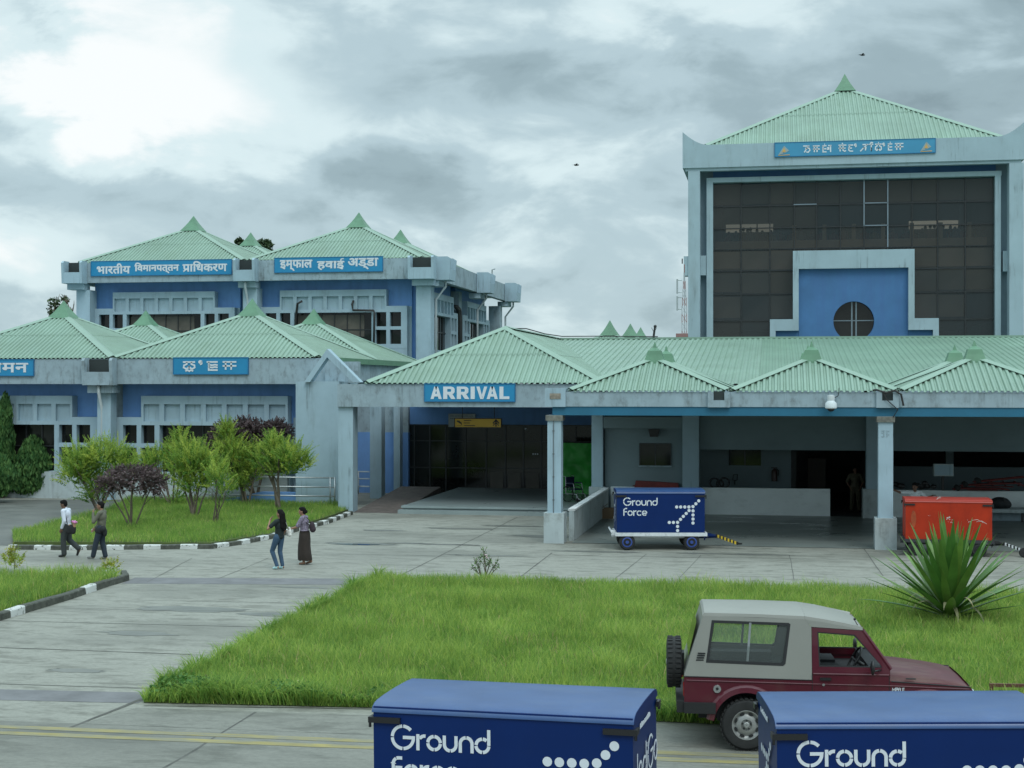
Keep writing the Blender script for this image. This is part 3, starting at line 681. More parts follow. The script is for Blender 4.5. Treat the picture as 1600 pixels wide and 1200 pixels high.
# ---------------------------------------------------------------- arrival hall with the long low roof
def arrival():
    Y = 53.2; p = PL(Y, 720); zt, zb = p.z(600), p.z(636); xl, xr = p.x(527), p.x(905)
    root = thing('arrival_hall', 'grey arrival hall with open porch, dark glazed front and long green sheet roof', 'building', (p.x(720), Y, 0))
    mb = MB(); mb.box(xl, p.x(912), Y, Y+.4, zb, zt); mb.box(p.x(912)-.35, p.x(912), Y+.4, 63, zb, zt-.05); mb.build('fascia', FACD, root)
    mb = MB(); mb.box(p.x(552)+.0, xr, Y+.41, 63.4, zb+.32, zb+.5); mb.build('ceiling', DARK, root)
    # front pier and porch columns
    mb = MB(); mb.box(xl, p.x(550), Y+.12, Y+.75, 0, zb-.003); mb.build('column', FAC, root)
    q = PL(59.8, 600)
    mb = MB(); mb.box(q.x(578), q.x(596), 59.8, 60.4, 0, zb+.3); mb.build('column', FAC, root)
    q2 = PL(62.4, 600); mb = MB(); mb.box(q2.x(615), q2.x(625), 62.4, 63.0, 0, zb+.3); mb.build('column', FAC, root)
    mb = MB(); mb.box(PL(61.5,600).x(553)-4, PL(61.5,600).x(615)+.3, 62.9, 63.2, 0, p.z(690)); mb.build('wall', BLUE, root)
    mb = MB(); mb.box(PL(61.5,600).x(553)-4, PL(61.5,600).x(615)+.3, 62.92, 63.18, p.z(690), zb+.4); mb.build('wall', FACD, root)
    g = PL(63.2, 720)
    # dark glazed front with doors
    mb = MB(); mb.rect(g, 622, 664, 940, 772, .06); wo = mb.build('glazed_front', GLD, root)
    fr = MB()
    for px in (622, 648, 672, 697, 728, 760, 790, 818, 846, 872, 900): fr.rect(g, px-1, 664, px+1, 772, -.004, .06)
    for py in (664, 689, 731, 770): fr.rect(g, 622, py-.8, 940, py+.8, -.005, .055)
    fr.build('frame', MULL, wo)
    for a, b in ((764, 788), (792, 816), (820, 844)):
        mb = MB(); mb.rect(g, a+2, 737, b-2, 768, -.006, .03); mb.build('door_panel', CURT, wo)
    mb = MB(); mb.rect(g, 600, 636, 945, 664, .3); mb.build('lintel', BLUE, root)
    mb = MB(); mb.rect(g, 820, 668, 823, 671, -.006, .06); mb.build('sticker', WHITE, wo)
    for k in (832, 835.5, 839):
        mb = MB(); mb.rect(PL(63.2,720), k, 707.2, k+2.2, 709.6, -.006, .012); mb.build('sticker', PIPEW, wo)
    # terrace with a nosing, and the brick ramp
    t = PL(Y, 740); x0, x1 = t.x(628), -6.45
    mb = MB(); mb.box(x0, x1, Y+.12, 63.2, 0, .27); mb.box(x0-.04, x1, Y+.02, Y+.6, .20, .275); mb.box(x0-.1, x1, Y-.25, Y+.12, 0, .14); mb.build('terrace', TERR, root)
    mb = MB(); xa, xb = p.x(553), x0-.12
    mb.add([(xa,Y-.1,.006),(xb,Y-.1,.006),(xb,Y+7,.5),(xa,Y+7,.5),(xa,Y+7,0),(xb,Y+7,0)], [(0,1,2,3),(1,5,2),(0,3,4),(3,2,5,4)]); mb.build('ramp', BRICK, root)
    # roofs
    a, b = p.x(572), p.x(945); w = (b-a)/2; cx = (a+b)/2; h = 2.2; T = math.hypot(w, h); z0 = zt+.03; yf = Y-.02; Lr = 19.0
    mb = MB()
    corr(mb, (a,yf,z0), (1,0,0), (0,w/T,h/T), b-a, lambda s: (-.05, T*min(s, b-a-s)/w))
    corr(mb, (a,yf+Lr,z0), (0,-1,0), (w/T,0,h/T), Lr, lambda s: (-.05, T*min(1, (Lr-s)/w)))
    corr(mb, (b,yf,z0), (0,1,0), (-w/T,0,h/T), Lr, lambda s: (-.05, T*min(1, s/w)), amp=.03)
    r = mb.build('roof', ROOF, root)
    hb = MB(); A = (cx, yf+w, z0+h)
    hip_cap(hb, (a,yf,z0), A, (1,0,0), (0,1,0), .22); hip_cap(hb, (b,yf,z0), A, (-1,0,0), (0,1,0), .22)
    hip_cap(hb, A, (cx, yf+Lr, z0+h), (1,0,-.3), (-1,0,-.3), .22); hb.build('ridge_cap', RIDGE, r)
    ye, yr, zr = 54.6, yf+Lr, z0+h-.02; ze = zt-.02; run = yr-ye; T2 = math.hypot(run, zr-ze); xe = 34.0
    mb = MB(); u = (0, run/T2, (zr-ze)/T2)
    xm = PL(66, 1200).x(1190)
    corr(mb, (cx-.5,ye,ze), (1,0,0), u, xm-cx+.5, lambda s: (0, T2), .25, .038)
    r2 = mb.build('roof', ROOF, root)
    mb = MB(); corr(mb, (xm,ye,ze+.01), (1,0,0), u, xe-xm, lambda s: (0, T2), .25, .034); mb.build('roof', ROOFO, root)
    mb = MB(); mb.box(cx, xe, yr-.25, yr+.3, zr-.0, zr+.09); mb.build('ridge_cap', RIDGE, r2)
    mb = MB(); corr(mb, (xe,yr+6,ze), (-1,0,0), (0,-6/math.hypot(6,zr-ze),(zr-ze)/math.hypot(6,zr-ze)), xe-cx, lambda s: (0, math.hypot(6,zr-ze)), .25, .05); mb.build('roof', ROOFO, root)
    mb = MB(); mb.box(p.x(912)+.02, xe, 54.2, 54.6, zb+.1, zt-.06); mb.build('fascia', FACD, root)
    mb = MB(); mb.box(p.x(552), p.x(912)-.3, 63.55, 77.9, 0, zb+.4); mb.build('wall', FACD, root)
    mb = MB(); pts = [A, (cx+.1, 62, z0+h+.16), (cx+.15, 67, z0+h+.10), (cx+.2, yr, z0+h+.15), (cx+2, yr-.2, zr+.16), (cx+5, yr-.3, zr+.12)]; mb.tube(pts, .025, 5); mb.build('cable', PIPEB, root)
    return root
hall = arrival()

# ---------------------------------------------------------------- baggage canopy
def canopy():
    Y = 44.0; p = PL(Y, 1200); zt, zm, zb = p.z(613), p.z(636), p.z(650)
    root = thing('baggage_canopy', 'open baggage canopy with teal edge beam, square columns and small green pyramid roofs', 'canopy', (p.x(1200), Y, 0))
    x0 = p.x(860); x1 = 14.5
    mb = MB(); mb.box(x0+.14, x1, Y, Y+.3, zm, zt); mb.box(x0+.14, x0+.44, Y+.3, 54.2, zm, zt); mb.build('fascia', FACD, root)
    mb = MB(); mb.box(p.x(852), p.x(884), Y-.06, Y+.5, zm-.01, zt+.12); mb.build('corner_block', FAC, root)
    for px in (1124, 1387):
        mb = MB(); a, b, c, d = p.x(px-18), p.x(px-9), p.x(px+8), p.x(px+17)
        mb.box(a, b, Y-.1, Y, zm-.01, zt-.002); mb.box(c, d, Y-.1, Y, zm-.01, zt-.002); mb.box(b, c, Y-.1, Y, zm-.01, zm+.2); g = mb.build('gutter_box', FACD, root)
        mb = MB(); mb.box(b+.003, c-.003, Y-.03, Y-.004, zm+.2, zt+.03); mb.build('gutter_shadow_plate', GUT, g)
    mb = MB(); mb.rect(PL(Y-.07,1200), 859, 615, 876, 624, 0, .004); mb.build('broken_plaster_patch', mat('bare broken plaster', (.25,.22,.18), .9, var=.5, vs=7, bump=.6, bs=20), root)
    mb = MB(); mb.box(p.x(863), x1, Y+.03, Y+.28, zb, zm-.003); mb.box(p.x(863)+.0, p.x(863)+.22, Y+.28, 54, zb, zm-.003); mb.build('edge_beam', TEAL, root)
    mb = MB(); mb.box(x0+.45, x1, Y+.31, 56, zm+.02, zm+.2); mb.build('ceiling', WALLG, root)
    mb = MB()
    for py_ in (47.2, 50.6): mb.box(x0+.45, x1, py_, py_+.25, zb+.05, zm+.02)
    mb.build('ceiling_beam', WALLG, root)
    # columns with plinths
    def column(px, yc, w, pw, hp, zc, capital=True):
        q = PL(yc, px); cx = q.x(px); mb = MB(); mb.box(cx-w/2, cx+w/2, yc, yc+w, hp, zc); c = mb.build('column', FAC, root)
        mb = MB(); mb.box(cx-pw/2, cx+pw/2, yc-(pw-w)/2, yc+w+(pw-w)/2, 0, hp+.002); mb.build('plinth', PLIN, c)
        if capital:
            mb = MB(); mb.box(cx-w/2-.05, cx+w/2+.05, yc-.05, yc+w+.05, zc-.17, zc-.002); mb.build('capital', GRIM, c)
        return c, cx
    GRIM = mat('peeling mouldy capital', (.16,.16,.14), .9, var=.4, vs=6, bump=.5, bs=20)
    for px in (866, 1384, 1905):
        c, cx = column(px, Y+.02, .42, .62, .92, zb+.002)
        if px == 866:
            mb = MB(); mb.tube([(cx-.02, Y-.004, 0), (cx-.02, Y-.004, zb)], .013, 6)
            for k in range(5): mb.box(cx-.045, cx+.005, Y-.025, Y+.02, .6+k*.7, .64+k*.7)
            mb.build('conduit', mat('grey conduit', (.12,.14,.15), .6), c)
        if px == 1384:
            mb = MB()
            for k in range(2):
                for j in range(4):
                    for i in range(2):
                        if RNG.random() < .75: mb.box(cx-.12+k*.14+i*.05, cx-.09+k*.14+i*.05, Y+.008, Y+.019, 3.3+j*.055, 3.325+j*.055)
            mb.build('faded_number', FACD, c)
    column(933, 54.3, .42, .6, 1.0, zb+.1, False); column(1079, 54.2, .60, .62, .3, zb+.3, False)
    column(952, 55.6, .3, .32, .2, zb+.1, False)
    column(1366, 54.2, .55, .8, 1.05, zb+.3, False)
    # low side wall
    mb = MB(); xw = PL(Y, 866).x(884); mb.box(xw-.0, xw+.16, Y+.7, 54.2, 0, .93); w = mb.build('side_wall', PLIN, root)
    mb = MB(); mb.box(xw-.03, xw+.19, Y+.7, 54.2, .932, .99); mb.build('coping', mat('chalky white coping', (.72,.75,.75), .8, var=.12, vs=3, grime=.4), w)
    # back wall: lintel, low counter wall, recessed wall, doorway
    b = PL(54.6, 1200)
    mb = MB(); mb.box(b.x(945), b.x(1066), 54.6, 54.9, 0, zb+.4); mb.rect(PL(54.55,1200), 944, 652, 1068, 670, .04, .25); mb.build('wall', WALLG, root)
    q = PL(54.6, 1020); mb = MB(); mb.rect(q, 1000, 693, 1048, 727, -.001, .03); wo = mb.build('window', GLD, root)
    fr = MB(); fr.rect(q, 1000, 692.5, 1049, 694, -.031, .05); fr.rect(q, 1023, 694, 1025, 727, -.031, .05); fr.rect(q, 999, 692.5, 1000.5, 728, -.0315, .052); fr.rect(q, 1047.5, 694, 1049, 728, -.0315, .052); fr.build('frame', MULL, wo)
    mb = MB(); mb.rect(q, 998, 727.5, 1050, 729.5, -.001, .07); mb.build('sill', FACD, wo)
    mb = MB(); mb.box(b.x(1093), x1, 54.6, 54.9, b.z(703), zb+.4); mb.build('lintel', WALLG, root)
    mb = MB(); mb.rect(b, 1092, 763, 1297, 806, .22); mb.rect(b, 1356, 763, 1700, 806, .22); mb.rect(b, 955, 763, 1066, 806, -.004, .2); mb.build('counter_wall', COUNT, root)
    s = PL(57.4, 1150); mb = MB(); mb.rect(s, 1066, 690, 1236, 815, .25); mb.build('wall', WALLG, root)
    mb = MB(); mb.rect(s, 1139, 701, 1189, 727, -.001, .03); wo = mb.build('window', GLD, root)
    mb = MB(); mb.rect(s, 1163, 701, 1165, 727, -.031, .05); mb.build('frame', MULL, wo)
    s2 = PL(60.5, 1450); mb = MB(); mb.rect(s2, 1360, 729, 1690, 775, .25); mb.rect(s2, 1478, 700, 1490, 729, .25); mb.build('wall', WALLG, root)
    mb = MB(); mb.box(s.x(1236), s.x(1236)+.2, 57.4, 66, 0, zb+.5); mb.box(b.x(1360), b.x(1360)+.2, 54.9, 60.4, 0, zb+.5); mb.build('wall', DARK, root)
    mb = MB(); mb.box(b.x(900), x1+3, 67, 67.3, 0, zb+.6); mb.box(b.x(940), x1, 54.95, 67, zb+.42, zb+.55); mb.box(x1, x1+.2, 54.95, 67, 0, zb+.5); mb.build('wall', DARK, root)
    mb = MB(); mb.rect(PL(59,1280), 1262, 716, 1290, 790, .5); mb.build('cupboard', mat('dim brown cupboard', (.06,.05,.04), .7), root)
    # roofs
    px0 = p.x(888); W = 4.88
    for r_ in range(2):
        for c in range(4 if r_ == 0 else 4):
            a = px0+c*W+.02
            pyramid(root, a, a+W-.06, Y+.02+r_*4.95, Y+.02+r_*4.95+4.86, zt+.03, 1.0 if True else 0, .62, .62, blunt=True, period=.17, w=.16)
    mb = MB(); mb.box(x0+.5, x1, Y+.32, 54.4, zt-.22, zt-.12); mb.build('roof_slab', FACD, root)
    # loose cables over the gutter
    mb = MB(); q = PL(Y-.16, 1390)
    mb.tube([(q.x(1352), Y+.2, q.z(612)), (q.x(1370), Y-.05, q.z(609)), (q.x(1385), Y-.14, q.z(614)), (q.x(1398), Y-.14, q.z(610)), (q.x(1408), Y-.14, q.z(616)), (q.x(1412), Y-.1, q.z(634))], .03, 6)
    mb.tube([(q.x(1380), Y-.12, q.z(614)), (q.x(1386), Y-.16, q.z(625)), (q.x(1403), Y-.13, q.z(640)), (q.x(1396), Y-.05, q.z(652))], .015, 6); mb.build('cable', PIPEB, root)
    return root
can = canopy()
sheet('canopy_floor', [(PL(44,866).x(884)+.17,44.1),(14.4,44.1),(14.4,54.6),(PL(44,866).x(884)+.17,54.6)], .012, FLOOR)
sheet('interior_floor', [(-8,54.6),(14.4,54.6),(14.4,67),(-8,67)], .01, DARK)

# ---------------------------------------------------------------- tower block on the right
RECM = mat('grey blue recess paint', (.17,.235,.28), .75, var=.1, vs=1, grime=.3, gcol=(.08,.11,.13))
BLIND = mat('brown woven blind', (.24,.20,.165), .85, var=.18, vs=.6)
BLIND2 = mat('dark brown woven blind', (.12,.105,.09), .85, var=.18, vs=.6)
def tower():
    Y = 78.0; p = PL(Y, 1330); zt, zb = p.z(219.8), p.z(255.9); zp = zt+p.z(600)*0+.75
    xl, xr = p.x(1066.5), p.x(1601); xc = (p.x(1100.6)+p.x(1570))/2
    root = thing('tower_block', 'tall grey tower block with bronze glass wall, blue centre panel and green pyramid roof', 'building', (xc, Y, 0))
    D = 18.0
    for (a, b, ax) in ((xl, xr, 'y'),):
        n = 8; tl = [(a + 1.3*i/n, zt+.72*(1-i/n)**1.7) for i in range(n+1)]; tr = [(b - 1.3*i/n, zt+.72*(1-i/n)**1.7) for i in range(n, -1, -1)]
        mb = MB()
        for o in (0, D-.5):
            pts = [(a+.12, zb-.22)] if False else []
            pts = [(a, zb)] + [(b, zb)] + tr[::-1] + tl[::-1]
            mb.prism(pts, 'y', Y+o, Y+o+.5)
        for (xa, xb) in ((a, a+.5), (b-.5, b)): mb.box(xa, xb, Y+.5, Y+D-.5, zb+.003, zt)
        mb.box(a+.14, b-.14, Y+.1, Y+.48, zb-.16, zb-.002)
        mb.build('parapet_beam', FACT, root)
    mb = MB(); mb.box(xl+.5, xr-.5, Y+.5, Y+D-.5, zb+.02, zb+.25); mb.build('soffit', FACD, root)
    for (a, b) in ((1075, 1093.5), (1577.5, 1600)):
        mb = MB(); mb.box(p.x(a), p.x(b), Y+.08, Y+.9, 0, zb-.165); mb.build('column', FACT, root)
    mb = MB(); mb.box(p.x(1068), p.x(1075)-.003, Y+.15, Y+1.0, p.z(427), p.z(396)); mb.build('slab_end', FACT, root)
    w = PL(Y+1.2, 1330); f = PL(Y+.7, 1330)
    # body: hollow so that the gallery can be seen through the tinted glass
    for a, b in ((1093,1114),(1556,1580)): mb = MB(); mb.box(w.x(a), w.x(b), Y+1.2, Y+D-1, 0, zb+.01); mb.build('side_wall', RECM, root)
    mb = MB(); mb.rect(w, 1093.5, 397, 1104, 428, .0, .45); mb.rect(w, 1565, 397, 1578, 428, .0, .45); mb.build('link_slab', FACT, root)
    mb = MB(); mb.rect(w, 1114.2, 250, 1555.8, 283, .3); mb.build('wall', BLUET, root)
    mb = MB(); mb.rect(f, 1104, 272.5, 1565, 279.9, .6); mb.rect(f, 1104, 279.9, 1114, 640, .6); mb.rect(f, 1555, 279.9, 1564, 640, .6); mb.build('glazing_surround', FACT, root)
    g = PL(Y+1.15, 1330)
    vs = [1158, 1203, 1241, 1276, 1313, 1350, 1387, 1425, 1465, 1508]; hs = [319, 354, 387, 421, 458, 500]
    mb = MB(); xx, zz = [g.x(v) for v in [1112]+vs+[1558]], [g.z(v) for v in [279]+hs]+[0]
    for i in range(len(xx)-1):
        for k in range(len(zz)-1): mb.add([(xx[i],g.Y+RNG.uniform(-.012,.012),zz[k+1]),(xx[i+1],g.Y+RNG.uniform(-.012,.012),zz[k+1]),(xx[i+1],g.Y+RNG.uniform(-.012,.012),zz[k]),(xx[i],g.Y+RNG.uniform(-.012,.012),zz[k])], [(0,1,2,3)], int(RNG.random() < .3))
    cw = mb.build('curtain_wall', [GLB, GLB2], root)
    mb = MB()
    for x in vs: mb.rect(g, x-.9, 279, x+.9, 640, -.003, .06)
    for y in hs: mb.rect(g, 1112, y-.9, 1558, y+.9, -.004, .055)
    mb.build('mullion', MULL, cw)
    mb = MB()
    for x, a, b in ((1350, 280, 354), (1387, 280, 387)): mb.rect(g, x-1, a, x+1, b, -.061, .075)
    for y, a, b in ((318, 1350, 1387), (353, 1350, 1387)): mb.rect(g, a, y-.8, b, y+.8, -.061, .075)
    mb.build('mullion', MULB, cw)
    mb = MB(); mb.rect(g, 1240, 317.2, 1276, 318.8, -.061, .075); mb.build('mullion', MULB, cw)
    bl = PL(Y+1.45, 1330); xsb = [1112]+vs+[1558]
    for i in range(len(xsb)-1):
        for k, (ya, yb2, m_) in enumerate(((389,420,BLIND),(422,457,BLIND2),(283,318,BLIND2),(460,498,BLIND2))):
            if k == 3 and i % 3 == 1: continue
            mb = MB(); mb.rect(bl, xsb[i]+1.5, ya+RNG.uniform(0,2.5), xsb[i+1]-1.5, yb2-RNG.uniform(0,3), .02); mb.build('blind', m_, cw)
    # visitors gallery behind the glass
    h = PL(Y+4.5, 1330)
    mb = MB(); mb.rect(h, 1110, 374, 1562, 386, .3); mb.box(h.x(1105), h.x(1565), Y+4.81, Y+D-1.2, h.z(401), h.z(398))
    for x in (1241, 1288, 1334, 1380, 1425, 1470, 1515): mb.rect(h, x-3, 350, x+3, 374, .28)
    mb.build('gallery_parapet', mat('gallery parapet', (.75,.60,.47), .8), root)
    back = PL(Y+D-1.5, 1330); zc = zb
    mb = MB()    # back wall with daylight slots
    mb.rect(back, 1085, 255, 1575, 346.5, .3); mb.rect(back, 1085, 360, 1575, 640, .3)
    for a, b in ((1085, 1134), (1208, 1300), (1300, 1420)): mb.rect(back, a, 346.5, b, 360, .3)
    for a in (1157, 1183, 1465, 1500): mb.rect(back, a-1, 346.5, a+1, 360, .3)
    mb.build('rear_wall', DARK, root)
    mb = MB(); mb.add([(back.x(1110),Y+D-1.3,back.z(362)),(back.x(1560),Y+D-1.3,back.z(362)),(back.x(1560),Y+D-1.3,back.z(344)),(back.x(1110),Y+D-1.3,back.z(344))], [(0,1,2,3)]); mb.build('rear_pane', glass_mat('brown daylight dimming glass', (.55,.47,.40), .9), root)  # tinted pane added behind the slots to dim the daylight through them
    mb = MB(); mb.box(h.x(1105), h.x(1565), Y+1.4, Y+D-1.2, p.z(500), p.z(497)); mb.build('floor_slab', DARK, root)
    # centre panel: blue wall in a stepped grey frame with the round window
    c = PL(Y+.35, 1330); mb = MB()
    mb.rect(c, 1239, 390.5, 1429, 419, .75); mb.rect(c, 1239, 419, 1248, 498, .75); mb.rect(c, 1419.5, 419, 1429, 498, .75)
    mb.rect(c, 1203, 498, 1248, 516, .75); mb.rect(c, 1419.5, 498, 1467, 516, .75); mb.rect(c, 1203, 516, 1212, 640, .75); mb.rect(c, 1458, 516, 1467, 640, .75)
    mb.build('stepped_frame', FACT, root)
    c2 = PL(Y+.65, 1330); cx, cz, R_ = c2.x(1334), c2.z(502), c2.x(1366)-c2.x(1334)
    X0, X1, Z0, Z1 = c2.x(1248)-.02, c2.x(1419.5)+.02, 0, c2.z(419)+.02; n = 64; vs_, fs_ = [], []
    for k in range(n):
        th = 2*math.pi*k/n; dx, dz = math.cos(th), math.sin(th); vs_.append((cx+R_*dx, Y+.65, cz+R_*dz))
    for k in range(n):
        th = 2*math.pi*k/n; dx, dz = math.cos(th), math.sin(th); t = 1e9
        if dx > 1e-6: t = min(t, (X1-cx)/dx)
        if dx < -1e-6: t = min(t, (X0-cx)/dx)
        if dz > 1e-6: t = min(t, (Z1-cz)/dz)
        if dz < -1e-6: t = min(t, (cz-R_*2.2-cz)/dz)
        vs_.append((cx+t*dx, Y+.65, cz+t*dz))
    for k in range(n): vs_.append((vs_[k][0], Y+1.05, vs_[k][2]))
    for k in range(n): q = (k+1) % n; fs_ += [(k, n+k, n+q, q), (k, q, 2*n+q, 2*n+k)]
    for (sx, sz) in ((X0,Z1),(X1,Z1),(X1,cz-R_*2.2),(X0,cz-R_*2.2)):   # fill the four corners
        ang = math.atan2(sz-cz, sx-cx) % (2*math.pi); k = int(ang/(2*math.pi/n)); vs_.append((sx, Y+.65, sz)); fs_.append((n+k, len(vs_)-1, n+(k+1) % n))
    mb = MB(); mb.add(vs_, fs_); mb.box(c2.x(1212), c2.x(1458), Y+.66, Y+1.0, 0, c2.z(516)) if False else None
    mb.rect(c2, 1212, 516, 1248, 640, .3); mb.rect(c2, 1419.5, 516, 1458, 640, .3)
    bp = mb.build('centre_panel', BLUET, root)
    mb = MB(); mb.lathe([(R_+.01, 0), (R_+.01, .03)], 48, 'y', (cx, Y+.98, cz)); rw = mb.build('round_window', GLD, root)
    mb = MB(); mb.box(cx-.12, cx-.05, Y+.92, Y+.975, cz-R_, cz+R_); mb.box(cx+.1, cx+.17, Y+.92, Y+.975, cz-R_, cz+R_); mb.box(cx-R_, cx+R_, Y+.925, Y+.97, cz+.02, cz+.07); mb.build('frame', MULB, rw)
    pyramid(root, p.x(1100.6), p.x(1570), Y+.5, Y+.5+(p.x(1570)-p.x(1100.6))*.98, zt+.02, 4.25, 1.1, 1.0, m=ROOF, period=.24, w=.24)
    return root
tow = tower()
# pavilion roofs far behind the ridge
pv = thing('distant_pavilion', 'three small green pyramid roofs with pointed finials peeping over the long roof ridge', 'building', (P(960,600,100).x, 100, 0))
for (px, py, Y, w) in ((953, 520, 100, 7), (985, 523, 112, 7), (1001, 527, 124, 7)):
    a = P(px, py, Y); pyramid(pv, a.x-w/2, a.x+w/2, Y-w/2, Y+w/2, a.z-1.6, 1.6, 1.2, 1.0)
    mb = MB(); mb.box(a.x-w/2+.3, a.x+w/2-.3, Y-w/2+.3, Y+w/2-.3, 0, a.z-1.62); mb.build('wall', FACD, pv)
# ---------------------------------------------------------------- lettering
def arc(cx, cy, r, a0, a1, n=10, ry=None):
    ry = ry or r
    return [(cx+r*math.cos(rad(a0+(a1-a0)*i/n)), cy+ry*math.sin(rad(a0+(a1-a0)*i/n))) for i in range(n+1)]
GLY = {   # stencil round letters: (paths, advance)
 'G': ([arc(.5,.5,.46,42,87), arc(.5,.5,.46,93,177), arc(.5,.5,.46,183,267), arc(.5,.5,.46,273,350)+[(.96,.5),(.5,.5)]], 1.08),
 'r': ([[(.07,0),(.07,.66)], arc(.36,.36,.24,150,80)], .44),
 'o': ([arc(.33,.33,.27,a+4,a+86,6) for a in (0,90,180,270)], .70),
 'u': ([[(.07,.66),(.07,.32)]+arc(.32,.30,.25,180,266,6), arc(.32,.30,.25,274,360,6)+[(.57,.66)]], .68),
 'n': ([[(.07,0),(.07,.36)]+arc(.32,.37,.25,180,94,6), arc(.32,.37,.25,86,0,6)+[(.57,0)]], .68),
 'd': ([arc(.33,.33,.27,94,176,6), arc(.33,.33,.27,184,266,6), arc(.33,.33,.27,274,356,6), arc(.33,.33,.27,86,50,4), [(.60,.34),(.60,.98)]], .70),
 'F': ([[(.07,0),(.07,.66)]+arc(.31,.66,.24,180,120,5), arc(.31,.66,.24,112,88,3)+[(.46,.9)], [(.16,.5),(.46,.5)]], .52),
 'c': ([arc(.33,.33,.27,40,86,5), arc(.33,.33,.27,94,176,6), arc(.33,.33,.27,184,266,6), arc(.33,.33,.27,274,320,5)], .64),
 'e': ([arc(.33,.33,.27,0,86,6), arc(.33,.33,.27,94,176,6), arc(.33,.33,.27,184,266,6), arc(.33,.33,.27,274,318,5), [(.12,.31),(.60,.31)]], .70),
 'I': ([[(.08,0),(.08,.95)]], .24), 'i': ([[(.07,0),(.07,.66)], [(.07,.78),(.07,.9)]], .22), 't': ([[(.1,0),(.1,.85)],[(0,.6),(.25,.6)]], .32), 's': ([[(.35,.55),(.1,.55),(.1,.33),(.35,.33),(.35,.08),(.05,.08)]], .46),
 'M': ([[(0,0),(0,.9),(.35,.3),(.7,.9),(.7,0)]], .9), 'P': ([[(0,0),(0,.9),(.4,.9),(.4,.45),(0,.45)]], .56), 'E': ([[(.45,0),(0,0),(0,.9),(.45,.9)],[(0,.45),(.4,.45)]], .6), 'f': ([[(.4,.9),(0,.9),(0,0)],[(0,.45),(.35,.45)]], .52), ' ': ([], .4),
 # letters of the local script, drawn as strokes
 '1': ([[(.75,.95),(.0,.95)], [(.62,.95),(.12,.05)], [(.22,.62),(.72,.62),(.80,.35),(.62,.08),(.35,.10)]], 1.0),
 '2': ([[(0,.92),(1.0,.92)], [(.22,.92),(.22,.05)], [(.62,.92),(.62,.05)], [(0,.48),(1.0,.48)]], 1.12),
 '3': ([[(.8,.9),(.08,.9)], [(.2,.9),(.2,.06),(.8,.06)], [(.2,.48),(.78,.48)], [(.42,1.12),(.54,1.12)]], .98),
 '4': ([[(0,.62),(.3,.62),(.3,.42),(.0,.42)], [(.2,.92),(.75,.92)], [(.6,.92),(.6,.0)]], .95),
 '5': ([[(0,.92),(.95,.92)], [(.2,.92),(.2,.05)], [(.55,.92),(.55,.2),(.75,.05),(.9,.18)], [(0,.5),(.85,.5)], [(.4,1.15),(.55,1.15)]], 1.08),
 '6': ([[(.8,.9),(.05,.9)], [(.3,.9),(.12,.5),(.12,.2),(.3,.06),(.8,.06)], [(.12,.48),(.6,.48)]], .9),
 "'": ([arc(.12,.92,.11,0,330,8)+[(.22,.74),(.1,.62)]], .42),
 '7': ([[(.9,.92),(.25,.92)], [(.75,.92),(.0,.0)], [(.35,.45),(.62,.5),(.55,.1)]], .98),
 '8': ([[(0,.92),(.5,.92)], [(.25,.92),(.25,.0)]+[(.25,.5)], arc(.3,1.02,.16,200,20,6)], .55),
 '9': ([[(0,.92),(.95,.92)], [(.3,.92),(.3,.68),(.08,.55),(.06,.22),(.25,.06),(.45,.22),(.48,.45)], [(.48,.45),(.52,.22),(.72,.06),(.92,.22),(.90,.55),(.66,.68),(.66,.92)], [(.45,1.14),(.56,1.14)]], 1.1),
 '0': ([[(0,.92),(.95,.92)], [(.3,.92),(.3,.68),(.08,.55),(.06,.30),(.25,.14),(.45,.30),(.48,.5)], [(.48,.5),(.52,.30),(.72,.14),(.92,.30),(.90,.55),(.66,.68),(.66,.92)], [(.2,-.1),(.34,.02),(.5,-.1),(.64,.02),(.8,-.1)]], 1.1),
 'W': ([[(.85,.92),(.05,.92)], [(.2,.92),(.2,.02),(.85,.02)], [(.2,.62),(.45,.55),(.65,.62),(.85,.56)], [(.2,.36),(.45,.29),(.65,.36),(.85,.30)]], 1.02)}
def twidth(s): return sum(GLY[c][1] for c in s)
def strokes(mb, s, O, ux, uz, nrm, size, wt=.13, th=.008, mi=0, fit=None):
    O, ux, uz = Vector(O), Vector(ux), Vector(uz); x = 0; sx = size if fit is None else fit/twidth(s)
    for ch in s:
        ps, adv = GLY[ch]
        for p in ps:
            q = [((x+a)*sx/size, b) for a, b in p]
            mb.stroke(q, wt, O, ux*size, uz*size, nrm, th, mi)
        x += adv
def font_text(mb, s, O, ux, uz, nrm, width, height, off=.011, mi=0):
    cu = bpy.data.curves.new('t', 'FONT'); cu.body = s; cu.size = 1; cu.offset = off; cu.resolution_u = 3
    o = bpy.data.objects.new('t', cu); col.objects.link(o)
    bpy.context.view_layer.update(); dg = bpy.context.evaluated_depsgraph_get()
    me = bpy.data.meshes.new_from_object(o.evaluated_get(dg)); bpy.data.objects.remove(o)
    vs = [v.co.copy() for v in me.vertices]; fs = [tuple(p.vertices) for p in me.polygons]
    x0, x1 = min(v.x for v in vs), max(v.x for v in vs); y0, y1 = min(v.y for v in vs), max(v.y for v in vs)
    O, ux, uz, nrm = Vector(O), Vector(ux), Vector(uz), Vector(nrm)
    for k, (dx, dz) in enumerate(((0,0),(.055,.0),(.028,.045))): mb.add([O+ux*((v.x-x0)/(x1-x0)*width+dx*height)+uz*((v.y-y0)/(y1-y0)*height*.96+dz*height)+nrm*(.008+.002*k) for v in vs], fs, mi)
    bpy.data.meshes.remove(me)
UX, UZ, NF = (1,0,0), (0,0,1), (0,-1,0)
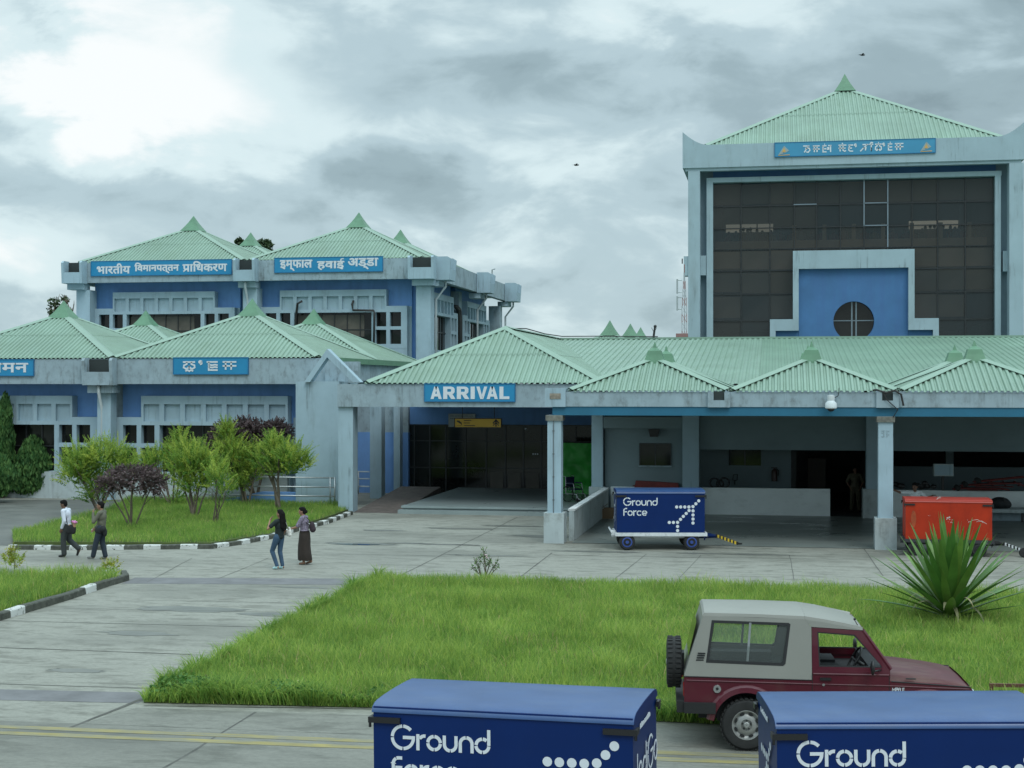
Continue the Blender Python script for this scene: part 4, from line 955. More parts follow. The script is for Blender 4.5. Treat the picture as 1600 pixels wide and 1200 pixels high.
def board(name, label, px0, py0, px1, py1, Y, m=SIGNB, th=.07):
    p = PL(Y, (px0+px1)/2); cx = (p.x(px0)+p.x(px1))/2
    r = thing(name, label, 'sign', (cx, Y, p.z(py1)))
    mb = MB(); mb.rect(p, px0, py0, px1, py1, -.004, th); mb.build('board', m, r)
    fb = MB(); z0, z1, a, b = p.z(py1), p.z(py0), p.x(px0), p.x(px1)
    for (xa, xb, za, zb_) in ((a-.03,b+.03,z1,z1+.035),(a-.03,b+.03,z0-.035,z0),(a-.03,a,z0,z1),(b,b+.03,z0,z1)): fb.box(xa, xb, Y-th-.015, Y-.004, za, zb_)
    fb.build('frame', mat('sign frame', (.012,.14,.30), .5), r)
    return r, p, Y-th-.003
r, p, yf = board('sign_board', 'cyan sign reading ARRIVAL in bold white capitals on the porch beam', 664.5, 600.5, 804.5, 626.5, 53.2)
mb = MB(); x = 0; H_ = p.z(604)-p.z(623.5)
BL = {'A': ([[(0,0),(.40,1),(.60,1),(1,0)]], 0)}
def block(mb, polys, ox, sx, z0, h, y):
    for po in polys: mb.prism([(ox+a*sx, z0+b*h) for a, b in po], 'y', y-.012, y, 0)
def letterA(ox, w): block(mb, [[(0,0),(.28,0),(.60,1),(.34,1)], [(.72,0),(1,0),(.66,1),(.40,1)]], ox, w, p.z(623.5), H_, yf); block(mb, [[(.25,.2),(.75,.2),(.68,.42),(.32,.42)]], ox, w, p.z(623.5), H_, yf-.001)
def letterR(ox, w):
    block(mb, [[(0,0),(.34,0),(.34,1),(0,1)], [(.34,.80),(.62,.80),(.66,.74),(.66,.64),(.62,.58),(.34,.58),(.34,.36),(.66,.36),(.86,.44),(.95,.56),(.95,.82),(.84,.95),(.66,1),(.34,1)]], ox, w, p.z(623.5), H_, yf)
    block(mb, [[(.40,.40),(.66,0),(1.02,0),(.74,.44)]], ox, w, p.z(623.5), H_, yf-.001)
px = lambda q: p.x(q)
letterA(px(673.5), px(691)-px(673.5)); letterR(px(693.3), px(712)-px(693.3)); letterR(px(714.5), px(733.5)-px(714.5))
block(mb, [[(0,0),(1,0),(1,1),(0,1)]], px(736), px(742.5)-px(736), p.z(623.5), H_, yf)
block(mb, [[(0,1),(.36,0),(.64,0),(.5,.30),(.30,1)], [(.64,0),(1,1),(.72,1),(.48,.26)]], px(745), px(762)-px(745), p.z(623.5), H_, yf)
letterA(px(761), px(778.5)-px(761)); block(mb, [[(0,0),(1,0),(1,.22),(.40,.22),(.40,1),(0,1)]], px(781), px(796.5)-px(781), p.z(623.5), H_, yf)
mb.build('lettering', WHITE, r)
def devsign(label, rect, Y, words):
    r, p, yf = board('sign_board', label, *rect, Y)
    for s, a, b, c, d in words: mb = MB(); font_text(mb, s, (p.x(a), yf, p.z(d)), UX, UZ, NF, p.x(c)-p.x(a), p.z(b)-p.z(d)); mb.build('lettering', WHITE, r)
    if len(words) == 3 and words[0][1] == 152: mb = MB(); mb.stroke([(p.x(287.5), p.z(425)), (p.x(293), p.z(420.5))], .075, (0, yf, 0), UX, UZ, NF, .014); mb.build('lettering', WHITE, r)
    return r
devsign('long blue Hindi sign of three words on the upper block, left of the two', (143.5,407.5,362,429.5), 75.5, [('भारतीय',152,410.5,204,427),('िवमानपत्तन',211,410,280,427.5),('पािधकरण',286,409,355,425.5)])
devsign('shorter blue Hindi sign on the upper block, right of the two', (430,402.5,598,424.5), 75.5, [('इम्फाल',438,405.5,488,423),('हवाई',496,404,538,422),('अड्डा',544,404,591,422)])
devsign('blue Hindi sign cut by the left edge of the view, on the lower wing', (-60,562.5,53,586.5), 57.0, [('आगमन',-50,567,45,582)])
r, p, yf = board('sign_board', 'blue sign with two white local script words above the lower wing windows', 272.5, 559.5, 388, 584, 57.0)
mb = MB(); hz = p.z(565)-p.z(579)
for s, a, b in (('0',287,309), ("'",312,320), ('W',323,345), ('2',349,373)): mb = MB(); strokes(mb, s, (p.x(a), yf, p.z(578.5)), UX, UZ, NF, hz, .185, .01, 0, p.x(b)-p.x(a)); mb.build('lettering', WHITE, r)
r, p, yf = board('sign_board', 'long light blue sign with local script and two small emblems high on the tower', 1211, 220.5, 1461, 241.5, 78.0, SIGNT)
mb = MB(); hz = p.z(226)-p.z(237.2)
for s, a, b in (('1',1255,1268),('2',1270,1282),('3',1284,1293),('4',1292,1301),('5',1310,1324),('6',1325,1334),("'",1335,1340),('7',1344,1358),('8',1358,1365),('9',1367,1379),("'",1379,1384),('3',1386,1396),('2',1398,1413)):
    mb = MB(); strokes(mb, s, (p.x(a), yf, p.z(237)), UX, UZ, NF, hz, .17, .012, 0, p.x(b)-p.x(a)); mb.build('lettering', WHITE, r)
EMO, EMG = mat('emblem orange', (.62,.36,.10), .5), mat('emblem grey', (.30,.36,.36), .5)
for ex in (1225, 1447):
    mb = MB()
    mb.prism([(p.x(ex-9), p.z(239.5)), (p.x(ex-1), p.z(237)), (p.x(ex), p.z(225))], 'y', yf-.012, yf); mb.prism([(p.x(ex), p.z(237)), (p.x(ex+8), p.z(233)), (p.x(ex+.3), p.z(225))], 'y', yf-.012, yf)
    mb.prism([(p.x(ex-3), p.z(235)), (p.x(ex+3), p.z(234.5)), (p.x(ex), p.z(228))], 'y', yf-.018, yf-.0125, 1); mb.prism([(p.x(ex-9), p.z(240.5)), (p.x(ex+9), p.z(240)), (p.x(ex+9), p.z(238.8)), (p.x(ex-9), p.z(239.6))], 'y', yf-.019, yf-.0185, 1)
    mb.build('emblem', [EMG, EMO], r)
# yellow direction sign hanging in the porch and the white notice on the wall behind it
q = PL(57.0, 747); r = thing('hanging_sign', 'yellow direction sign with black arrow hanging under the porch ceiling', 'sign', (q.x(747), 57, q.z(668)))
mb = MB(); mb.rect(q, 711, 654.5, 782.5, 667.5, .12); mb.build('board', YEL, r)
mb = MB(); mb.rect(q, 710, 653.4, 783.5, 654.4, .14, .02); mb.rect(q, 710, 667.6, 783.5, 668.6, .14, .02); mb.rect(q, 709.8, 654.4, 710.9, 667.6, .14, .02); mb.rect(q, 782.6, 654.4, 783.6, 667.6, .14, .02)
for x in (722, 772): mb.tube([(q.x(x), 57.06, q.z(653.5)), (q.x(x), 57.06, 4.4)], .015, 6)
mb.build('frame', BLACK, r)
mb = MB()
def ln2(pts, w): mb.stroke([(q.x(a), q.z(b)) for a, b in pts], w, (0, 56.998, 0), UX, UZ, NF, .008)
ln2([(775,666.5),(775,656)], .05); ln2([(770.3,661.5),(775,656),(779.7,661.5)], .05); ln2([(770.3,665),(775,660),(779.7,665)], .03)
ln2([(714,658),(721,661.5)], .06); ln2([(717,657.5),(719,660)], .03); ln2([(721,661.5),(721,664)], .03); ln2([(714,665.2),(722,665.2)], .012)
for py, n in ((657,9),(661,7),(665,14)):
    x = 725
    for k in range(n):
        wd = .6+.6*RNG.random(); ln2([(x, py+RNG.uniform(-.3,.3)), (x+wd, py)], .035); x += wd+.35
mb.build('lettering', BLACK, r)
q = PL(63.1, 720); r = thing('wall_notice', 'faded white notice board on the blue wall behind the yellow hanging sign', 'sign', (q.x(720), 63.1, q.z(668)))
mb = MB(); mb.rect(q, 701, 646.5, 743, 667, -.0, .05); mb.build('board', mat('faded white notice', (.45,.47,.45), .7, grime=.5, gs=(2,2,2)), r)
mb = MB()
for py in (650, 654): 
    x = 704
    while x < 738:
        wd = RNG.uniform(.8,2.2); mb.rect(q, x, py-.7, x+wd, py+.7, -.0505, .054); x += wd+.9
mb.build('lettering', mat('faded notice text', (.15,.17,.17), .8), r)

# ---------------------------------------------------------------- covered baggage trolleys
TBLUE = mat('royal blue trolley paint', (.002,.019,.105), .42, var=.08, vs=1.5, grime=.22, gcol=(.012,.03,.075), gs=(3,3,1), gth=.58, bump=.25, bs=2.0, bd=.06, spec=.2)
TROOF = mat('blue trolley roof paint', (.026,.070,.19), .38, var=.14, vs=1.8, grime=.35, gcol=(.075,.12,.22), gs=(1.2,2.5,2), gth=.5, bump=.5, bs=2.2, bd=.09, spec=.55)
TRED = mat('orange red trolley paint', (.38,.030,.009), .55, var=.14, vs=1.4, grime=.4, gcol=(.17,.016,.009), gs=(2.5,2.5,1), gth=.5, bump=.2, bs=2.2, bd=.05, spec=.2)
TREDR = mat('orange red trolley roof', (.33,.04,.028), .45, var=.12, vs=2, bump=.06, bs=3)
TWHITE = mat('white trolley frame', (.62,.65,.67), .5, var=.1, vs=4, grime=.5, gs=(5,5,5))
RUBBER = mat('tyre rubber', (.018,.019,.019), .85, var=.3, vs=8, bump=.3, bs=60)
HUBB = mat('blue wheel hub', (.03,.07,.28), .5, var=.2, vs=8)
HAZ = mat('hazard yellow', (.65,.45,.03), .5)
SCR = mat('bare scratched metal', (.55,.55,.52), .6, var=.3, vs=9)
ORG = mat('orange faded patch', (.33,.055,.012), .55, var=.4, vs=3)
def trolley(label, origin, rz, roll=0, red=False, group=None, end='dots', scale=1):
    L, D, ZB, ZE = 2.56, 1.34, .52, 1.71
    r = thing('baggage_trolley', label, 'baggage trolley', origin, rz, group); r.rotation_euler = (0, -roll, rz); r.scale = (scale,)*3
    # origin: ground point under the front left corner
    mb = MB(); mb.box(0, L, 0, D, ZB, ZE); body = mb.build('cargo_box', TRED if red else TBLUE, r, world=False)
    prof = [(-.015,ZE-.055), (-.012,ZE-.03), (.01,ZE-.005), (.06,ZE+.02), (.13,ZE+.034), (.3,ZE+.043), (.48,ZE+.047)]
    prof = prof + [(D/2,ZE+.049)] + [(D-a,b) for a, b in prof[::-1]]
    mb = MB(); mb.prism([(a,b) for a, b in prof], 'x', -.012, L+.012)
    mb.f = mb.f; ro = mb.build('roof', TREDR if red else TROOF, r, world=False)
    for i, f in enumerate(ro.data.polygons): f.use_smooth = i > 1 and i != len(ro.data.polygons)-1
    ro.data.set_sharp_from_angle(angle=rad(50))
    for x, sgn in ((-.012-.004,-1), (L+.012+.001,1)):    # end panels close the arch with the body colour
        mb = MB(); mb.prism([(a*.985+.01,b-.004) for a, b in prof], 'x', x, x+.003); mb.build('end_panel', TRED if red else TBLUE, body, world=False)
    mb = MB(); mb.box(-.05, L+.07, -.03, D+.03, ZB-.105, ZB-.003); mb.box(.2, L-.2, .35, .45, ZB-.2, ZB-.106); mb.box(.2, L-.2, D-.45, D-.35, ZB-.2, ZB-.106)
    mb.box(-.16, -.051, .1, .2, ZB-.09, ZB+.06); mb.box(-.14, -.051, .3, .36, ZB-.16, ZB-.02); mb.tube([(-.15,.05,ZB+.02),(-.15,D-.05,ZB+.02)], .03, 8)
    mb.build('chassis', mat('dark trolley chassis', (.03,.03,.035), .6) if red else TWHITE, r, world=False)
    for x in (0, L):
        for y in (0, D):
            sx, sy = (-1 if x == 0 else 1), (-1 if y == 0 else 1); mb = MB()
            mb.box(x-sx*.28, x+sx*.045, y+sy*.002, y+sy*.03, ZE-.155, ZE-.10); mb.box(x+sx*.018, x+sx*.045, y-sy*.1, y+sy*.001, ZE-.155, ZE-.10)
            mb.tube([(x+sx*.03,y+sy*.016,ZE-.155),(x+sx*.03,y+sy*.016,ZE-.20)], .014, 6); mb.build('latch', BLACK, body, world=False)
    hubm = BLACK if red else HUBB
    for x in (.30, L-.38):
        mb = MB(); mb.box(x-.16, x+.16, .12, D-.12, .30, ZB-.2); mb.tube([(x,.05,.235),(x,D-.05,.235)], .04, 8); mb.box(x-.05, x+.05, .1, .2, .235, ZB-.1); mb.box(x-.05, x+.05, D-.2, D-.1, .235, ZB-.1); mb.build('axle', BLACK if red else TBLUE, r, world=False)
        for y, s in ((.03,1), (D-.03,-1)):
            mb = MB(); mb.lathe([(.13,-.085),(.20,-.085),(.232,-.06),(.237,0),(.232,.06),(.20,.085),(.13,.085)], 28, 'y', (x,y+s*.06,.237)); w = mb.build('wheel', RUBBER, r, world=False, smooth=True, auto=35)
            mb = MB(); mb.lathe([(.15,.0),(.15,-.02),(.12,-.03),(.10,-.005),(.05,-.01),(.045,-.05),(.01,-.05)], 24, 'y', (x,y+s*.06-s*.068,.237)); mb.build('hub', hubm, w, world=False, smooth=True, auto=35)
    mb = MB(); mb.box(L+.04, L+.30, D/2-.22, D/2+.22, ZB-.16, ZB-.107) ; mb.tube([(L+.05,D/2,ZB-.12),(L+.42,D/2-.12,ZB-.16)], .05, 8); mb.tube([(L-.1,D/2,.3),(L+.42,D/2-.12,ZB-.19)], .02, 6); mb.tube([(L+.06,.3,ZB-.11),(L+.02,.28,.27)], .02, 6); mb.tube([(L+.06,.55,ZB-.11),(L+.08,.5,.3)], .015, 6)
    tb = mb.build('tow_hitch', BLACK if red else TBLUE, r, world=False)
    mb = MB(); a, b = Vector((L+.40,D/2-.13,ZB-.14)), Vector((L+1.02,D/2-.32,.16)); n = 13; d = (b-a).normalized(); sd = Vector((-d.y,d.x,0)).normalized()*.045; upv = Vector((0,0,.04))
    for i in range(n):
        p0, p1 = a.lerp(b, i/n), a.lerp(b, (i+1)/n)
        vs = [p0-sd-upv, p0+sd-upv, p0+sd+upv, p0-sd+upv, p1-sd-upv, p1+sd-upv, p1+sd+upv, p1-sd+upv]
        mb.add(vs, [(0,1,2,3),(7,6,5,4),(0,4,5,1),(1,5,6,2),(2,6,7,3),(3,7,4,0)], i % 2)
    mb.lathe([(.03,-.02),(.07,-.02),(.07,.02),(.03,.02)], 16, 'z', (b.x+.05,b.y-.015,.16)); mb.build('tow_bar', [BLACK, TWHITE if red else HAZ], tb, world=False)
    if red:
        mb = MB(); mb.lathe([(.02,-.06),(.13,-.05),(.15,0),(.13,.05),(.02,.06)], 18, 'y', (L+.95,D/2-.5,.15)); mb.build('jockey_wheel', RUBBER, tb, world=False)
    # canvas curtain on the left end
    if red:
        sb = MB(); rr = random.Random(4)
        def blot(cx, cz, s, n=7, flat=1.0):
            for k in range(n):
                a0 = cx+rr.gauss(0,s); c0 = cz+rr.gauss(0,s*flat); m_ = 5; rad_ = s*rr.uniform(.15,.5)
                sb.add([(a0+rad_*math.cos(6.283*i/m_)*rr.uniform(.6,1.4), -.003, c0+flat*rad_*math.sin(6.283*i/m_)*rr.uniform(.6,1.4)) for i in range(m_)], [tuple(range(m_))])
        blot(1.28,1.18,.045,9); blot(1.38,1.10,.04,6); blot(.70,1.25,.02,4); blot(1.86,1.10,.03,4)
        for (xa, za, xb, zb_) in ((1.95,1.12,2.3,1.06),(2.1,1.08,2.4,1.02)): sb.stroke([(xa,za),((xa+xb)/2,za+.03),(xb,zb_)], .010, (0,-.001,0), UX, UZ, NF, .003)
        blot(1.0,1.79,.05,8,.3)
        sb.build('paint_scratch', SCR, body, world=False)
        sb = MB(); sb.add([(.24+.10*math.cos(6.283*i/20)*(.8+.3*mnoise.noise((i*.5,1,1))), -.0025, 1.13+.32*math.sin(6.283*i/20)*(.8+.4*mnoise.noise((i*.6,2,1)))) for i in range(20)], [tuple(range(20))]); sb.build('faded_patch', ORG, body, world=False)
    else:
        mb = MB(); strokes(mb, 'Ground', (.185,-.002,1.305), UX, UZ, NF, .235, .135, .004); strokes(mb, 'Force', (.185,-.002,1.01), UX, UZ, NF, .235, .135, .004); mb.build('lettering', WHITE, body, world=False)
        mb = MB(); sc = L/942.
        def dots(pts, f):
            for a, b in pts:
                mb.add([f(a+17*math.cos(6.283*i/20), b+17*math.sin(6.283*i/20), .004) for i in range(20)], [tuple(range(20))])
        DOT = [(815,345),(858,345),(902,345),(946,345),(990,341),(1021,311),(1052,279),(990,386),(990,431),(990,474),(990,517),(948,383),(917,415),(886,446),(856,478),(825,510),(780,511),(736,511),(825,554),(825,598)]
        dots(DOT, lambda a, b, h: ((a-175)*sc, -h, ZE-(b-182)*sc))
        mb.build('dotted_arrow_emblem', WHITE, body, world=False)
        if end == 'name':
            mb = MB(); strokes(mb, 'IndiGo', (L+.018,.10,1.03), (0,1,0), UZ, (1,0,0), .34, .075, .003, 0, 1.2); x = .28
            for k in range(13):
                wd = .018+.03*RNG.random(); mb.box(L+.018, L+.021, x, x+wd, 1.55, 1.55+RNG.uniform(.03,.055)); x += wd+.014
            mb.build('lettering', WHITE, body, world=False)
        else:
            mb = MB(); dots(DOT, lambda a, b, h: (-.018-h*.5, 1.26-(a-690)*.0026, ZE-.20-(b-240)*.0024)); mb.build('dotted_arrow_emblem', WHITE, body, world=False)
            mb = MB(); x = .5
            for k in range(10):
                wd = .02+.03*RNG.random(); mb.box(-.0195, -.0165, x, x+wd, 1.60, 1.60+RNG.uniform(.03,.055)); x += wd+.014
            mb.build('lettering', WHITE, body, world=False)
    return r
def cam_pt(px, d): u = (px-800)/FPX*d; return Vector((u*CA-SA*d, u*SA+CA*d, 0))
BG = 'blue covered baggage trolleys'
trolley('blue covered trolley in the foreground with a name lettered on its right end', cam_pt(586,14.22), rad(-4.6), rad(.6), group=BG, end='name')
trolley('blue covered trolley in front of the maroon jeep, dotted emblem on its left end', cam_pt(1217,13.52), rad(8.0), rad(.7), group=BG)
g = G(964, 860); trolley('blue covered trolley standing on the edge of the canopy floor beside the low wall', (g.x, g.y, 0), rad(10), group=BG)
g = G(1415, 868); trolley('scratched orange red covered trolley behind the spiky agave', (g.x, g.y, 0), rad(-1), red=True, scale=.915)
# ---------------------------------------------------------------- maroon hard top jeep
JM = mat('maroon car paint', (.078,.007,.016), .34, var=.12, vs=1.5, grime=.35, gcol=(.10,.06,.05), gs=(1.5,1.5,2), gth=.55, spec=.4, coat=.3)
JMB = mat('maroon bonnet faded paint', (.075,.010,.015), .42, var=.2, vs=2.5, grime=.5, gcol=(.13,.08,.06), gs=(1.5,6,2), gth=.5, spec=.35)
JS = mat('grey beige hard top', (.235,.238,.212), .42, var=.05, vs=1.5, grime=.25, gcol=(.20,.19,.17), gs=(2,2,1), gth=.58, spec=.5)
JGL = glass_mat('car side glass', (.93,.97,.95), .90, (.02,.025,.025), .04, .5)
JGD = glass_mat('milky rear side glass', (.95,.98,.96), .70, (.20,.23,.22), .12, .5)  # paler, less clear pane for the near side of the hard top
JTRIM = mat('black window rubber', (.012,.013,.014), .55)
JIN = mat('dark car interior', (.022,.024,.028), .85, var=.3, vs=6)
RIM = mat('silver painted wheel rim', (.30,.31,.30), .45, metal=.35, var=.2, vs=8, grime=.4, gcol=(.12,.1,.09), gs=(6,6,6))
CHROME = mat('dull chrome', (.6,.6,.6), .25, metal=.9)
def jeep():
    RZ = rad(4.5); o = cam_pt(1069, 19.35); off = Vector((-math.sin(RZ), math.cos(RZ), 0))*.73
    r = thing('parked_jeep', 'maroon jeep with grey hard top parked along the lawn, spare wheel on its back', 'jeep', (o.x+off.x, o.y+off.y, 0.006), RZ); r.scale = (.985, 1, 1)
    B = lambda mb, n, m, par=r, **k: mb.build(n, m, par, world=False, **k)
    yz = lambda z: .73-max(0, z-.97)*.125
    def arch(cx, cz, R_, a0, a1, n=14): return [(cx+R_*math.cos(rad(a0+(a1-a0)*i/n)), cz+R_*math.sin(rad(a0+(a1-a0)*i/n))) for i in range(n+1)]
    rw, fw, cz = .83, 3.21, .335
    out = [(.0,.58)] + [p for p in arch(rw,cz,.43,155,25)] + [(1.30,.50),(2.72,.50)] + [p for p in arch(fw,cz,.43,155,30)] + [(3.76,.56),(3.80,.62),(3.80,.84),(3.76,.895),(3.4,.93),(2.72,.955),(1.70,.955),(0,.972)]
    mb = MB(); mb.prism(out, 'y', -.73, .73); b = B(mb, 'body', JM)
    # wheel wells, sills
    mb = MB(); mb.box(.45, 1.22, -.5, .5, .34, .75); mb.box(2.82, 3.55, -.5, .5, .34, .75); mb.box(.2, 3.6, -.45, -.33, .36, .5); mb.box(.2, 3.6, .33, .45, .36, .5); B(mb, 'underbody', JIN)
    # swage lines and wheel arch flares
    mb = MB()
    for s in (-1, 1):
        mb.tube([(.03,s*.732,.915),(1.68,s*.732,.9),(2.70,s*.732,.895),(3.74,s*.732,.872)], .010, 6)
        for c in (rw, fw):
            pts = arch(c, cz, .455, 8, 172, 18); vs = []; k = len(pts)
            for (x, z) in pts:
                dx, dz = (x-c)/.455, (z-cz)/.455
                vs += [(x-dx*.03, s*.70, z-dz*.03), (x-dx*.015, s*.775, z-dz*.015), (x+dx*.05, s*.765, z+dz*.05), (x+dx*.085, s*.725, z+dz*.085)]
            mb.add(vs, [(4*i+j, 4*i+4+j, 4*i+5+j, 4*i+1+j) for i in range(k-1) for j in range(3)])
    B(mb, 'wheel_arch', JM, b, smooth=True, auto=40)
    # bonnet
    st = [(2.72,1.015,.07),(3.0,1.0,.062),(3.35,.965,.05),(3.62,.925,.038),(3.75,.885,.02)]; ys = [-.66,-.62,-.50,-.28,-.22,0,.22,.28,.50,.62,.66]
    hh = [0,.45,.72,.78,1.0,1.02,1.0,.78,.72,.45,0]; vs = []
    for x, zb_, h in st: vs += [(x, y, zb_-.0+h*f) for y, f in zip(ys, hh)]
    n = len(ys); mb = MB(); mb.add(vs, [(i*n+j, i*n+j+1, (i+1)*n+j+1, (i+1)*n+j) for i in range(len(st)-1) for j in range(n-1)])
    x0, x1 = 2.72, 3.75
    for s in (0, n-1):      # bonnet sides down to the wing
        mb.add([(x, ys[s], zb_) for x, zb_, h in st]+[(x, ys[s]*1.06, .93-(x-2.72)*.045) for x, zb_, h in st], [(i, i+1, len(st)+i+1, len(st)+i) for i in range(len(st)-1)])
    mb.add([(3.75,y,.90+.03*f) for y, f in zip(ys, hh)]+[(3.79,y,.85) for y in ys], [(j, j+1, n+j+1, n+j) for j in range(n-1)])
    B(mb, 'bonnet', JMB, smooth=True, auto=30)
    mb = MB(); mb.box(2.69, 2.725, -.68, .68, .93, 1.10); B(mb, 'cowl', JM)
    mb = MB()
    for y in (-.4, .15): mb.tube([(2.72,y,1.17),(2.62,y+.2,1.27),(2.52,y+.35,1.38)], .009, 5)
    B(mb, 'wiper', BLACK)
    mb = MB()
    for s in (-1,1): mb.box(2.92, 3.05, s*.72, s*.736, .985, 1.0)
    B(mb, 'side_vent', JTRIM)
    # front end
    mb = MB(); mb.box(3.80, 3.815, -.38, .38, .60, .86)
    for k in range(9): mb.box(3.815, 3.825, -.34+k*.08, -.30+k*.08, .62, .84)
    B(mb, 'grille', JTRIM)
    for s in (-1, 1):
        mb = MB(); mb.lathe([(.10,0),(.10,.03),(.085,.035),(.05,.05),(.005,.055)], 20, 'x', (3.80,s*.54,.74)); B(mb, 'headlight', CHROME, smooth=True)
    mb = MB(); mb.box(3.82, 3.93, -.70, .70, .47, .58); B(mb, 'bumper', JTRIM)
    mb = MB(); mb.box(-.10, .0, -.74, .74, .49, .64)
    for s in (-1,1): mb.box(0, .42, s*.731, s*.79, .49, .63)
    B(mb, 'bumper', JTRIM)
    # hard top with windows on both sides
    def ring(mb, outer, inner, s, th=.03, mi=0):
        n = len(outer); P3 = lambda p, o: (p[0], s*(yz(p[1])-o), p[1])
        vs = [P3(p,0) for p in outer]+[P3(p,0) for p in inner]+[P3(p,th) for p in inner]+[P3(p,th) for p in outer]
        fs = []
        for i in range(n):
            j = (i+1) % n; fs += [(i,j,n+j,n+i),(n+i,n+j,2*n+j,2*n+i),(2*n+i,2*n+j,3*n+j,3*n+i),(3*n+i,3*n+j,j,i)]
        mb.add(vs, fs, mi)
    def grow(inner, k):
        c = (sum(p[0] for p in inner)/len(inner), sum(p[1] for p in inner)/len(inner))
        return [(p[0]+(k if p[0] > c[0] else -k), p[1]+(k if p[1] > c[1] else -k)) for p in inner]
    def pane(par, inner, s, name, m=JGL, o=.016):
        mb = MB(); mb.add([(p[0], s*(yz(p[1])-o), p[1]) for p in inner], [tuple(range(len(inner)))]); return B(mb, name, m, par)
    HW = [(.305,1.165),(1.30,1.14),(1.335,1.17),(1.405,1.655),(1.38,1.67),(.385,1.69)]
    HO = [(.0,.974),(1.60,.957),(1.695,.957),(1.695,1.635),(1.61,1.735),(.255,1.76)]
    mb = MB()
    for s in (-1, 1): ring(mb, HO, HW, s)
    # rounded roof
    def roof_sec(x, zt, w, zs): return [(x,-w,zs),(x,-w+.012,zs+.04),(x,-w+.05,zt-.018),(x,-w+.13,zt),(x,-.25,zt+.016),(x,0,zt+.02),(x,.25,zt+.016),(x,w-.13,zt),(x,w-.05,zt-.018),(x,w-.012,zs+.04),(x,w,zs)]
    secs = [roof_sec(.245,1.765,yz(1.74),1.725), roof_sec(.275,1.80,yz(1.76),1.757), roof_sec(.40,1.815,yz(1.76),1.757), roof_sec(1.0,1.815,yz(1.755),1.75), roof_sec(1.61,1.80,yz(1.735),1.733)]
    mb.add([v for s_ in secs for v in s_], [(i*11+j, i*11+j+1, (i+1)*11+j+1, (i+1)*11+j) for i in range(len(secs)-1) for j in range(10)])
    mb.add([(.0,-.725,.974),(.0,.725,.974),(.245,yz(1.74),1.725),(.245,-yz(1.74),1.725)], [(0,1,2,3)]); mb.add([secs[0][i] for i in range(11)], [tuple(range(11))])
    top = B(mb, 'hard_top', JS, smooth=True, auto=28)
    secs = [roof_sec(1.612,1.798,yz(1.733),1.733), roof_sec(1.85,1.765,yz(1.70),1.70), roof_sec(2.12,1.708,yz(1.66),1.655), roof_sec(2.30,1.655,yz(1.62),1.618), roof_sec(2.37,1.622,yz(1.60),1.605)]
    mb = MB(); mb.add([v for s_ in secs for v in s_], [(i*11+j, i*11+j+1, (i+1)*11+j+1, (i+1)*11+j) for i in range(len(secs)-1) for j in range(10)])
    for s in (-1, 1):
        q = [(1.697,1.637),(2.345,1.605),(2.37,1.605),(2.30,1.618),(2.12,1.655),(1.85,1.70),(1.612,1.733)]
        mb.add([(a, s*(yz(z)+.001), z) for a, z in q], [tuple(range(len(q)))])
    B(mb, 'cab_roof', JS, smooth=True, auto=28)
    for s in (-1, 1):
        fr = MB(); ring(fr, grow(HW,.014), grow(HW,-.022), s*1.004, .02); fo = B(fr, 'side_window', JTRIM)
        pane(fo, grow(HW,-.02), s, 'pane', JGD if s < 0 else JGL)
        fr = MB(); fr.prism([(.83,1.15),(.86,1.15),(.90,1.68),(.87,1.68)], 'y', s*(yz(1.4)-.03), s*(yz(1.4)-.012)); B(fr, 'slider', STEEL, fo)
        mb = MB()
        for k in range(4): mb.box(.16+k*.008, .26+k*.008, s*(yz(1.2)-.002), s*(yz(1.2)+.008), 1.175+k*.03, 1.19+k*.03)
        B(mb, 'vent', JTRIM, top)
    mb = MB(); mb.add([(.06,-.5,1.2),(.06,.5,1.2),(.17,.5,1.66),(.17,-.5,1.66)], [(0,3,2,1)]); B(mb, 'rear_pane', GLD)
    # doors
    DO = [(1.70,.52),(2.70,.52),(2.715,1.09),(2.352,1.598),(1.70,1.63)]; DO2 = [(1.70,1.04),(2.715,1.04),(2.716,1.09),(2.352,1.598),(1.70,1.63)]
    DW = [(1.79,1.125),(2.615,1.125),(2.60,1.16),(2.268,1.545),(1.772,1.575)]
    for s in (-1, 1):
        mb = MB(); ring(mb, DO2, DW, s*1.003, .045)
        lo = [(1.708,.535),(2.695,.535),(2.705,1.04),(1.702,1.04)]
        mb.add([(a, s*.737, z) for a, z in lo]+[(a, s*.70, z) for a, z in lo], [(0,1,2,3),(7,6,5,4),(0,4,5,1),(1,5,6,2),(2,6,7,3),(3,7,4,0)])
        mb.tube([(1.71,s*.738,1.035),(2.70,s*.738,1.035)], .011, 6); mb.tube([(1.71,s*.738,.9),(2.70,s*.738,.896)], .009, 6)
        d = B(mb, 'door', JM)
        fr = MB(); ring(fr, DW, grow(DW,-.016), s*.996, .02); fo = B(fr, 'window_rubber', JTRIM, d)
        mb = MB(); mb.box(1.80, 1.945, s*.736, s*.758, .955, .99); B(mb, 'handle', BLACK, d)
        mb = MB(); mb.lathe([(.004,-.006),(.018,-.006),(.018,.006),(.004,.006)], 14, 'y', (1.845,s*.742,.895)); B(mb, 'lock', CHROME, d)
        mb = MB(); mb.tube([(2.60,s*.72,1.10),(2.50,s*.82,1.10)], .012, 6); mb.ell((2.47,s*.86,1.15), (.03,.075,.095), 12, 8); B(mb, 'mirror', BLACK, d, smooth=True)
    for s in (-1, 1):
        for pts, rr in (([(1.70, s*.7335, .52), (1.70, s*.7335, 1.03)], .006), ([(2.703, s*.7335, .52), (2.703, s*.7335, 1.03)], .006), ([(2.73, s*.733, .955), (3.76, s*.733, .90)], .007), ([(.0, s*.734, .967), (1.69, s*.734, .951)], .006)):
            mb = MB(); mb.tube(pts, rr, 5); B(mb, 'panel_gap', JTRIM, b)
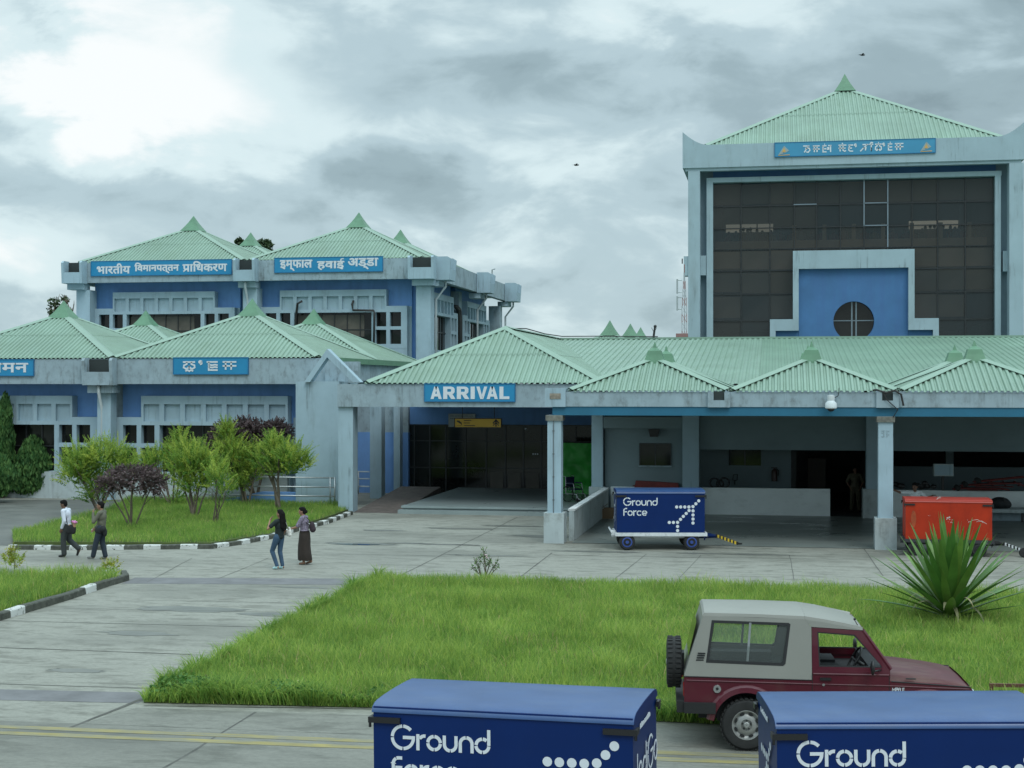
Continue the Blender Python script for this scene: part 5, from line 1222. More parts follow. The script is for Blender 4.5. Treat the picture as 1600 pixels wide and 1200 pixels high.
    for s in (-1, 1): mb = MB(); mb.box(3.55, 3.63, s*.731, s*.748, .80, .84); B(mb, 'indicator', mat('amber indicator', (.5,.2,.02), .3))
    for s in (-1, 1): mb = MB(); mb.box(1.24, 1.26, s*.5, s*.72, .22, .52); B(mb, 'mud_flap', RUBBER)
    # windscreen with its pillars
    mb = MB(); a, c = (2.73,1.12), (2.375,1.60); wy = (.64,.585)
    mb.add([(a[0],-wy[0],a[1]),(a[0],wy[0],a[1]),(c[0],wy[1],c[1]),(c[0],-wy[1],c[1])], [(0,1,2,3)]); ws = B(mb, 'windscreen', JGL)
    mb = MB()
    for s in (-1,1): mb.tube([(2.735,s*.67,1.10),(2.372,s*.615,1.60)], .03, 8)
    mb.tube([(2.372,-.615,1.6),(2.372,.615,1.6)], .025, 8); B(mb, 'windscreen_frame', JM, ws)
    # inside: trim, seats, steering wheel
    mb = MB(); mb.box(.03, 2.68, -.69, .69, .972, .985); mb.box(2.45, 2.68, -.66, .66, .985, 1.13); mb.box(.1, 1.25, -.66, -.42, .986, 1.10); mb.box(.1, 1.25, .42, .66, .986, 1.10); B(mb, 'interior_trim', JIN)
    for y in (-.34, .34):
        mb = MB(); mb.prism([(1.62,.99),(1.72,.99),(1.60,1.38),(1.50,1.38)], 'y', y-.22, y+.22); mb.box(1.7, 2.1, y-.23, y+.23, .99, 1.07); B(mb, 'seat', JIN)
    mb = MB(); c0 = Vector((2.30,-.34,1.16)); ax = Vector((.86,0,-.5)).normalized(); u = Vector((0,1,0)); v = ax.cross(u); pts = [c0+(u*math.cos(6.283*i/28)+v*math.sin(6.283*i/28))*.185 for i in range(29)]
    mb.tube(pts, .016, 8); mb.tube([c0-u*.18, c0+u*.18], .014, 6); mb.tube([c0, c0+ax*.3], .025, 8); B(mb, 'steering_wheel', BLACK, smooth=True)
    mb = MB(); mb.tube([(2.34,-.5,1.62),(2.28,-.5,1.72)], .006, 5); mb.ell((2.285,-.5,1.725), .018, 8, 6); B(mb, 'aerial', BLACK)
    for s in (-1,):
        mb = MB(); mb.lathe([(.005,-.012),(.05,-.012),(.055,.0),(.05,.008),(.005,.008)], 20, 'y', (.44,s*.738,.81)); fc = B(mb, 'fuel_cap', CHROME); mb = MB(); mb.lathe([(.003,-.004),(.02,-.004),(.02,.003),(.003,.003)], 12, 'y', (.44,s*.752,.815)); B(mb, 'lock', BLACK, fc)
    mb = MB(); strokes(mb, 'MPFI E', (2.745,-.736,.825), UX, UZ, NF, .05, .17, .004, 0, .165); B(mb, 'lettering', WHITE)
    mb = MB()
    for y in (-.62, .62): mb.box(-.012, 0, y-.07, y+.07, .70, .86)
    B(mb, 'tail_light', mat('red tail lamp', (.35,.01,.01), .3))
    # wheels
    def wheel(c, axis, name, s=1):
        prof = [(.19,-.095),(.25,-.105),(.305,-.10),(.332,-.075),(.338,-.03),(.338,.03),(.332,.075),(.305,.10),(.25,.105),(.19,.095)]
        mb = MB(); mb.lathe(prof+[prof[0]], 36, axis, c, cap=False)
        for k in range(32):         # tread blocks
            th = 6.283*k/32
            for w_ in (-.055,.055):
                q = Vector((math.cos(th)*.343, w_, math.sin(th)*.343)); tt = Vector((-math.sin(th),0,math.cos(th)))*.02; nn = Vector((math.cos(th),0,math.sin(th)))*.007; ww = Vector((0,.035,0))
                pts = [q-tt-ww-nn, q+tt-ww-nn, q+tt+ww-nn, q-tt+ww-nn, q-tt-ww+nn, q+tt-ww+nn, q+tt+ww+nn, q-tt+ww+nn]
                if axis == 'x': pts = [Vector((p.y, p.x, p.z)) for p in pts]
                mb.add([p+Vector(c) for p in pts], [(0,1,2,3),(7,6,5,4),(0,4,5,1),(1,5,6,2),(2,6,7,3),(3,7,4,0)])
        w = B(mb, name, RUBBER, smooth=True, auto=35)
        sg = s
        cc = lambda o: (c[0]+(sg*o if axis == 'x' else 0), c[1]+(sg*o if axis == 'y' else 0), c[2])
        rp = [(.20,.085),(.195,.10),(.185,.098),(.178,.07),(.150,.055),(.125,.078),(.075,.085),(.07,.06),(.045,.06),(.04,.10),(.03,.11),(.004,.11)]
        mb = MB(); mb.lathe([(a, sg*b) for a, b in rp], 36, axis, c, cap=False)
        for k in range(8):
            th = 6.283*(k+.5)/8; n_ = 10; R0 = .152
            base = [(R0*math.cos(th)+.036*math.cos(6.283*i/n_)*-math.sin(th)+.019*math.sin(6.283*i/n_)*math.cos(th), R0*math.sin(th)+.036*math.cos(6.283*i/n_)*math.cos(th)+.019*math.sin(6.283*i/n_)*math.sin(th)) for i in range(n_)]
            mb.add([((c[0]+a) if axis == 'y' else c[0]+sg*.084, (c[1]+sg*.084) if axis == 'y' else c[1]+a, c[2]+b_) for a, b_ in base], [tuple(range(n_))], 1)
        for k in range(5):
            th = 6.283*k/5+.3; a, b_ = .058*math.cos(th), .058*math.sin(th)
            mb.ell(((c[0]+a) if axis == 'y' else c[0]+sg*.075, (c[1]+sg*.078) if axis == 'y' else c[1]+a, c[2]+b_), .012, 8, 6, 1)
        B(mb, 'rim', [RIM, JTRIM], w, smooth=True, auto=35)
    for x in (rw, fw):
        for s in (-1, 1): wheel((x, s*.66, .343), 'y', 'wheel', s)
    wheel((-.13, .0-.18, 1.06), 'x', 'spare_wheel', -1)
    mb = MB(); mb.box(-.06, .01, -.3, -.05, .9, 1.2); B(mb, 'spare_wheel_bracket', JTRIM)
    return r
jeep()
# ---------------------------------------------------------------- people
SKIN = mat('brown skin', (.27,.145,.09), .55, var=.08, vs=6)
SKIND = mat('darker brown skin', (.16,.085,.055), .55, var=.08, vs=6)
LIP = mat('lips', (.20,.07,.055), .5); EYE = mat('dark eyes', (.015,.012,.01), .3)
HAIR = mat('black hair', (.009,.008,.008), .75, var=.4, vs=20, spec=.12)
def cloth(n, c, **k): return mat(n, c, k.pop('rough', .85), var=k.pop('var', .12), vs=k.pop('vs', 8), bump=.12, bs=45, **k)
def voxel(mb, name, mats, parent, vox=.009, sm=3, fn=None):
    me = bpy.data.meshes.new('tmp'); me.from_pydata(mb.v, [], mb.f); me.update()
    o = bpy.data.objects.new('tmp', me); col.objects.link(o)
    m = o.modifiers.new('r', 'REMESH'); m.mode = 'VOXEL'; m.voxel_size = vox
    if sm: s = o.modifiers.new('s', 'SMOOTH'); s.factor = .5; s.iterations = sm
    bpy.context.view_layer.update(); dg = bpy.context.evaluated_depsgraph_get()
    ev = bpy.data.meshes.new_from_object(o.evaluated_get(dg)); bpy.data.objects.remove(o); bpy.data.meshes.remove(me)
    ev.name = name; ev.materials.clear()
    for q in (mats if isinstance(mats, (list, tuple)) else [mats]): ev.materials.append(q)
    ev.polygons.foreach_set('use_smooth', [True]*len(ev.polygons))
    mi = [0]*len(ev.polygons)
    if fn:
        for p in ev.polygons: mi[p.index] = fn(p.center)
    ev.polygons.foreach_set('material_index', mi)
    r = bpy.data.objects.new(name, ev); col.objects.link(r); r.parent = parent; return r
V = Vector
def hand(mb, w, d, palm_n, curl=.35, s=1.0):
    """palm plus five separate fingers; w wrist, d pointing direction, palm_n palm normal"""
    w, d, pn = V(w), V(d).normalized(), V(palm_n).normalized(); sd = d.cross(pn).normalized(); pn = sd.cross(d).normalized()
    mb.cap(w, .024, w+d*.045, .026); 
    for k in (-1,0,1): mb.cap(w+d*.02+sd*k*.016, .017, w+d*.082+sd*k*.024, .0145, 8)
    for k, L in zip((-1.5,-.5,.5,1.5), (.060,.072,.078,.068)):
        b = w+d*.085+sd*k*.019; d1 = (d+pn*curl*.6).normalized(); d2 = (d+pn*curl*1.8).normalized(); m = b+d1*L*.5
        mb.cap(b, .0105, m, .0095, 8); mb.cap(m, .0095, m+d2*L*.5, .008, 8)
    b = w+d*.03+sd*.03; t1 = (d*.6+sd*.75+pn*.25).normalized(); t2 = (d*.9+sd*.25+pn*.4).normalized()
    mb.cap(b, .0125, b+t1*.036, .011, 8); mb.cap(b+t1*.036, .011, b+t1*.036+t2*.032, .009, 8)
def person(label, pos, rz, h, J, look, group=None):
    """J: joints in a 1.70 m frame facing +x. keys head, sh/el/wr/hi/kn/an/toe with l/r"""
    r = thing('person', label, 'person', pos, rz, group); r.scale = (h/1.7,)*3
    lean = V(J.get('lean', (0,0,0))); fem = look.get('female', False); bw = .9 if fem else 1.0
    pel, waist, chest, neck = V((0,0,.95)), V((0,0,1.07))+lean*.35, V((0,0,1.26))+lean*.75, V((0,0,1.42))+lean
    head = V(J.get('head', (.03,0,1.575)))+lean
    def sh(s): return V(J.get('sh'+s, (0,(.185 if s == 'l' else -.185)*bw,1.375)))+lean
    def jt(k, s): return V(J[k+s])
    mb = MB()
    mb.ell(pel, (.105,.15,.115)); mb.cap(pel, .11, waist, .105); mb.ell(waist, (.095,.13*bw,.12)); mb.ell(chest, (.11,.158*bw,.165)); mb.cap(waist, .10, chest, .115)
    mb.cap(sh('l')+V((0,-.03,.0)), .055, sh('r')+V((0,.03,0)), .055); mb.cap(neck-V((0,0,.06)), .062, head+V((-.02,0,-.06)), .05)
    if fem:
        for s in (-1,1): mb.ell(chest+V((.085,s*.062,.01)), (.05,.058,.058))
    hd = V(J.get('hdir', (1,0,0))).normalized(); hs = V((-hd.y,hd.x,0)).normalized(); hu = hd.cross(hs)
    Mh = Matrix((hd, hs, hu)).transposed().to_4x4(); Mh.translation = head
    hb = MB(); hb.M = Mh
    hb.ell((-.005,0,.015), (.096,.077,.108), 16, 12); hb.ell((.035,0,-.05), (.058,.055,.068), 14, 10); hb.ell((.062,0,-.092), (.03,.032,.024)); hb.cap((.088,0,.015), .010, (.104,0,-.022), .016, 8); hb.ell((.088,0,-.056), (.015,.026,.014)); hb.ell((.074,.034,-.022),(.022,.024,.024)); hb.ell((.074,-.034,-.022),(.022,.024,.024)); hb.cap((.078,-.045,.03), .016, (.078,.045,.03), .016, 8)
    for s in (-1,1): hb.ell((-.008,s*.079,-.012), (.022,.012,.032), 8, 6)
    b0 = len(mb.v); mb.v += hb.v; mb.f += [tuple(b0+i for i in f) for f in hb.f]; mb.m += hb.m
    ar, lr = look.get('arm', 1.0), look.get('leg', 1.0)
    for s in 'lr':
        a, e, w = sh(s), jt('el',s), jt('wr',s)
        mb.cap(a, .052*ar, e, .038*ar); mb.cap(e, .039*ar, w, .026*ar); hand(mb, w, J.get('hd'+s, w-e), J.get('pn'+s, (0,-1 if s == 'l' else 1,0)), J.get('curl'+s, .4))
        hi, kn, an = V((0,.088 if s == 'l' else -.088,.92)), jt('kn',s), jt('an',s); toe = V(J['toe'+s])
        mb.cap(hi, .088*lr, kn, .055*lr); mb.cap(kn, .056*lr, an, .037*lr); mb.cap(an+V((-.02,0,-.03)), .036, toe, .026)
    Mi = Mh.inverted()
    def face(c):
        q = Mi @ c
        if q.x > .06 and abs(abs(q.y)-.033) < .016 and abs(q.z-.006) < .009: return 2
        if q.x > .07 and abs(q.y) < .024 and abs(q.z+.056) < .008: return 1
        return 0
    voxel(mb, 'body', [look.get('skin', SKIN), LIP, EYE], r, .0085, 2, face)
    # upper garment
    g = look['top']; mb = MB(); o = .017
    mb.ell(chest, (.12+o,.165*bw+o,.17)); mb.cap(waist-V((0,0,.06)), .112+o, chest, .125+o*.5); mb.ell(waist, (.105+o,.135*bw+o,.12)); mb.ell(pel+V((0,0,g.get('drop', .02))), (.115+o,.155+o,.10)); mb.cap(sh('l')+V((0,-.03,.003)), .062+o*.5, sh('r')+V((0,.03,.003)), .062+o*.5); mb.cap(neck-V((0,0,.06)), .075, neck+V((0,0,.0)), .062)
    if fem:
        for s in (-1,1): mb.ell(chest+V((.09,s*.062,.005)), (.055,.062,.062))
    for s in 'lr':
        a, e, w = sh(s), jt('el',s), jt('wr',s); k = g.get('sleeve', 1.0)
        if k <= .5: mb.cap(a, .062+o*.4, a.lerp(e, k*2), .052+o*.6)
        else:
            mb.cap(a, .06+o*.4, e, .046+o*.6); mb.cap(e, .046+o*.6, e.lerp(w, (k-.5)*1.9), .036+o*.5)
    voxel(mb, g['name'], g['mat'], r, .011, 2)
    # lower garment
    b = look['bottom']; mb = MB()
    if b.get('skirt'):
        pr = [(1.0,.135,.165,0),(.92,.155,.185,0),(.75,.17,.19,.0),(.55,.18,.19,.01),(.35,.195,.195,.0),(.15,.21,.205,-.02),(.13,.20,.195,-.02)]
        vs = []; n = 40
        for i, (z, rx, ry, cx) in enumerate(pr):
            for j in range(n):
                th = 6.283*j/n; f = 1+.035*math.sin(th*7+z*2)*min(1, i/3)+.03*math.sin(th*3+1)*min(1, i/3)
                vs.append((cx+rx*f*math.cos(th), ry*f*math.sin(th), z+(.012*math.sin(th*5) if i >= 5 else 0)))
        mb.add(vs, [(i*n+j, i*n+(j+1) % n, (i+1)*n+(j+1) % n, (i+1)*n+j) for i in range(len(pr)-1) for j in range(n)]+[tuple(range(n))])
        mb.build(b['name'], b['mat'], r, world=False, smooth=True)
    else:
        w = b.get('wide', .0); mb.ell(pel, (.118,.165,.125)); mb.cap(pel, .118, pel+V((0,0,.08)), .118)
        for s in 'lr':
            hi, kn, an = V((0,.088 if s == 'l' else -.088,.92)), jt('kn',s), jt('an',s)
            mb.cap(hi, .100+w*.3, kn, .066+w*.7); mb.cap(kn, .066+w*.7, an+(kn-an).normalized()*.02, .050+w)
        voxel(mb, b['name'], b['mat'], r, .011, 2)
    # shoes
    for s in 'lr':
        an, toe = jt('an',s), V(J['toe'+s]); mb = MB(); d = (toe-an); d.z = 0; d = d.normalized() if d.length > .02 else V((0,0,-1)); f = (toe-(an+V((-.03,0,-.035))))
        mb.cap(an+V((0,0,-.03)), .046, toe, .034); mb.cap(an+V((0,0,-.0)), .042, an+V((0,0,-.03)), .046)
        if look.get('sandal'): mb = MB(); mb.cap(an+V((-.02,0,-.058)), .016, toe+V((.01,0,-.018)), .016); mb.cap(toe+V((-.06,.035,-.01)), .012, toe+V((-.06,-.035,.02)), .012)
        voxel(mb, 'shoe', look['shoe'], r, .009, 1)
    # hair
    mb = MB(); mb.M = Mh; hs_ = look.get('hair', 'short')
    mb.ell((-.022,0,.035), (.099,.086,.103), 16, 12); mb.ell((.02,0,.085), (.075,.07,.05)); mb.ell((-.05,0,-.015), (.06,.078,.07))
    if hs_ == 'long':
        mb.M = None; mb.cap(head+V((-.075,0,.0)), .085, head+V((-.10,0,-.22)), .085); mb.cap(head+V((-.08,.05,-.05)), .05, head+V((-.12,.06,-.38)), .045); mb.cap(head+V((-.08,-.05,-.05)), .05, head+V((-.13,-.06,-.42)), .045); mb.cap(head+V((-.10,0,-.2)), .07, head+V((-.14,0,-.46)), .035)
    if hs_ == 'bun': mb.ell((-.115,0,-.02), (.045,.05,.05)); mb.ell((-.06,0,-.05), (.05,.07,.045))
    voxel(mb, 'hair', HAIR, r, .009, 1)
    return r
def bag(name, label, r, pts, m, strap=None, cat='bag', vox=.012):
    """a carried bag: its own thing, placed with the carrier's frame"""
    bpy.context.view_layer.update()
    Mw = Matrix.LocRotScale(r.location, r.rotation_euler, r.scale)
    root = thing(name, label, cat, Mw @ V(pts[0][0]), r.rotation_euler.z); root.scale = r.scale
    off = V(pts[0][0]); mb = MB()
    for c, rr in pts: mb.ell(V(c)-off, rr, 14, 10)
    voxel(mb, 'pouch', m, root, vox, 3)
    if strap:
        mb = MB(); mb.tube([V(p)-off for p in strap], .012, 6); mb.build('strap', m, root, world=False, smooth=True)
    return root
SHIRTW = cloth('pale blue white shirt', (.56,.60,.68)); TROU = cloth('dark grey trousers', (.035,.042,.042)); SHOEB = mat('black leather shoe', (.015,.015,.015), .4)
SHIRTG = cloth('olive grey sweater', (.115,.115,.085)); JEAND = cloth('dark blue jeans', (.018,.028,.042)); SHOEG = mat('grey trainers', (.16,.17,.16), .7, var=.4, vs=14)
TEEB = cloth('black tee shirt', (.010,.018,.018)); JEAN = cloth('blue jeans', (.035,.075,.13), var=.25, vs=4); SHOEC = mat('pale aqua shoes', (.38,.60,.62), .6)
LILAC = cloth('lilac patterned blouse', (.20,.17,.23), var=.55, vs=22); SKIRT = cloth('dark brown skirt', (.028,.020,.016)); SAND = mat('brown sandals', (.09,.05,.035), .6)
TEEW = cloth('white tee shirt', (.62,.66,.68)); KHAKI = cloth('khaki uniform', (.085,.078,.05))
walk1 = dict(ell=(-.05,.235,1.09), wrl=(.055,.21,.86), elr=(.03,-.23,1.10), wrr=(.14,-.20,.90), knl=(.06,.09,.50), anl=(.03,.09,.085), toel=(.18,.09,.03), knr=(-.04,-.085,.50), anr=(-.35,-.085,.24), toer=(-.30,-.085,.06), hdir=(1,0,-.32), head=(.07,0,1.565), lean=(.02,0,0))
g = G(104, 870); m1 = person('man in pale shirt and dark trousers walking left with a black shoulder bag', (g.x,g.y,.0), rad(180), 1.60, walk1, dict(skin=SKIND, top=dict(name='shirt', mat=SHIRTW, sleeve=.97, drop=.01), bottom=dict(name='trousers', mat=TROU, wide=.028), shoe=SHOEB))
bag('shoulder_bag', 'black shoulder bag hanging at the back of the man in the pale shirt', m1, [((-.27,.24,.86), (.16,.06,.14)), ((-.20,.24,.80), (.12,.055,.10)), ((-.33,.24,.80), (.09,.05,.10))], cloth('black bag cloth', (.012,.013,.014)), [(-.14,.2,.92),(-.10,.20,1.15),(-.02,.16,1.36),(.03,.06,1.46),(.06,-.06,1.40),(0,-.16,1.2),(-.2,.02,.98),(-.33,.2,.92)])
PINK = mat('pink wrapping', (.62,.22,.48), .6, var=.4, vs=25); PAPER = mat('brown paper', (.42,.25,.15), .7)
Mw = Matrix.LocRotScale(m1.location, m1.rotation_euler, m1.scale); c = Mw @ V((-.33,.24,.99))
fb = thing('flower_bundle', 'pink flower bundle in paper poking out of the black shoulder bag', 'flowers', c, 0); mb = MB()
for k in range(9): mb.ell((.05+RNG.gauss(0,.035), RNG.gauss(0,.03), .06+RNG.gauss(0,.03)), .032, 8, 6)
mb.build('petals', PINK, fb, world=False, smooth=True); mb = MB(); mb.lathe([(.02,-.13),(.05,.02),(.075,.06)], 12, 'z', (.04,0,0)); mb.cap((-.06,0,-.06), .03, (-.10,0,-.02), .03); mb.build('wrapper', PAPER, fb, world=False)
walk2 = dict(ell=(.13,.245,1.12), wrl=(.19,.13,1.38), hdl=(.05,-.45,.9), pnl=(-.8,-.5,0), curll=.9, elr=(.09,-.24,1.10), wrr=(.26,-.2,.90), knl=(.12,.09,.50), anl=(.21,.09,.10), toel=(.36,.09,.06), knr=(.0,-.085,.50), anr=(-.10,-.085,.085), toer=(.05,-.085,.03), lean=(-.03,0,0), head=(.05,0,1.575))
g = G(158, 874); m2 = person('person in olive sweater and dark jeans walking left with one hand raised to the mouth', (g.x,g.y,0), rad(184), 1.60, walk2, dict(top=dict(name='sweater', mat=SHIRTG, sleeve=.99, drop=.0), bottom=dict(name='jeans', mat=JEAND, wide=.022), shoe=SHOEG))
bag('waist_bag', 'black jacket bundle at the waist of the person in the olive sweater', m2, [((-.10,.12,.90), (.10,.11,.10)), ((-.14,.06,.80), (.06,.10,.13)), ((.02,.14,.86), (.12,.07,.11))], cloth('black jacket cloth', (.012,.014,.016)), None, 'jacket')
bag('paper_sheet', 'small white packet held by the person in the olive sweater', m2, [((.33,-.2,.84), (.05,.02,.035)), ((.36,-.2,.80), (.03,.015,.04))], TEEW, None, 'packet', .006)
wb = dict(ell=(.12,.34,1.17), wrl=(.20,.15,1.40), hdl=(-.1,-.5,.85), pnl=(-.7,-.6,0), curll=.7, elr=(-.02,-.24,1.10), wrr=(.08,-.22,.88), knl=(.17,.10,.52), anl=(-.02,.10,.10), toel=(.11,.10,.04), knr=(.04,-.085,.50), anr=(-.06,-.085,.09), toer=(.08,-.085,.035), lean=(-.04,0,0), head=(.0,0,1.58))
g = G(436, 889.5); w1 = person('woman in black tee and blue jeans with long dark hair, hand raised to her ear', (g.x,g.y,0), rad(158), 1.56, wb, dict(female=True, hair='long', arm=.9, top=dict(name='tee_shirt', mat=TEEB, sleeve=.32, drop=-.01), bottom=dict(name='jeans', mat=JEAN, wide=.004), shoe=SHOEC))
bag('handbag', 'white handbag hanging beside the woman in black', w1, [((-.13,-.27,1.02), (.10,.05,.10)), ((-.12,-.30,1.10), (.06,.04,.10)), ((-.17,-.26,.97), (.07,.05,.06))], cloth('white bag leather', (.62,.62,.58)), [(-.1,-.28,1.14),(-.04,-.2,1.42),(-.08,-.16,1.40),(-.15,-.26,1.1)])
wl = dict(ell=(.16,.22,1.12), wrl=(.36,.20,1.06), pnl=(0,-.3,-1), elr=(.14,-.22,1.12), wrr=(.34,-.17,1.07), pnr=(0,.3,-1), knl=(.07,.08,.50), anl=(.0,.07,.085), toel=(.13,.07,.035), knr=(-.02,-.08,.50), anr=(-.16,-.07,.12), toer=(-.03,-.07,.035), lean=(.02,0,0), head=(.055,0,1.565), hdir=(1,.1,-.1))
g = G(476, 882); w2 = person('woman in lilac blouse and long dark brown skirt walking left, arm reaching forward', (g.x,g.y,0), rad(178), 1.55, wl, dict(female=True, hair='bun', skin=SKIN, sandal=True, top=dict(name='blouse', mat=LILAC, sleeve=.42, drop=.02), bottom=dict(name='skirt', mat=SKIRT, skirt=True), shoe=SAND))
bag('shoulder_bag', 'dark plum shoulder bag at the back of the woman in the lilac blouse', w2, [((-.24,.02,1.12), (.09,.07,.15)), ((-.26,.02,1.05), (.10,.07,.10))], cloth('plum bag leather', (.035,.022,.03)), [(-.2,.02,1.24),(-.1,.1,1.40),(.0,.14,1.43),(-.02,.12,1.3),(-.2,.06,1.15)])
mp_ = dict(elr=(.08,-.46,1.36), wrr=(.12,-.70,1.46), hdr=(.1,-.8,.35), pnr=(1,0,0), ell=(.14,.36,1.20), wrl=(.30,.50,1.28), pnl=(0,0,-1), knl=(.03,.09,.5), anl=(0,.09,.085), toel=(.14,.09,.03), knr=(.03,-.09,.5), anr=(0,-.09,.085), toer=(.14,-.09,.03), hdir=(.8,-.6,-.2), lean=(.06,0,-.02), head=(.06,0,1.575))
q = cam_pt(1429, 46.8); person('man in white tee leaning behind the red trolley, one arm stretched to the column', (q.x,q.y,0.012), rad(-88), 1.70, mp_, dict(skin=SKIND, top=dict(name='tee_shirt', mat=TEEW, sleeve=.38, drop=0), bottom=dict(name='trousers', mat=TROU, wide=.02), shoe=SHOEB))
gd = dict(ell=(-.03,.30,1.12), wrl=(.05,.20,.92), elr=(-.03,-.30,1.12), wrr=(.05,-.2,.92), knl=(.02,.12,.5), anl=(0,.14,.085), toel=(.14,.16,.03), knr=(.02,-.11,.5), anr=(0,-.13,.085), toer=(.14,-.15,.03))
q = P(1336, 600, 56.6); person('guard in khaki uniform standing in the dark doorway behind the canopy', (q.x,q.y,.012), rad(-85), 1.72, gd, dict(skin=SKIND, top=dict(name='shirt', mat=KHAKI, sleeve=.45, drop=.01), bottom=dict(name='trousers', mat=KHAKI, wide=.025), shoe=SHOEB))
# crowd on the gallery behind the tower glass
mb = MB(); hq = PL(82.8, 1330)
for px_ in list(range(1140, 1215, 7))+list(range(1222, 1430, 16))+list(range(1432, 1555, 6)):
    x = hq.x(px_+RNG.uniform(-3,3)); s = RNG.uniform(.80,.98); y = 83.0+RNG.uniform(0,1.2); z0 = hq.z(398); mi = RNG.randrange(5)
    mb.cap((x,y,z0+.9*s), .16, (x,y,z0+1.32*s), .17, 8, mi); mb.ell((x,y,z0+1.62*s), (.09,.10,.12), 8, 6, 5); mb.cap((x-.2,y,z0+1.35*s), .05, (x-.24,y-.1,z0+1.0*s), .04, 6, mi); mb.cap((x+.2,y,z0+1.35*s), .05, (x+.22,y-.15,z0+1.05*s), .04, 6, mi); mb.cap((x-.08,y,z0+.05), .07, (x-.08,y,z0+.9*s), .09, 6, 4); mb.cap((x+.08,y,z0+.05), .07, (x+.08,y,z0+.9*s), .09, 6, 4)
cr = mb.build('crowd', [cloth('crowd red', (.30,.04,.03)), cloth('crowd ochre', (.35,.22,.06)), cloth('crowd pink', (.40,.16,.14)), cloth('crowd grey', (.2,.2,.22)), cloth('crowd dark', (.03,.03,.035)), SKIND], smooth=True); stuff(cr)
tag(cr, 'visitors standing behind the gallery parapet inside the tower glass', 'crowd')
# ---------------------------------------------------------------- trees and plants
BARK = mat('grey brown bark', (.12,.10,.075), .9, var=.35, vs=9, bump=.4, bs=40)
DUR = mat('yellow green hedge leaves', (.32,.45,.075), .55, var=.2, vs=1.6, trans=.5, leafvar=.6, spec=.3, tint=(.40,.52,.10))
DURD = mat('mid green hedge leaves', (.18,.32,.055), .55, var=.25, vs=1.6, trans=.5, leafvar=.8, spec=.3)
PURP = mat('dark purple leaves', (.135,.095,.095), .5, var=.3, vs=2, trans=.3, leafvar=.8, spec=.35, tint=(.16,.115,.115))
CYP = mat('dark cypress foliage', (.06,.15,.05), .7, var=.35, vs=1.6, trans=.35, leafvar=.8, spec=.2, tint=(.115,.25,.075))
AGV = mat('agave leaves', (.085,.19,.034), .42, var=.25, vs=2, leafvar=.5, spec=.5, trans=.12)
DRY = mat('dry agave leaves', (.20,.19,.10), .8, var=.3, vs=3, leafvar=.5)
FARL = mat('far tree leaves', (.05,.085,.035), .7, var=.3, vs=1, trans=.2, leafvar=.8)
YELL = mat('yellow green border leaves', (.28,.30,.03), .55, var=.3, vs=3, trans=.3, leafvar=.6)
def unit(n): v = NR.normal(size=(n,3)); return v/np.linalg.norm(v,axis=1)[:,None]
def shoots(ells, per, L, step, lsize, mats, root, name='crown', upb=.9, split=.5, narrow=.42):
    P_, S_, D_, MI, RN = [], [], [], [], []
    for (c, r) in ells:
        c, r = np.array(c), np.array(r); n = int(per*r[0]*r[2]*4)+8
        o = unit(n)*(NR.rand(n)**.45)[:,None]; st = c+o*r*.92
        d = o*.8+unit(n)*.45; d[:,2] += upb; d /= np.linalg.norm(d,axis=1)[:,None]
        ln_ = L*(.4+.9*NR.rand(n)); dark = (NR.rand(n) < np.clip(split-.55*o[:,2]-.35*(np.linalg.norm(o,axis=1)-.5), .08, .95)).astype(int); rn = NR.rand(n)
        for i in range(n):
            k = max(3, int(ln_[i]/step)); t = (np.arange(k)+.5)/k
            p = st[i]+d[i]*t[:,None]*ln_[i]; p[:,2] -= .18*ln_[i]*t**2
            for s in (0,1):
                sd = np.cross(d[i], unit(1)[0]); sd = sd/np.linalg.norm(sd)*(1 if s else -1)
                q = unit(k)*.45+sd+d[i]*.7; q /= np.linalg.norm(q,axis=1)[:,None]
                P_.append(p); D_.append(q); S_.append(lsize*(1.15-.6*t)*(.7+.6*NR.rand(k))); MI.append(np.full(k, dark[i])); RN.append(np.clip(rn[i]+.3*(NR.rand(k)-.5),0,1))
    P_, D_, S_, MI, RN = np.concatenate(P_), np.concatenate(D_), np.concatenate(S_), np.concatenate(MI), np.concatenate(RN); n = len(P_)
    sd = np.cross(D_, unit(n)); sd /= np.linalg.norm(sd,axis=1)[:,None]; nn = np.cross(sd, D_)
    V_ = np.empty((n,4,3)); s = S_[:,None]; V_[:,0] = P_; V_[:,1] = P_+D_*s*.55+sd*s*narrow*.5+nn*s*.08; V_[:,2] = P_+D_*s*1.1; V_[:,3] = P_+D_*s*.55-sd*s*narrow*.5+nn*s*.08
    f = np.arange(n)[:,None]*4+np.arange(4)[None,:]
    V_ -= np.array(root.location)[None,None]
    o = mesh_np(name, V_.reshape(-1,3), f, mats, np.repeat(RN,4), MI); o.parent = root; return o
def stems(root, base, tips, r0, name='trunk', m=None, wob=.08):
    mb = MB()
    for tp in tips:
        a, b = Vector(base)+Vector((RNG.uniform(-.12,.12),RNG.uniform(-.1,.1),-.05)), Vector(tp); pts, rs = [], []
        for i in range(7):
            t = i/6; q = a.lerp(b, t); q.z = a.z+(b.z-a.z)*(t**.85); q += Vector((mnoise.noise((a.x*9+t*3,1,1)), mnoise.noise((a.y*9+t*3,5,1)), 0))*wob*2*t*(1.3-t)
            pts.append(q); rs.append(r0*(1-.65*t))
        mb.tube(pts, rs, 7)
        for k in range(3):
            s0 = pts[3+k]; e = s0+Vector((RNG.uniform(-.4,.4), RNG.uniform(-.4,.4), RNG.uniform(.25,.6))); mb.tube([s0, s0.lerp(e,.5)+Vector((0,0,.05)), e], [rs[3+k]*.6, rs[3+k]*.4, .006], 5)
    o = mb.build(name, m or BARK, root, smooth=True); return o
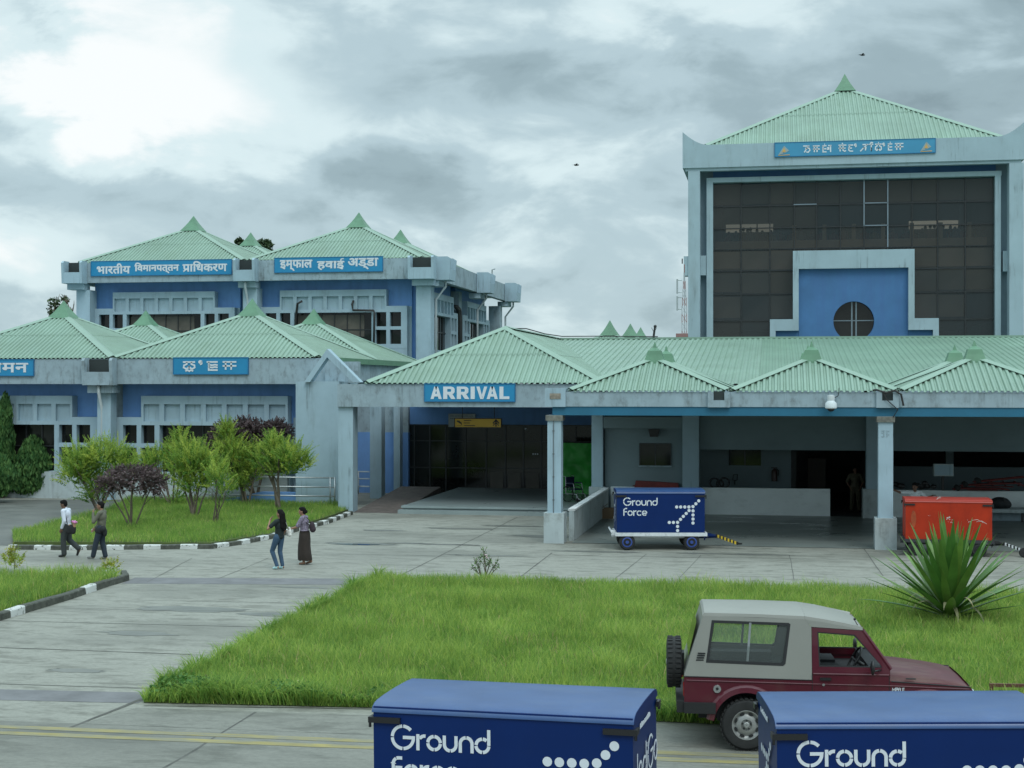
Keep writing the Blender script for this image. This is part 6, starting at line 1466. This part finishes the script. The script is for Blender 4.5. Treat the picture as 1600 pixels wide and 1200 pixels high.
def shrub_tree(name, label, bx, by, crowns, stemn, r0, kind, group=None, cat='tree', dY=0, **kw):
    g = G(bx, by); Y = g.y; root = thing(name, label, cat, (g.x, g.y, 0), 0, group); sc = lambda px: (P(px+1, 0, Y)-P(px, 0, Y)).x
    ells = []
    for (cx, cy, rx, ry) in crowns:
        c = P(cx, cy, Y+RNG.uniform(-.25,.25)+dY); k = sc(cx); ells.append((tuple(c), (rx*k, rx*k*.85, ry*k)))
    tips = []
    for i in range(stemn):
        c, r = ells[i % len(ells)]; tips.append((c[0]+RNG.uniform(-.5,.5)*r[0], c[1]+RNG.uniform(-.5,.5)*r[1], c[2]+RNG.uniform(-.3,.3)*r[2]))
    stems(root, (g.x, g.y, 0), tips, r0)
    if kind == 'dur': shoots(ells, kw.get('per', 125), kw.get('L', .60), .042, kw.get('ls', .085), [DUR, DURD], root, upb=kw.get('upb', .95))
    if kind == 'purp': shoots(ells, kw.get('per', 150)*1.7, .26, .036, .085, [PURP, PURP], root, upb=.4, narrow=.7)
    return root
DG = 'yellow green clipped shrub trees on the traffic island'
shrub_tree('shrub_tree', 'broad yellow green shrub tree with low crown, leftmost on the island, behind the two walkers', 160, 806, [(125,722,30,22),(165,712,36,20),(190,728,22,18),(118,745,24,16),(150,752,28,18),(150,775,16,12)], 6, .045, 'dur', DG)
shrub_tree('shrub_tree', 'pale yellow green shrub tree standing furthest back on the island behind the purple bush', 268, 793, [(240,722,34,17),(280,705,22,18),(225,738,22,12),(282,688,12,9)], 5, .04, 'dur', DG)
shrub_tree('shrub_tree', 'bushy yellow green shrub tree between the purple bush and the spired shrub tree', 304, 812, [(300,722,34,26),(285,745,22,18),(325,735,20,24),(305,760,22,12)], 6, .04, 'dur', DG)
shrub_tree('shrub_tree', 'tall yellow green shrub tree with a spired top in front of the big window', 385, 792, [(362,710,26,24),(355,685,12,20),(385,735,26,24),(400,715,18,18),(370,755,20,14),(352,672,6,12)], 6, .05, 'dur', DG)
shrub_tree('shrub_tree', 'round headed yellow green shrub tree with bare trunk, rightmost on the island', 437, 803, [(430,706,24,18),(450,716,30,20),(415,722,18,16),(470,726,16,14),(440,736,28,10),(428,692,12,10)], 3, .07, 'dur', DG)
shrub_tree('shrub_tree', 'small thin yellow green shrub on bent stems in the middle of the island', 336, 822, [(342,748,20,22),(352,768,14,10)], 4, .03, 'dur', DG, per=70)
PG = 'dark purple leaved trees'
shrub_tree('purple_tree', 'small dark purple leaved tree with open crown at the front of the island', 207, 828, [(185,752,26,17),(220,748,30,18),(240,755,20,16),(165,757,13,11),(205,738,20,9)], 5, .035, 'purp', PG, per=95)
shrub_tree('purple_tree', 'large dark purple leaved tree behind the yellow green shrubs', 398, 786, [(360,682,32,22),(395,680,34,24),(430,680,30,20),(335,700,20,18),(380,664,18,10),(430,666,20,9),(370,715,26,16)], 6, .06, 'purp', PG, per=110)
g = G(277, 795); r = thing('small_bush', 'little dark green bush at the foot of the pale shrub tree', 'bush', (g.x,g.y,0)); shoots([((g.x,g.y,.4),(.3,.3,.35))], 160, .2, .04, .08, [DURD, DURD], r, 'foliage')
# cypresses at the left edge
def cypress(label, bx, by, crowns, group):
    g = G(bx, by); root = thing('cypress', label, 'tree', (g.x,g.y,0), 0, group); k = (P(101,0,g.y)-P(100,0,g.y)).x; pts, nn = [], []
    top = 0
    for (cx, cy, rx, ry) in crowns:
        c = np.array(P(cx, cy, g.y)); r = np.array((rx*k, rx*k, ry*k)); n = int(5200*rx*ry/900)+600
        o = unit(n)*(.72+.33*NR.rand(n))[:,None]; lump = 1+.13*patch(o[:,0]*4+cx, o[:,2]*4, .35); taper = np.clip(1.05-.42*np.maximum(o[:,2],0)**1.5, .3, 1)
        q = o*lump[:,None]; q[:,0] *= taper; q[:,1] *= taper; pts.append(c+q*r); top = max(top, c[2])
    pts = np.concatenate(pts); n = len(pts); d = unit(n)*.45; d[:,2] += 1; d /= np.linalg.norm(d,axis=1)[:,None]
    sd = np.cross(d, unit(n)); sd /= np.linalg.norm(sd,axis=1)[:,None]; s = (.10+.09*NR.rand(n))[:,None]
    V_ = np.empty((n,4,3)); V_[:,0] = pts-d*s*.6; V_[:,1] = pts+sd*s*.3; V_[:,2] = pts+d*s; V_[:,3] = pts-sd*s*.3; V_ -= np.array(root.location)[None,None]
    o = mesh_np('foliage', V_.reshape(-1,3), np.arange(n)[:,None]*4+np.arange(4)[None,:], [CYP], np.repeat(NR.rand(n),4)); o.parent = root
    mb = MB(); mb.tube([(g.x,g.y,-.03),(g.x+.04,g.y,top*.5),(g.x,g.y,top*1.15)], [.11,.08,.03], 8); mb.build('trunk', BARK, root, smooth=True)
CG = 'dark clipped cypresses at the left edge'
cypress('tall columnar dark cypress, highest of those at the left edge', 4, 778, [(4,695,16,52),(8,650,9,32),(2,745,20,26)], CG)
cypress('rounded dark cypress, rightmost of those at the left edge', 52, 777, [(52,730,26,42),(44,752,26,20),(62,748,18,24)], CG)
cypress('short dark cypress in front of the tall one at the left edge', -6, 786, [(0,742,20,28),(-22,730,22,40)], CG)
cypress('narrow dark cypress between the tall and the rounded one', 27, 774, [(26,712,14,46),(24,745,16,24)], CG)
# spiky agave on the lawn
def blade_leaf(L, w, az, el, droop, n=7, fold=.25, base=(0,0,0)):
    vs = []; p = Vector(base); d0 = Vector((math.cos(az)*math.cos(el), math.sin(az)*math.cos(el), math.sin(el))); sd = Vector((-math.sin(az), math.cos(az), 0)); p = p+d0*.05
    e = el
    for i in range(n+1):
        t = i/n; d = Vector((math.cos(az)*math.cos(e), math.sin(az)*math.cos(e), math.sin(e))); up = sd.cross(d)
        if up.z < 0: up = -up
        ww = w*(.62+.55*math.sin(min(1, t*1.7)*math.pi*.5))*(1-t**2.6)+.003
        vs += [p-sd*ww+up*ww*fold, p-up*ww*.05, p+sd*ww+up*ww*fold]; p = p+d*(L/n); e -= droop/n*(.4+1.2*t)
    return vs, [(3*i+j, 3*i+j+1, 3*i+4+j, 3*i+3+j) for i in range(n) for j in range(2)]
g = G(1483, 976); ag = thing('agave', 'big spiky agave with sword leaves growing on the lawn in front of the red trolley', 'plant', (g.x,g.y,.03))
for i in range(74):
    t = i/73; el = rad(87-70*t**1.0)+RNG.gauss(0,.05); az = i*2.39996; L = (1.62+.3*RNG.random())*(1-.04*t); vs, fs = blade_leaf(L, .078+.018*RNG.random(), az, el, .05+.22*t*RNG.random(), base=(math.cos(az)*.06,math.sin(az)*.06,.33-.2*t))
    mb = MB(); mb.add(vs, fs); o = mb.build('leaf', AGV, ag, world=False, smooth=True); a = o.data.attributes.new('rnd','FLOAT','POINT'); rv = RNG.random(); a.data.foreach_set('value', [rv]*len(o.data.vertices))
mb = MB(); rvs = []
for i in range(15):
    az = RNG.uniform(0,6.28) if i > 6 else RNG.uniform(3.4,6.0); vs, fs = blade_leaf(RNG.uniform(.7,1.15), .035, az, rad(RNG.uniform(25,60)), RNG.uniform(2.0,2.7), 9, .1, (math.cos(az)*.12,math.sin(az)*.12,.25)); mb.add(vs, fs); rvs += [RNG.random()]*len(vs)
o = mb.build('dry_leaves', DRY, ag, world=False, smooth=True); a = o.data.attributes.new('rnd','FLOAT','POINT'); a.data.foreach_set('value', rvs)
mb = MB(); mb.lathe([(.16,-.05),(.17,.1),(.13,.3),(.05,.5)], 14); mb.build('stem', BARK, ag, world=False, smooth=True)
# thin leafy shrub at the lawn edge
g = G(757, 909); sh = thing('rose_bush', 'small sparse rose bush at the back edge of the lawn', 'bush', (g.x,g.y,.0)); mb = MB(); P_ = []
for k in range(9):
    a = Vector((g.x+RNG.uniform(-.06,.06), g.y, .0)); th = -1.0+2.0*k/8+RNG.uniform(-.1,.1); b = a+Vector((math.sin(th)*RNG.uniform(.35,.52), RNG.uniform(-.2,.2), math.cos(th)*RNG.uniform(.6,.82))); m_ = a.lerp(b,.5)+Vector((RNG.uniform(-.05,.05),0,.05)); mb.tube([a,m_,b], [.016,.011,.005], 6)
    for s in range(3):
        s0 = m_.lerp(b, s/3); e = s0+Vector((RNG.uniform(-.2,.2),RNG.uniform(-.1,.1),RNG.uniform(.08,.22))); mb.tube([s0,e], [.007,.003], 5); P_ += [np.array(s0.lerp(e, RNG.random()))+NR.normal(size=3)*.02 for _ in range(9)]
    P_ += [np.array(m_.lerp(b, RNG.random()))+NR.normal(size=3)*.025 for _ in range(14)]
mb.build('stem', BARK, sh, smooth=True); o = leaf_cloud(np.array(P_)-np.array(sh.location)[None], .026, 'leaves', [WEED], sh)
mb = MB()
for k in range(5): mb.ell((g.x+.06+RNG.gauss(0,.02), g.y-.1, .64+RNG.gauss(0,.02)), .022, 8, 6)
mb.build('blossom', mat('pale pink blossom', (.55,.42,.45), .7), sh, smooth=True)
# yellowish border plants on the left lawn
for (bx, by, s, lab) in ((22,893,.55,'small yellow green border plant at the left edge of the left lawn'),(172,902,.40,'small yellow flecked border plant on the corner of the left lawn')):
    g = G(bx, by); r = thing('border_plant', lab, 'plant', (g.x,g.y,0)); shoots([((g.x,g.y,s*.55),(s*.5,s*.4,s*.5))], 260, .22, .04, .075, [YELL, DUR], r, 'foliage'); mb = MB(); mb.tube([(g.x,g.y,0),(g.x+.02,g.y,s*.5)], [.015,.006], 6); mb.build('stem', BARK, r)
# far trees behind the upper block
def far_tree(label, px, ytop, ybase, Y, crowns, sparse=False):
    b = P(px, 600, Y); root = thing('tree', label, 'tree', (b.x, Y, 0), 0, 'trees beyond the terminal'); ells = []; k = (P(101,0,Y)-P(100,0,Y)).x
    for (cx, cy, rx, ry) in crowns: c = P(cx, cy, Y); ells.append((tuple(c), (rx*k, rx*k*.8, ry*k)))
    mb = MB(); top = P(px, ytop, Y)
    mb.tube([(b.x,Y,-.1),(b.x+.2,Y,top.z*.5),(top.x,Y,top.z*.9)], [.32,.22,.08], 8)
    for c, r in ells:
        a = Vector((b.x, Y, c[2]*.62)); mb.tube([a, a.lerp(Vector(c),.6)+Vector((.2,0,.3)), Vector(c)], [.14,.09,.03], 6)
        if sparse:
            for q in range(6): e = Vector(c)+Vector((RNG.gauss(0,r[0]*.7), RNG.gauss(0,r[1]*.5), RNG.gauss(r[2]*.3,r[2]*.5))); mb.tube([Vector(c)-Vector((0,0,r[2])), Vector(c).lerp(e,.5)+Vector((.1,0,0)), e], [.05,.035,.012], 5)
    mb.build('trunk', BARK, root, smooth=True)
    pts = np.concatenate([np.array(c)+unit(int(n_))*(NR.rand(int(n_))**.5)[:,None]*np.array(r) for c, r in ells for n_ in [(260 if sparse else 1500)*r[0]*r[2]]]); cl = patch(pts[:,0]*1.3, pts[:,2]*1.3, .8)
    pts = pts[cl > (-.05 if sparse else -.35)]
    o = leaf_cloud(pts-np.array(root.location)[None], .17, 'crown', [FARL], root)
far_tree('sparse thin tree seen left of the upper block', 96, 462, 500, 112, [(85,474,10,12),(104,466,10,9),(112,482,9,12),(78,490,8,10),(98,490,14,12)], True)
far_tree('sparse tree showing under the corner of the upper block fascia', 146, 458, 500, 116, [(146,470,9,14),(150,490,10,14),(142,484,7,12)], True)
far_tree('green tree crown peeping between the two upper roofs', 405, 374, 420, 118, [(374,378,7,6),(412,384,15,10),(402,392,18,12),(425,392,9,8)])
# ---------------------------------------------------------------- street furniture and small things
def railing(label, Y, px0, px1, pys, posts, py_b, m=STEEL, end=None):
    p = PL(Y, (px0+px1)/2); root = thing('handrail', label, 'railing', (p.x(px0), Y, 0)); mb = MB()
    for y in pys: mb.tube([(p.x(px0), Y, p.z(y)), (p.x(px1), Y, p.z(y))], .028, 8)
    mb.build('rail', m, root, smooth=True)
    for q in posts: mb = MB(); mb.tube([(p.x(q), Y, max(p.z(py_b),-.02)), (p.x(q), Y, p.z(pys[0])+.02)], .03, 8); mb.build('post', m, root, smooth=True)
    return root
railing('galvanised three bar handrail beside the blue ramp wall behind the shrubs', 55.15, 318, 523, (745.5,760,774), (332,352,376,516,523), 791)
root = railing('short white handrail in the recess left of the arrival porch', 58.3, 554, 577, (737,748,760), (560,), 772, PIPEW)
# security camera on the canopy fascia
q = PL(43.9, 1298); r = thing('security_camera', 'white dome security camera fixed to the canopy fascia', 'camera', (q.x(1298), 43.9, q.z(640)))
mb = MB(); x, Y = q.x(1298), 43.72; mb.lathe([(.03,q.z(617)),(.10,q.z(617.5)),(.11,q.z(622)),(.10,q.z(626)),(.165,q.z(630)),(.172,q.z(637)),(.15,q.z(638.5)),(.05,q.z(638.6))], 20, 'z', (x,Y,0)); mb.box(x-.03, x+.03, Y, 43.995, q.z(626), q.z(620)); mb.build('housing', PIPEW, r, smooth=True, auto=40)
mb = MB(); mb.ell((x,Y,q.z(638.5)), (.11,.11,.085)); mb.build('dome', BLACK, r, smooth=True)
mb = MB(); mb.tube([(x+.1,Y+.1,q.z(622)),(x+.22,43.97,q.z(618)),(x+.24,43.97,q.z(606))], .012, 6); mb.build('cable', PIPEB, r)
# speaker on the canopy back wall
q = PL(54.5, 1022); r = thing('wall_speaker', 'black loudspeaker hanging under the beam above the small window', 'speaker', (q.x(1022), 54.4, q.z(683)))
mb = MB(); a, b, c, d = q.x(1014), q.x(1031), q.z(670.5), q.z(682); mb.prism([(a,c),(b,c),(b-.06,d),(a+.06,d)], 'y', 54.2, 54.5); mb.build('cabinet', BLACK, r)
# fire extinguisher
q = PL(57.25, 1210); r = thing('fire_extinguisher', 'dark fire extinguisher hung on the recessed wall above the counter', 'extinguisher', (q.x(1210), 57.2, q.z(753)))
x, Y = q.x(1210), 57.22; mb = MB(); mb.lathe([(.02,q.z(752)),(.11,q.z(751.5)),(.115,q.z(737)),(.08,q.z(734)),(.03,q.z(732.5)),(.03,q.z(731))], 16, 'z', (x,Y,0)); mb.build('cylinder', mat('dull dark red enamel', (.06,.035,.03), .4), r, smooth=True, auto=40)
mb = MB(); mb.box(x-.12, x+.1, Y-.03, Y+.03, q.z(731.5), q.z(730)); mb.tube([(x+.05,Y,q.z(732)),(x+.16,Y-.02,q.z(735)),(x+.14,Y-.05,q.z(743))], .02, 6); mb.box(x-.05, x+.05, Y+.08, 57.399, q.z(741), q.z(739)); mb.build('valve', BLACK, r)
q = PL(57.3, 1148); r = thing('tap_stand', 'thin bent metal bracket on the recessed wall left of the extinguisher', 'bracket', (q.x(1148), 57.3, q.z(757)))
mb = MB(); mb.tube([(q.x(1148),57.3,q.z(757)),(q.x(1148),57.3,q.z(751)),(q.x(1145),57.3,q.z(750)),(q.x(1146),57.3,q.z(742)),(q.x(1152),57.3,q.z(741)),(q.x(1152),57.3,q.z(750)),(q.x(1148),57.3,q.z(751))], .02, 6); mb.tube([(q.x(1148),57.3,q.z(751)),(q.x(1148),57.4,q.z(751))], .02, 6); mb.build('bracket', BLACK, r)
# things standing on the low counter
zc = PL(54.6,1200).z(763)
q = PL(54.75, 1125); r = thing('coiled_hose', 'small heap of black coils lying on the counter wall right of the blue trolley', 'hose', (q.x(1125), 54.7, zc)); mb = MB()
for k, (dx, s) in enumerate(((-.2,.17),(.16,.18),(0,.13))): mb.tube([(q.x(1125)+dx+s*math.cos(6.283*i/16), 54.7+.03*k, zc+s+.0+s*math.sin(6.283*i/16)) for i in range(17)], .035, 6)
mb.build('coil', BLACK, r, smooth=True)
q = PL(54.75, 1028); r = thing('red_barrow', 'long dull red barrow lying on the counter behind the blue trolley', 'barrow', (q.x(1028), 54.9, zc)); mb = MB()
mb.prism([(q.x(993),zc),(q.x(1062),zc),(q.x(1060),zc+.17),(q.x(995),zc+.24)], 'y', 54.3, 54.58); mb.build('tray', mat('dull red painted steel', (.16,.02,.02), .6, var=.3, vs=4), r)
mb = MB(); mb.tube([(q.x(990),54.4,zc+.05),(q.x(1062),54.4,zc+.05)], .025, 6); mb.build('handle', mat('dark red tube', (.10,.012,.012), .5), r)
RT = mat('red barrow tube', (.13,.018,.016), .5, var=.2, vs=5); q = PL(54.7, 1545)
for k, (px0, px1, dz, lab) in enumerate(((1488,1575,0,'red tubular barrow lying lowest on the right hand counter'),(1500,1600,.13,'red tubular barrow stacked on the first one on the right hand counter'),(1520,1612,.27,'red tubular barrow topmost on the right hand counter pile'))):
    r = thing('red_barrow', lab, 'barrow', (q.x(px0), 54.7, zc+dz), 0, 'red barrows piled on the counter'); mb = MB(); a, b = q.x(px0), q.x(px1)
    for y in (54.35, 54.75): mb.tube([(a,y,zc+dz+.05),(a+.3,y,zc+dz+.09),(b-.3,y,zc+dz+.10+.08*k),(b,y,zc+dz+.06)], .028, 6)
    for i in range(5): x = a+(b-a)*(i+.5)/5; mb.tube([(x,54.35,zc+dz+.085),(x,54.75,zc+dz+.085)], .02, 6)
    mb.build('frame', RT, r, smooth=True)
    mb = MB(); mb.box(a+.5, b-.4, 54.37, 54.73, zc+dz+.03, zc+dz+.055); mb.build('tray', RT, r)
    for y in (54.33, 54.77): mb = MB(); mb.lathe([(.02,-.02),(.09,-.02),(.10,0),(.09,.02),(.02,.02)], 16, 'y', (a+.15,y,zc+dz+.11)); mb.build('wheel', RUBBER, r, smooth=True)
q = PL(54.5, 1474); r = thing('white_box', 'white junction box on a post above the right hand counter', 'box', (q.x(1474), 54.5, zc)); mb = MB(); mb.rect(q, 1459, 725, 1490, 744, .25); mb.build('cabinet', PLIN, r); mb = MB(); mb.box(q.x(1472), q.x(1476), 54.6, 54.7, zc, q.z(744)); mb.build('post', BLACK, r)
mb = MB(); mb.rect(q, 1460.5, 726.5, 1488.5, 742.5, -.002, .012); mb.build('door', FAC, r)
for (px_, lab) in ((1408,'dark bundle on the counter behind the column'),(1448,'dark bundle on the counter left of the junction box')):
    q = PL(54.6, px_); r = thing('cloth_bundle', lab, 'bundle', (q.x(px_), 54.6, zc)); mb = MB()
    for k in range(6): mb.ell((q.x(px_)+RNG.gauss(0,.13), 54.6+RNG.gauss(0,.05), zc+.10+abs(RNG.gauss(0,.06))), (.12,.09,.10), 10, 8)
    voxel(mb, 'cloth', BLACK, r, .03, 2); c = r.children[0]; c.data.transform(Matrix.Translation(-Vector(r.location)))
# bench with a black bag
q = PL(53.6, 1580); zb_ = q.z(795); r = thing('concrete_bench', 'low pale bench along the counter at the right edge', 'bench', (q.x(1560), 53.6, 0)); mb = MB(); mb.box(q.x(1530), q.x(1690), 53.3, 54.3, zb_-.12, zb_); mb.build('seat', PLIN, r)
for x in (1596, 1540): mb = MB(); mb.box(q.x(x)-.04, q.x(x)+.04, 53.35, 53.43, 0, zb_-.122); mb.build('leg', BLACK, r)
mb = MB(); mb.box(q.x(1530), q.x(1690), 53.9, 54.2, 0, zb_-.122); mb.build('base', FACD, r)
r = thing('holdall', 'black holdall bag resting on the pale bench beside the red trolley', 'bag', (q.x(1563), 53.7, zb_)); mb = MB(); mb.ell((0,0,.20), (.36,.2,.21)); mb.cap((-.25,0,.14), .14, (.26,0,.14), .14)
voxel(mb, 'pouch', mat('black holdall cloth', (.015,.018,.02), .7), r, .02, 3); mb = MB(); mb.tube([(-.15,-.18,.25),(-.1,-.16,.40),(.1,-.16,.40),(.15,-.18,.25)], .015, 6); mb.build('handle', BLACK, r, world=False)
# carton near the low wall
q = PL(52.2, 950); r = thing('carton', 'open brown cardboard carton on the floor beside the low wall', 'carton', (q.x(951), 52.2, .012)); CB = mat('brown cardboard', (.22,.15,.09), .85); mb = MB(); a, b = q.x(939), q.x(966); h = .36
for (x0,x1,y0,y1) in ((a,b,52.2,52.22),(a,b,52.7,52.72),(a,a+.02,52.22,52.7),(b-.02,b,52.22,52.7)): mb.box(x0,x1,y0,y1,.012,.012+h)
mb.box(a+.021,b-.021,52.221,52.699,.012,.03); mb.build('box', CB, r); mb = MB(); mb.prism([(a,h+.012),(a+.02,h+.014),(a+.2,h+.14),(a+.18,h+.15)], 'y', 52.2, 52.7); mb.prism([(b-.02,h+.014),(b,h+.012),(b+.16,h-.05),(b+.16,h-.03)], 'y', 52.2, 52.7); mb.build('flap', CB, r)
# green tarpaulin and the wheelchair in front of it
q = PL(60.5, 905); r = thing('green_tarpaulin', 'bright green tarpaulin hung at the right side of the arrival porch', 'tarpaulin', (q.x(905), 60.5, .27)); TARP = mat('green tarpaulin', (.04,.36,.05), .45, var=.2, vs=1.2, spec=.4)
n, m_ = 36, 30; vs = []
for j in range(m_+1):
    for i in range(n+1):
        x = q.x(872)+(q.x(941)-q.x(872))*i/n; z = q.z(776)+(q.z(692)-q.z(776))*j/m_; y = 60.5+.10*mnoise.noise((x*1.6,z*1.1,2))+.06*mnoise.noise((x*4,z*3,7))+.05*math.sin(z*5+x*3)*(1 if z < 1.5 else .2)-max(0,.9-z)*.35; vs.append((x,y,z))
mb = MB(); mb.add(vs, [(j*(n+1)+i, j*(n+1)+i+1, (j+1)*(n+1)+i+1, (j+1)*(n+1)+i) for j in range(m_) for i in range(n)]); mb.build('sheet', TARP, r, smooth=True)
mb = MB(); mb.tube([(q.x(872),60.5,q.z(691.5)),(q.x(941),60.5,q.z(691.5))], .03, 6); mb.build('batten', BLACK, r)
g = P(896, 790, 56.5); r = thing('wheelchair', 'dark blue folding wheelchair standing in front of the green tarpaulin', 'wheelchair', (g.x, 56.5, .27), rad(-35)); NAVY = mat('navy vinyl', (.012,.022,.055), .5)
for s in (-1,1):
    mb = MB(); mb.tube([(-.05+.30*math.cos(6.283*i/28), s*.29, .30+.30*math.sin(6.283*i/28)) for i in range(29)], .018, 7)
    w = mb.build('wheel', RUBBER, r, world=False, smooth=True); mb = MB()
    for k in range(10): mb.tube([(-.05,s*.29,.30),(-.05+.29*math.cos(.6283*k), s*.29, .30+.29*math.sin(.6283*k))], .004, 4)
    mb.build('spokes', STEEL, w, world=False)
    mb = MB(); mb.lathe([(.02,-.018),(.07,-.018),(.08,0),(.07,.018),(.02,.018)], 16, 'y', (.42,s*.25,.085)); mb.build('caster', RUBBER, r, world=False, smooth=True)
    mb = MB(); mb.box(-.12, .2, s*.245-.02, s*.245+.02, .70, .74); mb.build('armrest', NAVY, r, world=False)
mb = MB()
for s in (-1,1): mb.tube([(-.32,s*.24,.98),(-.20,s*.24,.97),(-.18,s*.24,.30),(.38,s*.24,.30),(.48,s*.22,.12),(.6,s*.2,.10)], .016, 6); mb.tube([(-.18,s*.24,.70),(.22,s*.24,.70),(.26,s*.24,.5),(.26,s*.24,.3)], .014, 6); mb.tube([(.36,s*.24,.30),(.42,s*.25,.17),(.42,s*.25,.085)], .014, 6)
mb.tube([(-.05,-.29,.3),(-.05,.29,.3)], .015, 6); mb.build('frame', STEEL, r, world=False, smooth=True)
mb = MB(); mb.box(-.16, .28, -.23, .23, .46, .50); mb.build('seat', NAVY, r, world=False); mb = MB(); mb.box(-.20, -.165, -.23, .23, .52, .95); mb.build('backrest', NAVY, r, world=False)
for y in (-.12,.12): mb = MB(); mb.box(.5, .66, y-.08, y+.08, .09, .105); mb.build('footrest', BLACK, r, world=False)
# rusty frame standing beyond the jeep
c = cam_pt(1566, 21.4); r = thing('rusty_cart', 'low rusty brown cart frame at the lawn edge beyond the jeep bonnet', 'cart', (c.x,c.y,0), rad(6)); mb = MB()
for y in (0,.7):
    for z in (.12,.26): mb.box(0, 1.7, y, y+.05, z, z+.05)
    for x in (0,.62,1.65): mb.box(x, x+.05, y+.003, y+.047, .06, .26)
for x in (0,.8,1.65): mb.box(x, x+.05, .05, .70, .12, .165)
mb.build('frame', RUST, r, world=False); 
for x in (.2,1.45):
    for y in (-.06,.80): mb = MB(); mb.lathe([(.03,-.03),(.09,-.03),(.10,0),(.09,.03),(.03,.03)], 18, 'y', (x,y,.10)); mb.build('wheel', RUBBER, r, world=False, smooth=True)
# antenna mast beside the tower
AR, AW = mat('mast red paint', (.28,.15,.145), .5), mat('mast white paint', (.36,.39,.41), .5); q = PL(76.5, 1068); r = thing('antenna_mast', 'thin red and white lattice antenna mast left of the tower', 'mast', (q.x(1069), 76.5, 0))
mb = MB(); xs = [q.x(1065.5), q.x(1073)]; zt_ = [q.z(v) for v in range(530, 400, -13)]; zt_ = [0, 2.5, 5]+zt_
for i in range(len(zt_)-1):
    w = (.0 if i < 6 else .06*(i-6)); mi = i % 2
    for (a, y) in ((xs[0]+w*.4,76.5),(xs[1]-w*.4,76.5),((xs[0]+xs[1])/2,76.75)): mb.tube([(a,y,zt_[i]),(a,y,zt_[i+1])], .016, 5, mi)
    mb.tube([(xs[0]+w*.4,76.5,zt_[i]),(xs[1]-w*.4,76.5,zt_[i+1])], .009, 4, mi); mb.tube([(xs[1]-w*.4,76.5,zt_[i]),(xs[0]+w*.4,76.5,zt_[i+1])], .012, 4, mi)
mb.build('lattice', [AW, AR], r)
for (a, b) in ((436,459),(463,485)):
    mb = MB(); mb.box(q.x(1057), q.x(1059.3), 76.4, 76.55, q.z(b), q.z(a)); mb.tube([(q.x(1059),76.5,q.z(a+2)),(xs[0],76.5,q.z(a+2))], .025, 5); mb.tube([(q.x(1059),76.5,q.z(b-2)),(xs[0],76.5,q.z(b-2))], .025, 5); mb.build('panel_antenna', STEEL, r)
mb = MB(); mb.tube([(q.x(1066),76.5,q.z(412)),(q.x(1066),76.5,q.z(404))], .03, 5); mb.build('tip', BLACK, r)
r = thing('red_tank', 'red painted box at the foot of the antenna mast above the ridge', 'box', (q.x(1065), 76.0, q.z(527))); mb = MB(); mb.rect(PL(76.0,1065), 1056, 521, 1074.5, 526.5, .35); mb.build('body', AR, r); mb = MB(); mb.box(q.x(1058), q.x(1072), 76.1, 76.3, 0, q.z(526.6)); mb.build('stand', STEEL, r)
q = PL(72.3, 1022); r = thing('roof_antenna', 'small dark aerial standing on the long roof ridge', 'aerial', (q.x(1021), 72.3, q.z(526))); mb = MB(); mb.tube([(q.x(1021),72.3,q.z(528)),(q.x(1023.5),72.3,q.z(510))], [.06,.05], 6); mb.ell((q.x(1023.7),72.3,q.z(510)), .08, 8, 6)
for s in (-1,1): mb.tube([(q.x(1022),72.3,q.z(520)),(q.x(1022+s*4),72.3,q.z(512))], .012, 4)
mb.build('rod', BLACK, r)
# two distant birds
for (px_, py_, lab) in ((1347,86,'tiny dark bird flying above the tower roof'),(900,258,'tiny dark bird flying in the middle of the cloudy sky')):
    c = P(px_, py_, 70); r = thing('bird', lab, 'bird', c, rad(30), 'birds in flight'); mb = MB(); mb.ell((0,0,0), (.12,.04,.04), 10, 6); mb.ell((.12,0,.015), (.04,.03,.03), 8, 6); mb.add([(-.1,0,0),(-.2,.04,0),(-.2,-.04,0)], [(0,1,2)])
    for s in (-1,1): mb.add([(.06,s*.02,.01),(-.05,s*.02,.01),(-.05,s*.13,.06),(-.02,s*.22,.03),(.05,s*.12,.06)], [(0,1,2,4),(4,2,3)])
    mb.build('body', BLACK, r, world=False)
